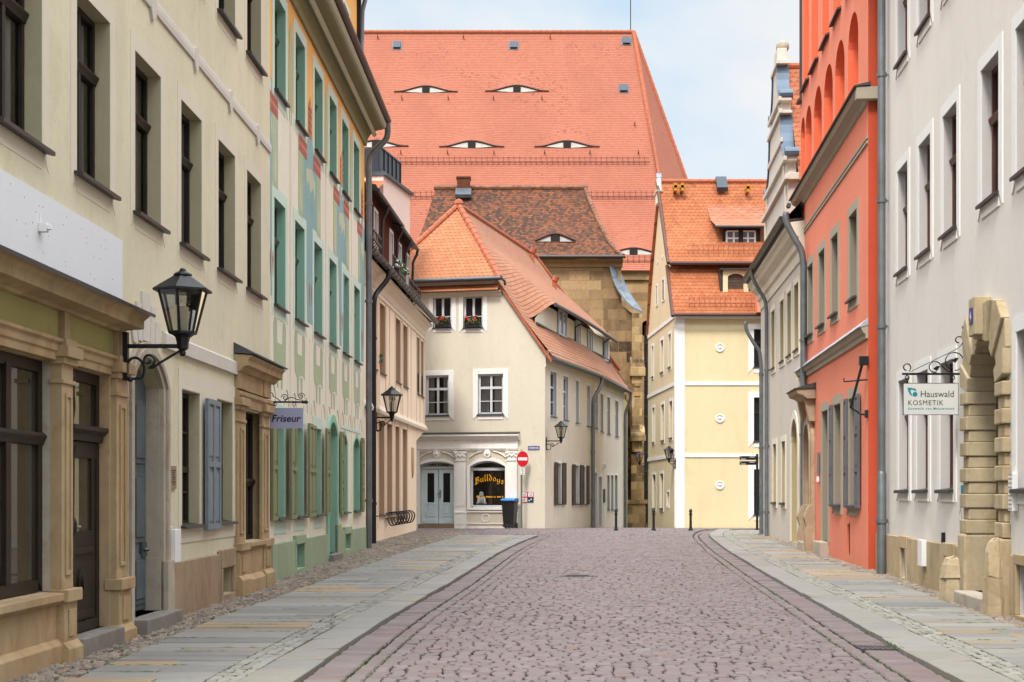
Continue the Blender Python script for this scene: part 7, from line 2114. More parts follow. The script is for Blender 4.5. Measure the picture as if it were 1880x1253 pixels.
mb.prof([(-0.5, zT + 0.06), (0.1, zT + 0.05), (0.1, zT + 0.005), (-0.5, zT + 0.005)], s0 - 0.06, t0 - 0.004)
mb.box(t1, s1 + 0.08, -0.5, 0.1, zT + 0.005, zT + 0.06); mb.box(t1 + 0.002, t1 + 0.07, -0.52, 0.06, zT + 0.06, 15.62)
mb.build('coping', M['slate'], r)
mb = MB(F)
mb.prof([(0, zc - 0.02), (0.04, zc), (0.07, zc + 0.06), (0.12, zc + 0.1), (0.2, zc + 0.14), (0.24, zc + 0.22), (0.24, zc + 0.25), (0, zc + 0.27)], s0 - 0.02, s1 + 0.05)
mb.box(s0 - 0.17, s0 - 0.002, -0.35, 0.24, zc + 0.03, zc + 0.25)
mb.build('main_cornice', M['greige'], r, bevel=0.004)
mb = MB(F); mb.prof([(-0.02, zc + 0.275), (0.25, zc + 0.255), (0.28, zc + 0.24), (0.29, zc + 0.27), (-0.02, zc + 0.34)], s0 - 0.19, s1 + 0.1)
mb.tube([(s1 - 0.1, 0.3, zc + 0.12), (s1 + 0.02, 0.3, zc + 0.1)], 0.06, 8); mb.build('cornice_roof', M['slate'], r)
mb = MB(F)
for z in (7.93, 8.02): mb.prof([(0, z), (0.03, z), (0.03, z + 0.045), (0, z + 0.055)], s0 + 0.02, s1)
mb.build('string_course', M['greige'], r)
mb = MB(F); mb.prof([(0, 4.36), (0.04, 4.36), (0.05, 4.44), (0.09, 4.47), (0.13, 4.56), (0, 4.6)], s0 + 0.01, s1 + 0.03); mb.build('string_course', M['greige'], r)
mb = MB(F); mb.prof([(0, 4.602), (0.15, 4.562), (0.17, 4.57), (0, 4.73)], s0 - 0.0, s1 + 0.06); mb.build('string_course_roof', simple('pale_zinc_ledge', C(176, 182, 190), 0.5, 0.2, 0.12), r)
TW = simple('grey_brown_window_paint', C(142, 134, 118), 0.55)
for h in ff: window(F, r, h, -0.15, TW, M['glass'], 1, (0.7,), (), 0.07, (0.19, 0.02, M['greige']), (M['slate'], 0.02, 0.1, 0.04))
for h in gf: window(F, r, h, -0.16, TW, M['glass'], 1, (0.7,), (), 0.07, (0.2, 0.02, M['greige']), (M['slate'], 0.02, 0.1, 0.05))
for h in ff + gf + [nd_]:
    mb = MB(F); dp = -0.145 if h is not nd_ else -0.36
    mb.box(h[1] - 0.012, h[1] - 0.002, dp, 0.0, h[2], h[3]); mb.box(h[0] + 0.002, h[0] + 0.012, dp, 0, h[2], h[3]); mb.box(h[0] + 0.0125, h[1] - 0.0125, dp, 0, h[3] - 0.012, h[3] - 0.002)
    mb.build('window_reveal', M['greige_dark'], r)
GS = simple('blue_grey_shutter', C(104, 104, 110, 0.85), 0.6)
gA, gB = gf[0], gf[1]
shutter(F, r, gA[1] + 0.03, gA[1] + 0.38, 1.24, 3.4, 0.025, GS, 3); shutter(F, r, gB[1] + 0.03, gB[1] + 0.38, 1.24, 3.4, 0.025, GS, 3); shutter(F, r, gB[0] - 0.48, gB[0] - 0.03, 1.24, 3.4, 0.025, GS, 3)
mb = MB(F); mb.extr(outline(nd_[:4]), -0.4, -0.36); mb.box(nd_[0] + 0.15, nd_[1] - 0.15, -0.36, -0.34, nd_[2] + 0.3, nd_[2] + 1.0); mb.box(nd_[0] + 0.15, nd_[1] - 0.15, -0.36, -0.34, nd_[2] + 1.2, nd_[3] - 0.3); dd = mb.build('front_door', TW, r, bevel=0.006)
mb = MB(F); mb.tube([(nd_[0] + 0.1, -0.36, 1.3), (nd_[0] + 0.1, -0.3, 1.3), (nd_[0] + 0.2, -0.3, 1.3)], 0.015); mb.build('door_handle', M['black'], dd)
mb = MB(F); mb.ring(outline((nd_[0] - 0.18, nd_[1] + 0.18, nd_[2], nd_[3] + 0.19)), outline(nd_[:4]), 0, 0.02); mb.build('door_surround', M['greige'], r)
mb = MB(F); mb.box(nd_[0] - 0.1, nd_[1] + 0.1, -0.4, 0.2, -0.2, nd_[2]); mb.build('door_step', M['stone_pale'], r, bevel=0.015)
mb = MB(F); mb.box(sd[0] - 0.1, sd[1] + 0.1, -0.42, 0.26, -0.2, sd[2]); mb.build('door_step', M['stone_pale'], r, bevel=0.015)
# sandstone doorcase with hood
mb = MB(F)
mb.ring(outline((sd[0] - 0.2, sd[1] + 0.2, -0.1, 2.75, 3.4)), outline((sd[0], sd[1], -0.1, 2.75, 3.15)), 0.0, 0.09)
mb.ring(outline((sd[0] - 0.12, sd[1] + 0.12, -0.1, 2.75, 3.3)), outline((sd[0], sd[1], -0.1, 2.75, 3.15)), 0.09, 0.13)
for x in (sd[0] - 0.26, sd[1] - 0.02):
    mb.prof([(0, -0.2), (0.24, -0.2), (0.24, 0.55), (0.2, 0.75), (0.26, 0.95), (0.16, 1.2), (0.12, 1.25), (0, 1.25)], x, x + 0.28)
    mb.prof([(0, 3.2), (0.14, 3.2), (0.2, 3.5), (0.24, 3.72), (0, 3.72)], x + 0.03, x + 0.25)
mb.prof([(0, 3.72), (0.2, 3.72), (0.3, 3.8), (0.42, 3.84), (0.46, 3.94), (0, 3.96)], sd[0] - 0.36, sd[1] + 0.36)
mb.build('doorcase', sandstone('grey_sandstone', C(186, 164, 136), C(120, 100, 80), 0.4, joints=False), r, bevel=0.01)
mb = MB(F); mb.prof([(0, 3.965), (0.48, 3.945), (0.5, 3.96), (0, 4.1)], sd[0] - 0.39, sd[1] + 0.39); mb.build('doorcase_roof', M['slate'], r)
mb = MB(F); mb.extr(outline(sd[:5]), -0.45, -0.41); mb.box(sd[0] + 0.15, sd[1] - 0.15, -0.41, -0.39, sd[2] + 0.3, 1.2); mb.box(sd[0] + 0.15, sd[1] - 0.15, -0.41, -0.39, 1.4, 2.6); mb.build('arched_door', M['darkwood'], r, bevel=0.006)
mb = MB(F); mb.box(slit[0], slit[1], -0.28, -0.25, slit[2], slit[3]); mb.box(slit[0] - 0.03, slit[0], 0, 0.012, slit[2] - 0.04, slit[3] + 0.04); mb.build('vent_slot', M['dark_int'], r)
mb = MB(F); xx = F.s_(1504.5); mb.box(xx - 0.14, xx + 0.12, 0.02, 0.045, 1.95, 2.45); mb.box(xx - 0.1, xx + 0.06, 0.02, 0.07, 1.78, 1.9, 1); mb.build('door_plate', [M['steel'], M['whitesign']], r)
# black arm fixed near the corner
mb = MB(F)
sx0 = F.s_(1588, 0.05); za, zb = F.z_(1588, 668), F.z_(1588, 762)
mb.tube([(sx0, 0.02, zb), (sx0 + 0.02, 0.12, zb), (sx0 + 0.05, 0.3, zb + 0.12), (sx0 - 0.02, 0.12, za - 0.1), (sx0 - 0.04, 0.1, za)], 0.025, 8)
mb.box(sx0 - 0.12, sx0 + 0.02, 0.0, 0.16, za - 0.06, za + 0.1); mb.box(sx0 - 0.06, sx0 + 0.06, 0, 0.05, zb - 0.07, zb + 0.07)
mb.tube([(sx0, 0.0, za - 0.32), (sx0 + 0.2, 0.4, za - 0.34), (sx0 + 0.2, 0.4, za - 0.28)], 0.016, 6)
solo(mb, 'awning_arm', M['black'], 'thin black metal arm fixed to the coral red house near its corner', 'wall bracket', smooth=40)

# ================================================================== white house (right, near)
F = FJ
r = root_for('white_house', F, 'tall off-white house with rusticated sandstone portal and deep white window reveals, nearest on its side', 'house')
s1 = F.s_(1612.5) + 0.02; s0 = F.s_(1880) - 9.0
ff = []
for (a, b) in ((1649, 1666), (1688, 1709.7), (1732.5, 1757.7), (1803, 1829), (1867, 1900)):
    x0, x1 = sorted((F.s_(a), F.s_(b))); ff.append((x1 - 0.92, x1))
sp = ff[3][1] - ff[4][1]
ff.append((ff[4][0] - 1.6, ff[4][1] - 1.6)); ff.append((ff[5][0] - 1.6, ff[5][1] - 1.6))
gf = []
for (a, b) in ((1651, 1665.5), (1684, 1702.5), (1727, 1752.6), (1868, 1900)):
    x0, x1 = sorted((F.s_(a), F.s_(b))); gf.append((x1 - 0.92, x1, 1.57, 3.4))
pd = tuple(sorted((F.s_(1787), F.s_(1842)))) + (gz(18) + 0.16, 2.86, 3.49, 0.4)
vs = [tuple(sorted((F.s_(1658), F.s_(1667)))) + (0.14, 0.62, None, 0.3), tuple(sorted((F.s_(1740.5), F.s_(1754)))) + (0.13, 0.63, None, 0.3), tuple(sorted((F.s_(1873), F.s_(1890)))) + (0.12, 0.7, None, 0.3)]
hs = [(a, b, 5.2, 6.93) for (a, b) in ff] + [(a, b, 8.7, 10.4) for (a, b) in ff] + gf + [pd] + vs
mb = MB(F); wall(mb, s0, s1, -0.3, 12.0, hs, 0.3, 0, 0, 1, back=8); mb.build('wall', [M['whitehouse'], M['wh_reveal']], r)
for i, (a, b) in enumerate(ff):
    for (z0, z1) in ((5.2, 6.93), (8.7, 10.4)):
        if z0 > 6 and i > 3: continue
        if z0 < 6 and i > 5: continue
        window(F, r, (a, b, z0, z1), -0.12, M['redbrown'], M['glass'], 1, (0.62,), (), 0.07, (0.17, 0.02, M['wh_trim']), (M['metal_dark'], 0.03, 0.08, 0.04), heavy=True)
for h in gf: window(F, r, h, -0.13, M['redbrown'], M['glass'], 1, (0.66,), (), 0.07, (0.17, 0.02, M['wh_trim']), (M['metal_dark'], 0.015, 0.09, 0.05), heavy=True)
mb = MB(F); mb.poly([(s0, 0.5, 12.05), (s1, 0.5, 12.05), (s1, -4, 16), (s0, -4, 16)]); mb.poly([(s0, -8.4, 12.05), (s1, -8.4, 12.05), (s1, -4, 16), (s0, -4, 16)]); mb.poly([(s1, 0.5, 12.05), (s1, -8.4, 12.05), (s1, -4, 16)]); mb.prof([(0, 11.6), (0.3, 11.85), (0.5, 12.03), (0, 12.03)], s0, s1); mb.build('roof', M['roof_g'], r)
mb = MB(F)
e = [s0] + [x for v in sorted(vs) for x in (v[0] - 0.14, v[1] + 0.14)] + [s1]
e2 = []
segs = [(e[i], e[i + 1]) for i in range(0, len(e), 2)]
zpl = 0.80
for (a, b) in segs:
    for (c0, c1) in ((a, min(b, pd[0] - 0.5)), (max(a, pd[1] + 0.5), b)):
        if c1 - c0 > 0.02 and c0 >= a - 1e-6 and c1 <= b + 1e-6: mb.box(c0, c1, 0, 0.045, -0.2, zpl)
for v in vs:
    mb.box(v[0] - 0.13, v[1] + 0.13, 0, 0.055, v[3], zpl + 0.02); mb.box(v[0] - 0.13, v[1] + 0.13, 0, 0.055, -0.2, v[2]); mb.box(v[0] - 0.13, v[0], 0, 0.055, v[2], v[3]); mb.box(v[1], v[1] + 0.13, 0, 0.055, v[2], v[3])
    mb.poly([(v[0], -0.29, v[2]), (v[1], -0.29, v[2]), (v[1], -0.29, v[3]), (v[0], -0.29, v[3])], 1)
mb.build('plinth', [M['ashlar_plinth'], M['dark_int']], r, bevel=0.008)
# rusticated portal
mb = MB(F)
J0, J1 = pd[0], pd[1]
zsp = pd[3]
z = gz(18) + 0.9
k = 0
while z < zsp - 0.05:
    h = 0.185 if k % 2 == 0 else 0.155
    h = min(h, zsp - z)
    proud = k % 2 == 0
    n1 = 0.10 if proud else 0.06; wd = 0.36 if proud else 0.31
    mb.box(J1 - (0.035 if proud else 0.012), J1 + wd, -0.31, n1, z + 0.002, z + h - 0.002)
    mb.box(J0 - wd, J0 + (0.035 if proud else 0.012), -0.31, n1, z + 0.002, z + h - 0.002)
    z += h; k += 1
c = (J0 + J1) / 2; w = (J1 - J0) / 2; hh = pd[4] - zsp
Rr = (w * w + hh * hh) / (2 * hh); cz = pd[4] - Rr
amax = math.asin(min(1, w / Rr)) if hh <= w else PI - math.asin(w / Rr)
NVs = 11
for i in range(NVs):
    a0, a1 = -amax + 2 * amax * i / NVs + 0.003, -amax + 2 * amax * (i + 1) / NVs - 0.003
    proud = i % 2 == 0
    n1 = 0.10 if proud else 0.065
    if i == NVs // 2: n1 = 0.16
    ri = Rr - (0.035 if proud else 0.012)
    def outp(a):
        # voussoirs run out to a stepped square head
        dx, dz = math.sin(a), math.cos(a)
        t = 9
        if abs(dx) > 1e-6: t = min(t, (w + 0.36) / abs(dx))
        if dz > 0.2: t = min(t, (pd[4] + 0.42 - cz) / dz)
        t = min(t, Rr + 0.62)
        return (c + dx * t, cz + dz * t)
    p = [(c + ri * math.sin(a0), cz + ri * math.cos(a0)), outp(a0), outp(a1), (c + ri * math.sin(a1), cz + ri * math.cos(a1))]
    mb.extr(p, -0.31, n1)
mb.box(c - 0.17, c + 0.17, 0, 0.2, pd[4] + 0.02, pd[4] + 0.5)
mb.build('portal', M['portal'], r, bevel=0.014)
for (a, b) in ((J1 - 0.03, J1 + 0.36), (J0 - 0.36, J0 + 0.03)):
    mb = MB(F); mb.box(a, b, -0.31, 0.13, -0.2, gz(18) + 0.895); mb.build('portal_base', M['portal'], r, bevel=0.03)
for (x, hg, k) in ((J1 + 0.40, 0.56, 1.15), (J0 - 0.22, 0.86, 0.85)):
    mb = MB(F)
    mb.lathe(x, 0.14, [(0.2 * k, -0.2), (0.19 * k, gz(18) + 0.1), (0.18 * k, gz(18) + hg * 0.5), (0.185 * k, gz(18) + hg * 0.52), (0.16 * k, gz(18) + hg * 0.85), (0.12 * k, gz(18) + hg), (0.03 * k, gz(18) + hg + 0.03)], 7, 0, 0.5)
    mb.v = [p + Vector((J(0.018), J(0.018), J(0.02))) for p in mb.v]
    mb.build('guard_stone', M['portal'], r, bevel=0.02)
mb = MB(F); mb.box(J0 + 0.02, J1 - 0.02, -0.5, 0.26, -0.2, pd[2]); mb.build('door_step', M['stone_pale'], r, bevel=0.02)
mb = MB(F); mb.extr(outline(pd[:5], 0.0), -0.40, -0.29)
for q in range(2):
    a = J0 + 0.1 + q * w; b = a + w - 0.2
    for (z0, z1) in ((0.4, 0.95), (1.1, 1.9), (2.0, 2.8)):
        mb.box(a, b, -0.291, -0.27, z0, z1); mb.box(a + 0.08, b - 0.08, -0.271, -0.25, z0 + 0.08, z1 - 0.08)
mb.box(c - 0.05, c + 0.05, -0.291, -0.24, 0.3, 3.2)
dd = mb.build('portal_door', simple('dark_olive_door', C(66, 58, 42, 0.85), 0.5, var=0.2), r, bevel=0.008)
mb = MB(F); mb.tube([(c - 0.12, -0.27, 1.25), (c - 0.12, -0.2, 1.25), (c - 0.25, -0.2, 1.25)], 0.015); mb.build('door_handle', M['black'], dd)
# zinc downpipe at the joint with the orange house
sp_ = F.s_(1618.5, 0.12)
pipe(F, r, [(sp_, 0.12, 11.9), (sp_, 0.12, 1.9)], 0.07, M['zinc'], [(sp_, 0.12, z) for z in (4.4, 6.6, 8.8)])
pipe(F, r, [(sp_, 0.12, 1.9), (sp_, 0.12, 1.86), (sp_, 0.12, 0.1)], [0.07, 0.085, 0.085], M['zinc'], [(sp_, 0.12, 1.0)])
# house number on the keystone
def numplate(F, s, z, n, txt):
    mb = MB(F); mb.box(s - 0.075, s + 0.075, n, n + 0.012, z - 0.1, z + 0.1)
    put_text(mb, txt, s + 0.035, z - 0.055, n + 0.0135, size=0.15, width=0.07, flip=-1, mi=1, bold=0.004)
    return mb
mb = numplate(F, c, pd[4] + 0.27, 0.2, '4')
solo(mb, 'house_number', [M['bluesign'], M['whitesign']], 'small blue house number plate on the keystone of the sandstone portal', 'house number')
# things on the white wall
a, b = sorted((F.s_(1766), F.s_(1773.5)))
mb = MB(F); z0, z1 = F.z_(1770, 928), F.z_(1770, 858)
mb.box(a, b, 0.002, 0.014, z0, z1); mb.box(a + 0.01, b - 0.01, 0.014, 0.018, z0 + 0.08, z0 + 0.27, 1)
for i in range(6): mb.box(a + 0.05, a + 0.09, 0.014, 0.017, z1 - 0.05 - i * 0.035, z1 - 0.03 - i * 0.035, 2)
solo(mb, 'door_sign', [M['signgrey'], M['tealink'], M['ink']], 'tall narrow clear sign with a teal panel left of the sandstone portal', 'sign')
a, b = sorted((F.s_(1857, 0.03), F.s_(1865, 0.03)))
mb = MB(F); mb.box(a, b, 0.004, 0.07, F.z_(1861, 938), F.z_(1861, 870))
for i in range(9): zz = F.z_(1861, 935) + i * 0.05; mb.box(a + 0.02, b - 0.02, 0.07, 0.074, zz, zz + 0.018, 1)
solo(mb, 'doorbell_panel', [M['whitesign'], M['greige']], 'white doorbell panel between the sandstone portal and the nearest window', 'doorbell panel', bevel=0.004)
a, b = sorted((F.s_(1689.5, 0.08), F.s_(1697, 0.08)))
mb = MB(F); mb.box(a, b, 0.046, 0.12, F.z_(1693, 1037), F.z_(1693, 990))
solo(mb, 'junction_box', M['whitesign'], 'slim white box on the sandstone plinth between two cellar vents', 'junction box', bevel=0.006)
mb = MB(F); s = F.s_(1735); z = F.z_(1735, 987); mb.box(s - 0.03, s + 0.03, 0.002, 0.05, z - 0.08, z + 0.07)
solo(mb, 'small_vent_cap', M['black'], 'small black cap fixed just above the sandstone plinth', 'vent cap', bevel=0.004)
mb = MB(F); s = F.s_(1764); z = F.z_(1764, 955)
mb.extr([(s - 0.1, z - 0.1), (s + 0.02, z - 0.22), (s + 0.08, z + 0.1), (s - 0.02, z + 0.2)], 0.001, 0.005); mb.extr([(s - 0.05, z - 0.08), (s + 0.02, z - 0.14), (s + 0.045, z + 0.06), (s - 0.01, z + 0.12)], 0.005, 0.007, 1)
solo(mb, 'torn_poster', [M['greige'], M['whitesign']], 'small torn paper poster left of the sandstone portal base', 'poster')
# ================================================================== wall lanterns
def lantern(label, att, tip, drop=0.33, sc=1.0, group='black lanterns on wall brackets'):
    """att: point on the wall (world); tip: plan point below the lantern; both Vectors; built in world axes with its origin at the wall plate"""
    A = Vector(att); T = Vector(tip)
    d = Vector((T.x - A.x, T.y - A.y, 0)); L = d.length; d.normalize()
    root = empty('wall_lantern', A.x, A.y, A.z, math.atan2(d.y, d.x))
    tag(root, label, 'lantern', group)
    Q = Fac((A.x, A.y), (d.x, d.y), 1)
    z0 = A.z
    mb = MB(Q); k = sc
    mb.box(-0.02, 0.03 * k, -0.035 * k, 0.035 * k, z0 - 0.34 * k, z0 + 0.14 * k)
    mb.box(0.0, L, -0.016 * k, 0.016 * k, z0 - 0.02 * k, z0 + 0.02 * k)
    br = [(L, 0, z0 - 0.05 * k), (L * 0.55, 0, z0 - 0.17 * k)] 
    sp = [(p[0], 0, p[1]) for p in spiral(L * 0.40, z0 - 0.14 * k, 0.075 * k, 1.3, -PI / 2, 22, 0.2, 1)]
    mb.tube([(L * 0.97, 0, z0 - 0.04 * k), (L * 0.62, 0, z0 - 0.16 * k), (L * 0.48, 0, z0 - 0.215 * k)] + sp, 0.013 * k, 7)
    arc = [(L * 0.17 + L * 0.16 * math.cos(t), 0, z0 - 0.235 * k + 0.12 * k * math.sin(t)) for t in [PI - PI * 1.25 * i / 14 for i in range(15)]]
    mb.tube([(0.02, 0, z0 - 0.2 * k)] + arc, 0.014 * k, 7); mb.ball(0.05 * k, 0, z0 - 0.33 * k, 0.03 * k, 8)
    mb.tube([arc[-1], (L * 0.2, 0, z0 - 0.32 * k), (0.05, 0, z0 - 0.33 * k)], 0.013 * k, 7)
    mb.build('bracket', M['black'], root, smooth=40)
    zb = z0 + 0.135 * k                                # bottom ring of the lantern
    mb = MB(Q)
    mb.ball(L, 0, z0 - 0.07 * k, 0.033 * k, 10)
    mb.lathe(L, 0, [(0.03 * k, z0 - 0.045 * k), (0.06 * k, z0 - 0.02 * k), (0.062 * k, z0 + 0.03 * k), (0.075 * k, z0 + 0.085 * k), (0.115 * k, z0 + 0.115 * k), (0.145 * k, z0 + 0.12 * k), (0.145 * k, zb + 0.01 * k)], 6, 0, PI / 6)
    H = 0.42 * k; rb, rt = 0.135 * k, 0.245 * k
    for i in range(6):
        a = PI / 6 + i * PI / 3
        mb.tube([(L + rb * math.cos(a), rb * math.sin(a), zb), (L + rt * math.cos(a), rt * math.sin(a), zb + H)], 0.014 * k, 6)
    for (rr, z) in ((rb, zb), (rt, zb + H)):
        pts = [(L + rr * math.cos(PI / 6 + i * PI / 3), rr * math.sin(PI / 6 + i * PI / 3), z) for i in range(7)]
        mb.tube(pts, 0.014 * k, 6)
    mb.build('lantern_frame', M['black'], root, smooth=35)
    mb = MB(Q)
    for i in range(6):
        a, b = PI / 6 + i * PI / 3, PI / 6 + (i + 1) * PI / 3
        mb.poly([(L + rb * math.cos(a), rb * math.sin(a), zb), (L + rb * math.cos(b), rb * math.sin(b), zb), (L + rt * math.cos(b), rt * math.sin(b), zb + H), (L + rt * math.cos(a), rt * math.sin(a), zb + H)])
    mb.build('glass', M['glass_lamp'], root)
    mb = MB(Q)
    mb.lathe(L, 0, [(0.305 * k, zb + H - 0.012 * k), (0.305 * k, zb + H + 0.006 * k), (0.08 * k, zb + H + 0.15 * k)], 6, 0, PI / 6)
    mb.lathe(L, 0, [(0.095 * k, zb + H + 0.15 * k), (0.09 * k, zb + H + 0.162 * k), (0.04 * k, zb + H + 0.19 * k)], 12)
    mb.ball(L, 0, zb + H + 0.2 * k, 0.035 * k, 8, 0, (1, 1, 0.7))
    mb.build('lamp_roof', M['black'], root, smooth=20)
    mb = MB(Q); mb.lathe(L, 0, [(0.055 * k, zb + 0.02 * k), (0.062 * k, zb + 0.25 * k), (0.05 * k, zb + 0.26 * k)], 12); mb.lathe(L, 0, [(0.075 * k, zb + 0.28 * k), (0.08 * k, zb + H - 0.03 * k)], 12, 1)
    mb.build('lamp_mantle', [M['lampwhite'], M['glass_lamp']], root, smooth=40)
    return root
def att(F, px, py, n=0.0):
    s = F.s_(px, n); return F.W(s, n, F.z_(px, py, n))
def tipto(A, px):
    return Vector(((px - CX) * A.y / FPX, A.y, A.z))
A = att(FA, 230, 636, 0.16); lantern('large black lantern on the stone shopfront beside the arched blue door', A, tipto(A, 335.5), sc=1.0)
A = att(FC, 690, 767, 0.03); lantern('black lantern with scroll bracket beside the downpipes of the peach house', A, tipto(A, 719.5), sc=1.1)
A = att(G1, 1002.5, 810, 0.0); T = tipto(A, 1030); lantern('black lantern on the corner of the ivory tattoo shop house', A, T, sc=0.95)
A = Vector((PY[0], PY[1] - 0.03, EYE + (HY - 847) * PY[1] / FPX)); lantern('black lantern on the white corner of the pale yellow house', A, Vector(((1228.5 - CX) * PY[1] / FPX, PY[1] + 0.05, 0)), sc=0.78)
A = Vector(((1189.5 - CX) * 64.4 / FPX, 64.4, EYE + (HY - 852) * 64.4 / FPX)); lantern('smallest black lantern, in front of the dark stone buttress', A, Vector(((1174 - CX) * 64.4 / FPX, 64.4, 0)), sc=0.72)

# ================================================================== hanging signs
Ys = 22.85
Q = Fac((0, Ys), (1, 0), -1)
px2x = lambda px, Y: (px - CX) * Y / FPX
py2z = lambda py, Y: EYE + (HY - py) * Y / FPX
x0 = px2x(489, Ys); root = empty('hairdresser_sign', x0, Ys, py2z(739, Ys))
tag(root, 'lilac sign reading Friseur hanging from a scrolled black arrow bracket', 'shop sign')
zb = py2z(738.5, Ys); xe = px2x(567, Ys)
mb = MB(Q)
mb.tube([(x0 - 0.1, 0, zb), (xe - 0.09, 0, zb)], 0.014, 8); mb.tube([(xe - 0.11, 0, zb), (xe - 0.1, 0, zb), (xe - 0.08, 0, zb), (xe - 0.04, 0, zb), (xe, 0, zb)], [0.014, 0.03, 0.02, 0.03, 0.002], 8)
for (cx_, cz_, rr, st, tn, sg) in ((493.5, 727, 0.07, 0, 1.6, 1), (523, 730, 0.055, PI, 1.4, -1), (553, 728, 0.055, 0, 1.5, 1)):
    mb.tube([(p[0], 0, p[1]) for p in spiral(px2x(cx_, Ys), py2z(cz_, Ys), rr, tn, st, 24, 0.15, sg)], 0.007, 6)
mb.tube(curve3([(px2x(500, Ys), 0, py2z(727, Ys)), (px2x(507, Ys), 0, py2z(731, Ys)), (px2x(515, Ys), 0, py2z(737, Ys))]), 0.007, 6)
mb.tube(curve3([(px2x(522, Ys), 0, py2z(737, Ys)), (px2x(534, Ys), 0, py2z(730, Ys)), (px2x(546, Ys), 0, py2z(734, Ys)), (px2x(556, Ys), 0, py2z(735, Ys))]), 0.007, 6)
for px in (505, 540):
    x = px2x(px, Ys); mb.tube([(x + 0.02 * math.cos(t * 2 * PI / 12), 0, zb - 0.035 + 0.025 * math.sin(t * 2 * PI / 12)) for t in range(13)], 0.005, 5); mb.box(x - 0.004, x + 0.004, -0.004, 0.004, py2z(751, Ys), zb - 0.055)
mb.build('bracket', M['black'], root, smooth=40)
mb = MB(Q); a, b = px2x(495.5, Ys), px2x(556.5, Ys); z0, z1 = py2z(787, Ys), py2z(749.5, Ys)
mb.extr([(a, z0), (b, z0 + 0.0), (b, z1), (a, z1)], -0.01, 0.01); sg_ = mb.build('sign_panel', M['signlilac'], root)
mb = MB(Q); put_text(mb, 'Friseur', a + 0.03, z0 + 0.105, 0.0125, size=0.15, width=(b - a) - 0.06, shear=0.22, bold=0.003); mb.build('lettering', M['ink'], sg_)

Ys = 19.9
Q = Fac((0, Ys), (1, 0), -1)
xw = px2x(1769.5, Ys); root = empty('cosmetics_sign', xw, Ys, py2z(650, Ys))
tag(root, 'white sign reading Hauswald Kosmetik hanging from a scrolled black wall bracket', 'shop sign')
zb = py2z(687, Ys)
mb = MB(Q)
mb.box(px2x(1656.5, Ys), xw, -0.014, 0.014, zb - 0.014, zb + 0.014)
mb.tube([(xw, 0, py2z(700, Ys)), (xw, 0, py2z(612, Ys)), (xw - 0.01, 0, py2z(604, Ys)), (xw - 0.025, 0, py2z(599, Ys))], [0.012, 0.016, 0.012, 0.004], 8)
mb.tube([(xw, 0, py2z(622, Ys)), (xw + 0.02, 0, py2z(615, Ys))], 0.007, 6)
P2 = lambda px, py: (px2x(px, Ys), 0, py2z(py, Ys))
mb.tube([P2(1671, 683), P2(1700, 669), P2(1735, 652), P2(1757, 641)] + curve3([P2(1757, 641), P2(1766, 632), P2(1769, 622)]), 0.006, 6)
mb.tube([(p[0], 0, p[1]) for p in spiral(px2x(1665, Ys), py2z(675, Ys), 0.055, 0.9, -PI / 3, 20, 0.75, 1)], 0.009, 6)
mb.tube([(p[0], 0, p[1]) for p in spiral(px2x(1760, Ys), py2z(625, Ys), 0.055, 0.75, 0.2, 20, 0.6, 1)], 0.009, 6)
mb.tube([(p[0], 0, p[1]) for p in spiral(px2x(1716, Ys), py2z(675, Ys), 0.085, 0.72, 0.6, 22, 0.75, 1)], 0.008, 6)
mb.tube([(p[0], 0, p[1]) for p in spiral(px2x(1752, Ys), py2z(664, Ys), 0.125, 0.92, -1.5, 26, 0.95, 1)], 0.008, 6)
mb.tube(curve3([P2(1728, 671), P2(1738, 680), P2(1747, 684)]), 0.007, 6)
for (px, py) in ((1720, 677), (1754, 662)):
    c = P2(px, py); mb.extr([(c[0] - 0.05, c[2]), (c[0], c[2] - 0.035), (c[0] + 0.045, c[2] + 0.03), (c[0], c[2] + 0.035)], -0.008, 0.008)
for px in (1665.5, 1749):
    x = px2x(px, Ys); mb.tube([(x + 0.026 * math.cos(t * 2 * PI / 12), 0, zb - 0.05 + 0.028 * math.sin(t * 2 * PI / 12)) for t in range(13)], 0.008, 5); mb.box(x - 0.006, x + 0.006, -0.005, 0.005, py2z(706, Ys), zb - 0.07)
mb.build('bracket', M['black'], root, smooth=40)
a, b = px2x(1658.5, Ys), px2x(1758.5, Ys); z0, z1 = py2z(761.5, Ys), py2z(704.5, Ys)
mb = MB(Q); mb.box(a, b, -0.012, 0.012, z0, z1); sg_ = mb.build('sign_panel', M['signgrey'], root)
mb = MB(Q)
for (u0, u1, v0, v1) in ((a - 0.006, b + 0.006, z0 - 0.006, z0), (a - 0.006, b + 0.006, z1, z1 + 0.006), (a - 0.006, a, z0, z1), (b, b + 0.006, z0, z1)): mb.box(u0, u1, -0.014, 0.014, v0, v1)
mb.build('sign_rim', M['ink'], sg_)
mb = MB(Q); n = 0.0135
put_text(mb, 'Hauswald', px2x(1690, Ys), py2z(729.5, Ys), n, size=0.125, width=px2x(1750.5, Ys) - px2x(1690, Ys), bold=0.0)
put_text(mb, 'KOSMETIK', px2x(1667, Ys), py2z(744.5, Ys), n, size=0.098, width=px2x(1731.5, Ys) - px2x(1667, Ys), bold=0.0, space=1.15)
mb.build('lettering', M['ink'], sg_)
mb = MB(Q)
put_text(mb, 'Kosmetik von Meisterhand', px2x(1667, Ys), py2z(752.5, Ys), n, size=0.042, width=px2x(1751, Ys) - px2x(1667, Ys), bold=0.001, space=1.3)
c = (px2x(1679.5, Ys), py2z(724.5, Ys)); mb.extr([(c[0] + 0.033 * math.cos(2 * PI * i / 18), c[1] + 0.033 * math.sin(2 * PI * i / 18)) for i in range(18)], 0.012, n)
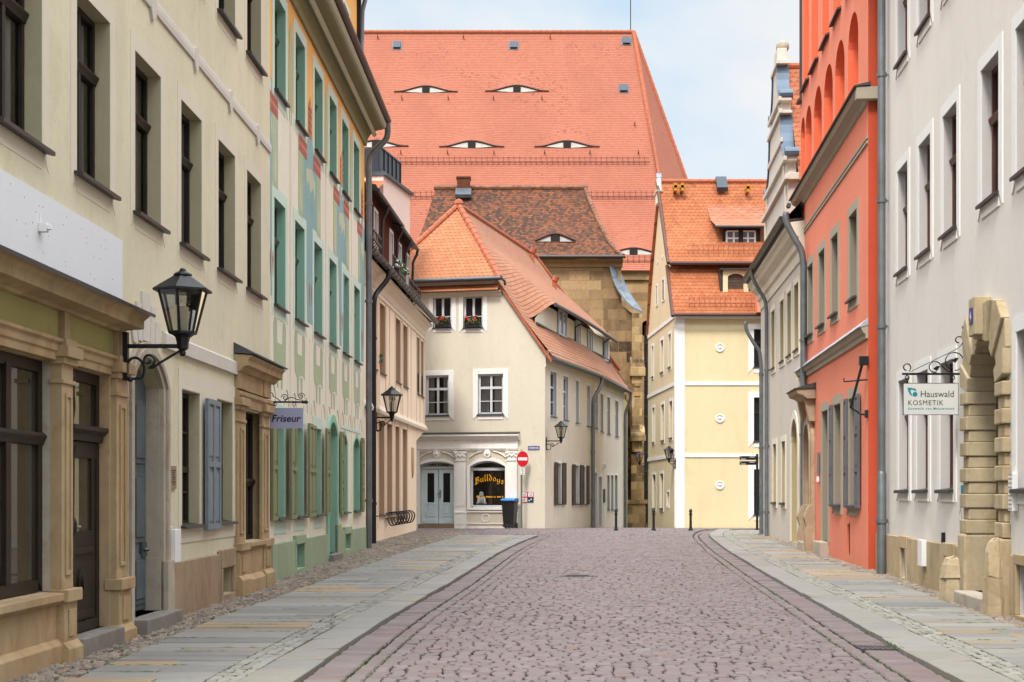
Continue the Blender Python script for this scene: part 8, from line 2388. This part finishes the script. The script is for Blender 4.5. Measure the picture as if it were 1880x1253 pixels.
L0 = [P2(1665.5, 712), P2(1672, 712.5), P2(1680, 714), P2(1682.5, 719), P2(1680, 718.5), P2(1675, 716), P2(1671, 716.5), P2(1672, 721), P2(1675, 728), P2(1670, 725), P2(1667, 719)]
mb.extr([(p[0], p[2]) for p in L0], 0.012, n)
mb.build('emblem', M['tealink'], sg_)

# ================================================================== road signs, bin, small fittings at the tattoo shop
DF = Fac(PC, e1, 1)
s_, n_ = DF.s_(957.5, 0.45), 0.45
base = DF.W(s_, n_, 0); gzz = gz(base.y)
root = empty('no_entry_sign', base.x, base.y, gzz)
tag(root, 'round red no entry sign on a thin grey post in front of the tattoo shop', 'road sign')
Yp = base.y; Q = Fac((base.x, base.y), (0.75, 0.66), -1)
mb = MB(Q); mb.tube([(0, 0, gzz - 0.1), (0, 0, py2z(826, Yp))], 0.035, 10); mb.build('post', M['zinc'], root, smooth=40)
zc = py2z(843, Yp)
circ = lambda r_, k=32: [(r_ * math.cos(2 * PI * i / k), zc + r_ * math.sin(2 * PI * i / k)) for i in range(k)]
mb = MB(Q); mb.extr(circ(0.30), 0.045, 0.06); disc = mb.build('sign_disc', M['whitesign'], root)
mb = MB(Q); mb.extr(circ(0.285), 0.06, 0.063); mb.build('red_face', M['red'], disc)
mb = MB(Q); mb.box(-0.225, 0.225, 0.063, 0.066, zc - 0.055, zc + 0.055); mb.build('white_bar', M['whitesign'], disc)
mb = MB(Q); za, zb = py2z(872, Yp), py2z(858.5, Yp); mb.box(-0.115, 0.115, 0.04, 0.05, za, zb); pl_ = mb.build('plate', M['whitesign'], root)
mb = MB(Q)
for t in range(12):
    a0, a1 = t * 2 * PI / 12, (t + 1) * 2 * PI / 12; zz = (za + zb) / 2 + 0.035
    mb.poly([(0.045 * math.cos(a0), 0.052, zz + 0.045 * math.sin(a0)), (0.045 * math.cos(a1), 0.052, zz + 0.045 * math.sin(a1)), (0.03 * math.cos(a1), 0.052, zz + 0.03 * math.sin(a1)), (0.03 * math.cos(a0), 0.052, zz + 0.03 * math.sin(a0))])
mb.box(0.015, 0.03, 0.05, 0.052, za + 0.04, za + 0.12); mb.box(-0.03, 0.03, 0.05, 0.052, za + 0.03, za + 0.05); mb.build('symbol', M['ink'], pl_)

mb = MB(DF)
sA, zA = DF.sz(980, 903.5); sB, zB_ = DF.sz(958, 923)
ws = (sB - sA) / 2; hs_ = (zA - zB_) / 2
for i in range(2):
    for j in range(2):
        a, b = sB - ws * i, sB - ws * (i + 1); z1 = zA - hs_ * j; z0 = z1 - hs_
        navy = (i == 1 and j == 1)
        mb.box(b + 0.004, a - 0.004, 0.004, 0.02, z0 + 0.004, z1 - 0.004, 2 if navy else 1)
        mb.box(b + 0.024, a - 0.024, 0.02, 0.022, z0 + 0.024, z1 - 0.024, 2 if navy else 0)
        m_ = 0 if navy else 3
        for q in range(4): x = b + 0.05 + random.random() * (a - b - 0.12); zz = z0 + 0.05 + q * (z1 - z0 - 0.1) / 4; mb.box(x, x + random.uniform(0.03, 0.07), 0.022, 0.0235, zz, zz + 0.018, m_)
solo(mb, 'hydrant_sign', [M['whitesign'], M['red'], M['navy'], M['ink']], 'block of four small square red-edged signs on the ivory wall', 'utility sign')
mb = MB(DF); sA, zA = DF.sz(990.5, 819); sB, zB_ = DF.sz(969.5, 826.5)
mb.box(sA, sB, 0.004, 0.02, zB_, zA); mb.box(sA + 0.006, sB - 0.006, 0.02, 0.0215, zB_ + 0.006, zB_ + 0.011, 1); mb.box(sA + 0.006, sB - 0.006, 0.02, 0.0215, zA - 0.011, zA - 0.006, 1)
put_text(mb, 'Schloßstraße', sB - 0.025, zB_ + 0.05, 0.022, size=0.085, width=(sB - sA) - 0.05, flip=-1, mi=1, bold=0.002)
solo(mb, 'street_name_sign', [M['bluesign'], M['whitesign']], 'blue street name sign on the ivory corner wall', 'street sign')

bs = DF.W(DF.s_(936, 0.5), 0.5, 0); zg = gz(bs.y)
root = empty('wheelie_bin', bs.x, bs.y, zg); tag(root, 'black wheelie bin with blue lid beside the tattoo shop window', 'wheelie bin')
Q = Fac((bs.x, bs.y), (0.968, -0.25), -1)
mb = MB(Q)
def taper(mb, b, t, z0, z1, off=0.0, mi=0):
    i = [mb.P(a, n, z0) for (a, n) in ((-b[0], -b[1]), (b[0], -b[1]), (b[0], b[1]), (-b[0], b[1]))] + [mb.P(a, n + off, z1) for (a, n) in ((-t[0], -t[1]), (t[0], -t[1]), (t[0], t[1]), (-t[0], t[1]))]
    for q in ((0, 1, 2, 3), (4, 5, 6, 7), (0, 1, 5, 4), (1, 2, 6, 5), (2, 3, 7, 6), (3, 0, 4, 7)): mb.face([i[k] for k in q], mi)
taper(mb, (0.185, 0.22), (0.235, 0.3), zg + 0.06, zg + 0.98); mb.box(-0.25, 0.25, -0.32, 0.32, zg + 0.94, zg + 1.0)
mb.box(-0.2, 0.2, 0.24, 0.27, zg + 0.06, zg + 0.14); mb.tube([(-0.2, -0.36, zg + 0.95), (0.2, -0.36, zg + 0.95)], 0.02, 8)
mb.build('bin_body', M['binblack'], root, bevel=0.02)
mb = MB(Q); mb.prof([(-0.35, zg + 1.004), (0.35, zg + 1.004), (0.33, zg + 1.06), (0.1, zg + 1.1), (-0.3, zg + 1.09), (-0.35, zg + 1.05)], -0.26, 0.26); mb.build('bin_lid', M['binblue'], root, bevel=0.015)
for sx_ in (-0.215, 0.215):
    mb = MB(Q); mb.tube([(sx_ - 0.025, -0.2, zg + 0.1), (sx_ + 0.025, -0.2, zg + 0.1)], 0.1, 16); w_ = mb.build('wheel', M['binblack'], root, smooth=40)
    mb = MB(Q); mb.tube([(sx_ - 0.03, -0.2, zg + 0.1), (sx_ + 0.03, -0.2, zg + 0.1)], 0.04, 10); mb.build('hub', M['greige_dark'], w_, smooth=40)
mb = MB(DF); a = DF.W(0, 0, 0); mb.box(DF.s_(812, 0.4), DF.s_(776, 0.4), 0.3, 0.75, gz(55) + 0.003, gz(55) + 0.02); solo(mb, 'doormat', M['dark_int'], 'thin dark doormat in front of the pale blue shop door', 'doormat')

# bulldog figurine sitting in the shop window
def skin_mesh(name, pts, edges, radii, mat, parent=None, loc=None, sub=2):
    me = bpy.data.meshes.new(name); me.from_pydata(pts, edges, [])
    o = bpy.data.objects.new(name, me); COL.objects.link(o)
    sk = o.modifiers.new('skin', 'SKIN'); md = o.modifiers.new('sub', 'SUBSURF'); md.levels = sub; md.render_levels = sub
    for i, rr in enumerate(radii):
        v = me.skin_vertices[0].data[i]; v.radius = (rr, rr) if not isinstance(rr, tuple) else rr
    me.skin_vertices[0].data[0].use_root = True
    o.data.materials.append(mat)
    if loc is not None: o.location = loc
    if parent is not None: o.parent = parent
    return o
bp = DF.W(DF.s_(884, -0.5), -0.5, fwin[2] + 0.1)
DP = [(0, 0, 0.1), (0, -0.02, 0.22), (0, -0.05, 0.31), (0, -0.08, 0.39), (0, -0.155, 0.385),
      (-0.10, -0.02, 0.26), (-0.12, -0.07, 0.14), (-0.12, -0.1, 0.015), (0.10, -0.02, 0.26), (0.12, -0.07, 0.14), (0.12, -0.1, 0.015),
      (-0.12, 0.03, 0.07), (-0.16, -0.08, 0.03), (0.12, 0.03, 0.07), (0.16, -0.08, 0.03), (-0.06, -0.06, 0.46), (0.06, -0.06, 0.46)]
DE = [(0, 1), (1, 2), (2, 3), (3, 4), (1, 5), (5, 6), (6, 7), (1, 8), (8, 9), (9, 10), (0, 11), (11, 12), (0, 13), (13, 14), (3, 15), (3, 16)]
DR = [0.12, 0.125, 0.09, 0.095, 0.065, 0.06, 0.042, 0.038, 0.06, 0.042, 0.038, 0.075, 0.04, 0.075, 0.04, 0.022, 0.022]
root = skin_mesh('bulldog_figurine', DP, DE, DR, M['whitesign'], None, bp)
tag(root, 'small white sitting bulldog figurine inside the tattoo shop window', 'figurine')
mb = MB(); mb.lathe(bp.x, bp.y - 0.055, [(0.105, bp.z + 0.29), (0.108, bp.z + 0.315), (0.1, bp.z + 0.33)], 14); mb.build('collar', M['ink'], root)
mb = MB()
for sg in (-1, 1): mb.ball(bp.x + sg * 0.04, bp.y - 0.165, bp.z + 0.43, 0.014, 6)
mb.ball(bp.x, bp.y - 0.215, bp.z + 0.405, 0.02, 6); mb.build('face', M['ink'], root)

# ================================================================== bollards, finger post, bike rack, flower boxes
bo = None
for (px, lab) in ((1131, 'black bollard in front of the narrow ochre yard wall'), (1200, 'black bollard in front of the side wall of the pale yellow house'), (1268, 'black bollard in front of the yellow house, right of its white corner')):
    Y = 4131.0 / (974.5 - 891.5); X = (px - CX) * Y / FPX; z = gz(Y)
    if bo is None:
        bo = empty('bollard', 0, 0, 0)
        mb = MB(); mb.lathe(0, 0, [(0.075, -0.1), (0.075, 0.08), (0.055, 0.1), (0.05, 0.14), (0.045, 0.16), (0.042, 0.55), (0.058, 0.56), (0.058, 0.6), (0.042, 0.61), (0.042, 0.66)], 14); mb.build('post', M['black'], bo, smooth=35)
        mb = MB(); mb.lathe(0, 0, [(0.06, 0.66), (0.06, 0.69), (0.045, 0.71), (0.05, 0.735), (0.03, 0.76), (0.005, 0.765)], 14); mb.build('cap', M['black'], bo, smooth=35)
        o = bo
    else:
        o = bo.copy(); COL.objects.link(o)
        for ch in list(bo.children): c2 = ch.copy(); COL.objects.link(c2); c2.parent = o
    o.location = (X, Y, z - 0.03); tag(o, lab, 'bollard', 'black bollards on the square')

Yf = 51.3; X = px2x(1390, Yf); z = gz(Yf)
root = empty('finger_post', X, Yf, z); tag(root, 'black finger post with two pointing direction boards', 'signpost')
Q = Fac((0, Yf), (1, 0), -1)
mb = MB(Q); mb.tube([(X, 0, z - 0.1), (X, 0, py2z(835, Yf))], 0.042, 10); mb.lathe(X, 0, [(0.05, py2z(835, Yf)), (0.05, py2z(834, Yf))], 10); mb.build('post', M['black'], root, smooth=40)
for (p0, p1) in ((837.8, 844.8), (847.2, 854)):
    a, b = px2x(1358, Yf), px2x(1391.5, Yf); z1, z0 = py2z(p0, Yf), py2z(p1, Yf)
    mb = MB(Q); mb.box(a, b, -0.02, 0.02, z0, z1); bd = mb.build('board', M['black'], root)
    mb = MB(Q); x = a + 0.05
    for k in range(6): w = random.uniform(0.02, 0.035); mb.box(x, x + w * 0.6, 0.02, 0.022, z0 + 0.015, z0 + 0.045); x += w
    mb.box(a + 0.34, a + 0.52, 0.02, 0.022, z1 - 0.04, z1 - 0.025); mb.extr([(a + 0.015, z1 - 0.03), (a + 0.05, z1 - 0.015), (a + 0.05, z1 - 0.045)], 0.02, 0.022); mb.build('lettering', M['whitesign'], bd)

F = FC
s = F.s_(712, 0.1); e_ = F.s_(748, 0.1); zz = F.z_(730, 948)
root = empty('bike_rack', *F.W(s, 0, 0).xy, F.z_(712, 960)); tag(root, 'row of black steel bicycle holders on the peach house wall', 'bike rack')
mb = MB(F); mb.tube([(s, 0.05, zz + 0.12), (e_, 0.05, zz + 0.12)], 0.02, 7); mb.tube([(s, 0.05, zz - 0.02), (e_, 0.05, zz - 0.02)], 0.02, 7); mb.build('rail', M['black'], root, smooth=40)
k = 7
for i in range(k):
    x = s + (e_ - s) * (i + 0.5) / k
    mb = MB(F)
    for dx in (-0.1, 0.1):
        mb.tube(curve3([(x + dx, 0.05, zz + 0.12), (x + dx + 0.03, 0.22, zz + 0.16), (x + dx + 0.06, 0.36, zz + 0.04), (x + dx + 0.03, 0.3, zz - 0.18), (x + dx, 0.14, zz - 0.22), (x + dx, 0.05, zz - 0.02)], 4), 0.012, 6)
    mb.tube([(x - 0.04, 0.36, zz + 0.04), (x + 0.16, 0.36, zz + 0.04)], 0.012, 6)
    mb.build('wheel_hoop', M['black'], root, smooth=40)

def flower_box(F, s0, s1, n0, n1, z, label, col, name='flower_box'):
    c = F.W((s0 + s1) / 2, (n0 + n1) / 2, z)
    root = empty(name, c.x, c.y, c.z); tag(root, label, 'flower box', 'window flower boxes')
    mb = MB(F); mb.box(s0, s1, n0, n1, z, z + 0.17); mb.build('planter', M['binblack'], root, bevel=0.01)
    lf, fl = MB(), MB()
    for _ in range(150):
        p = F.W(random.uniform(s0, s1), random.uniform(n0 - 0.02, n1 + 0.08), z + 0.13 + random.random() ** 1.4 * 0.28)
        d = Vector((J(1), J(1), J(1))).normalized() * 0.05; e = d.cross(Vector((J(1), J(1), J(1)))).normalized() * 0.035
        lf.v += [p - d, p + e, p + d, p - e]; k = len(lf.v); lf.face([k - 4, k - 3, k - 2, k - 1])
    for _ in range(13):
        p = F.W(random.uniform(s0 + 0.03, s1 - 0.03), random.uniform(n0, n1 + 0.1), z + 0.2 + random.random() * 0.22)
        q = Fac((p.x, p.y), (1, 0), 1); b = MB(q); b.ball(0, 0, p.z, random.uniform(0.03, 0.055), 6); o_ = len(fl.v); fl.v += b.v
        for f in b.f: fl.face([i + o_ for i in f])
    lf.build('foliage', M['leaf'], root, recalc=False); fl.build('blossom', col, root)
h = fw_up[1]; flower_box(DF, h[0] + 0.08, h[1] - 0.08, 0.0, 0.16, h[2] + 0.0, 'black flower box with red blooms at the right gable window of the ivory house', M['flower_red'])
h = fw_up[0]; flower_box(DF, h[0] + 0.02, h[1] - 0.12, 0.0, 0.16, h[2] + 0.0, 'black flower box with red blooms at the left gable window of the ivory house', M['flower_red'])
a, b = sorted((F.s_(726, 0.4), F.s_(740, 0.4))); flower_box(F, a, b, 0.36, 0.5, F.z_(733, 504, 0.4) - 0.1, 'brown flower box with white blooms below the wooden dormers of the peach house', M['flower_white'])
a = F.s_(703, 0.1); p = F.W(a, 0.03, 4.9); mb = MB(F); mb.lathe(a, 0.0, [(0.06, 4.93), (0.09, 5.08), (0.09, 5.1)], 10)
root = empty('flower_pot', p.x, p.y, 4.93); tag(root, 'small plant pot on an upper window sill of the peach house', 'flower pot'); mb.build('pot', M['clay'], root, smooth=40)
lf = MB()
for _ in range(50):
    q = F.W(a + random.gauss(0, 0.12), random.gauss(0.03, 0.05), 5.12 + random.random() * 0.25); d = Vector((J(1), J(1), J(1))).normalized() * 0.06; e = d.cross(Vector((J(1), J(1), J(1)))).normalized() * 0.02
    lf.v += [q - d, q + e, q + d, q - e]; k = len(lf.v); lf.face([k - 4, k - 3, k - 2, k - 1])
lf.build('foliage', M['leaf'], root, recalc=False)

# ================================================================== sky, sun, camera
w = bpy.data.worlds.new('World'); scene.world = w; w.use_nodes = True
nt = w.node_tree; bg = nt.nodes['Background']
sky = nt.nodes.new('ShaderNodeTexSky'); sky.sky_type = 'NISHITA'; sky.sun_disc = False
EL, AZ = R(52), R(200)
sky.sun_elevation = EL; sky.sun_rotation = AZ
sky.air_density = 1.0; sky.dust_density = 1.5; sky.ozone_density = 1.2
tc = nt.nodes.new('ShaderNodeTexCoord')
mp = nt.nodes.new('ShaderNodeMapping'); mp.inputs['Scale'].default_value = (1.5, 1.5, 2.6); mp.inputs['Location'].default_value = (1.55, 0.4, 0.49)
nz = nt.nodes.new('ShaderNodeTexNoise'); nz.inputs['Scale'].default_value = 1.6; nz.inputs['Detail'].default_value = 9; nz.inputs['Roughness'].default_value = 0.55; nz.inputs['Distortion'].default_value = 0.3
rp_ = nt.nodes.new('ShaderNodeValToRGB'); rp_.color_ramp.elements[0].position = 0.30; rp_.color_ramp.elements[1].position = 0.50
nz2 = nt.nodes.new('ShaderNodeTexNoise'); nz2.inputs['Scale'].default_value = 3.0; nz2.inputs['Detail'].default_value = 8
cr = nt.nodes.new('ShaderNodeValToRGB'); cr.color_ramp.elements[0].position = 0.3; cr.color_ramp.elements[1].position = 0.7
CLD = 3.95
cr.color_ramp.elements[0].color = (0.86, 0.9, 0.95, 1); cr.color_ramp.elements[1].color = (1, 1, 1, 1)
mul = nt.nodes.new('ShaderNodeVectorMath'); mul.operation = 'SCALE'; mul.inputs['Scale'].default_value = CLD
mx = nt.nodes.new('ShaderNodeMix'); mx.data_type = 'RGBA'
hz = nt.nodes.new('ShaderNodeMix'); hz.data_type = 'RGBA'; hz.inputs[0].default_value = 0.8; hz.inputs[7].default_value = (2.6, 3.3, 3.8, 1)
ln = nt.links.new
ln(tc.outputs['Generated'], mp.inputs[0]); ln(mp.outputs[0], nz.inputs['Vector']); ln(mp.outputs[0], nz2.inputs['Vector'])
ln(nz.outputs['Fac'], rp_.inputs[0]); ln(nz2.outputs['Fac'], cr.inputs[0]); ln(cr.outputs[0], mul.inputs[0])
ln(sky.outputs[0], hz.inputs[6])
ln(rp_.outputs[0], mx.inputs[0]); ln(hz.outputs[2], mx.inputs[6]); ln(mul.outputs[0], mx.inputs[7]); # an overcast sky is several times brighter overhead than near the horizon
sx_ = nt.nodes.new('ShaderNodeSeparateXYZ'); ln(tc.outputs['Generated'], sx_.inputs[0])
mr = nt.nodes.new('ShaderNodeMapRange'); mr.interpolation_type = 'SMOOTHSTEP'
for i_, v_ in enumerate((0.30, 0.85, 1.0, 4.3)): mr.inputs[i_ + 1].default_value = v_
ln(sx_.outputs[2], mr.inputs[0])
gain = nt.nodes.new('ShaderNodeVectorMath'); gain.operation = 'SCALE'
ln(mx.outputs[2], gain.inputs[0]); ln(mr.outputs[0], gain.inputs['Scale']); ln(gain.outputs[0], bg.inputs[0])
bg.inputs[1].default_value = 0.1

sd_ = bpy.data.lights.new('sun', 'SUN'); sd_.energy = 1.5; sd_.angle = R(12); sd_.color = (1.0, 0.95, 0.88)
so_ = bpy.data.objects.new('sun', sd_); COL.objects.link(so_)
dirv = Vector((math.sin(AZ) * math.cos(EL), math.cos(AZ) * math.cos(EL), math.sin(EL)))
so_.rotation_euler = dirv.to_track_quat('Z', 'Y').to_euler(); so_.location = (0, -5, 40)

cd = bpy.data.cameras.new('camera'); cam = bpy.data.objects.new('camera', cd); COL.objects.link(cam)
cam.location = (0, 0, EYE); cam.rotation_euler = (R(90), 0, 0)
cd.sensor_width = 36.0; cd.lens = 36.0 * FPX / 1880.0
cd.shift_y = (HY - 626.5) / 1880.0
cd.clip_start = 0.1; cd.clip_end = 3000
scene.camera = cam
scene.render.resolution_x = 1024; scene.render.resolution_y = 682
vs_ = scene.view_settings
vs_.view_transform = 'Standard'; vs_.look = 'None'; vs_.exposure = 1.27; vs_.gamma = 1.0; vs_.use_curve_mapping = False
scene.cycles.use_denoising = True
scene.cycles.diffuse_bounces = 3; scene.cycles.max_bounces = 6; scene.cycles.transparent_max_bounces = 12
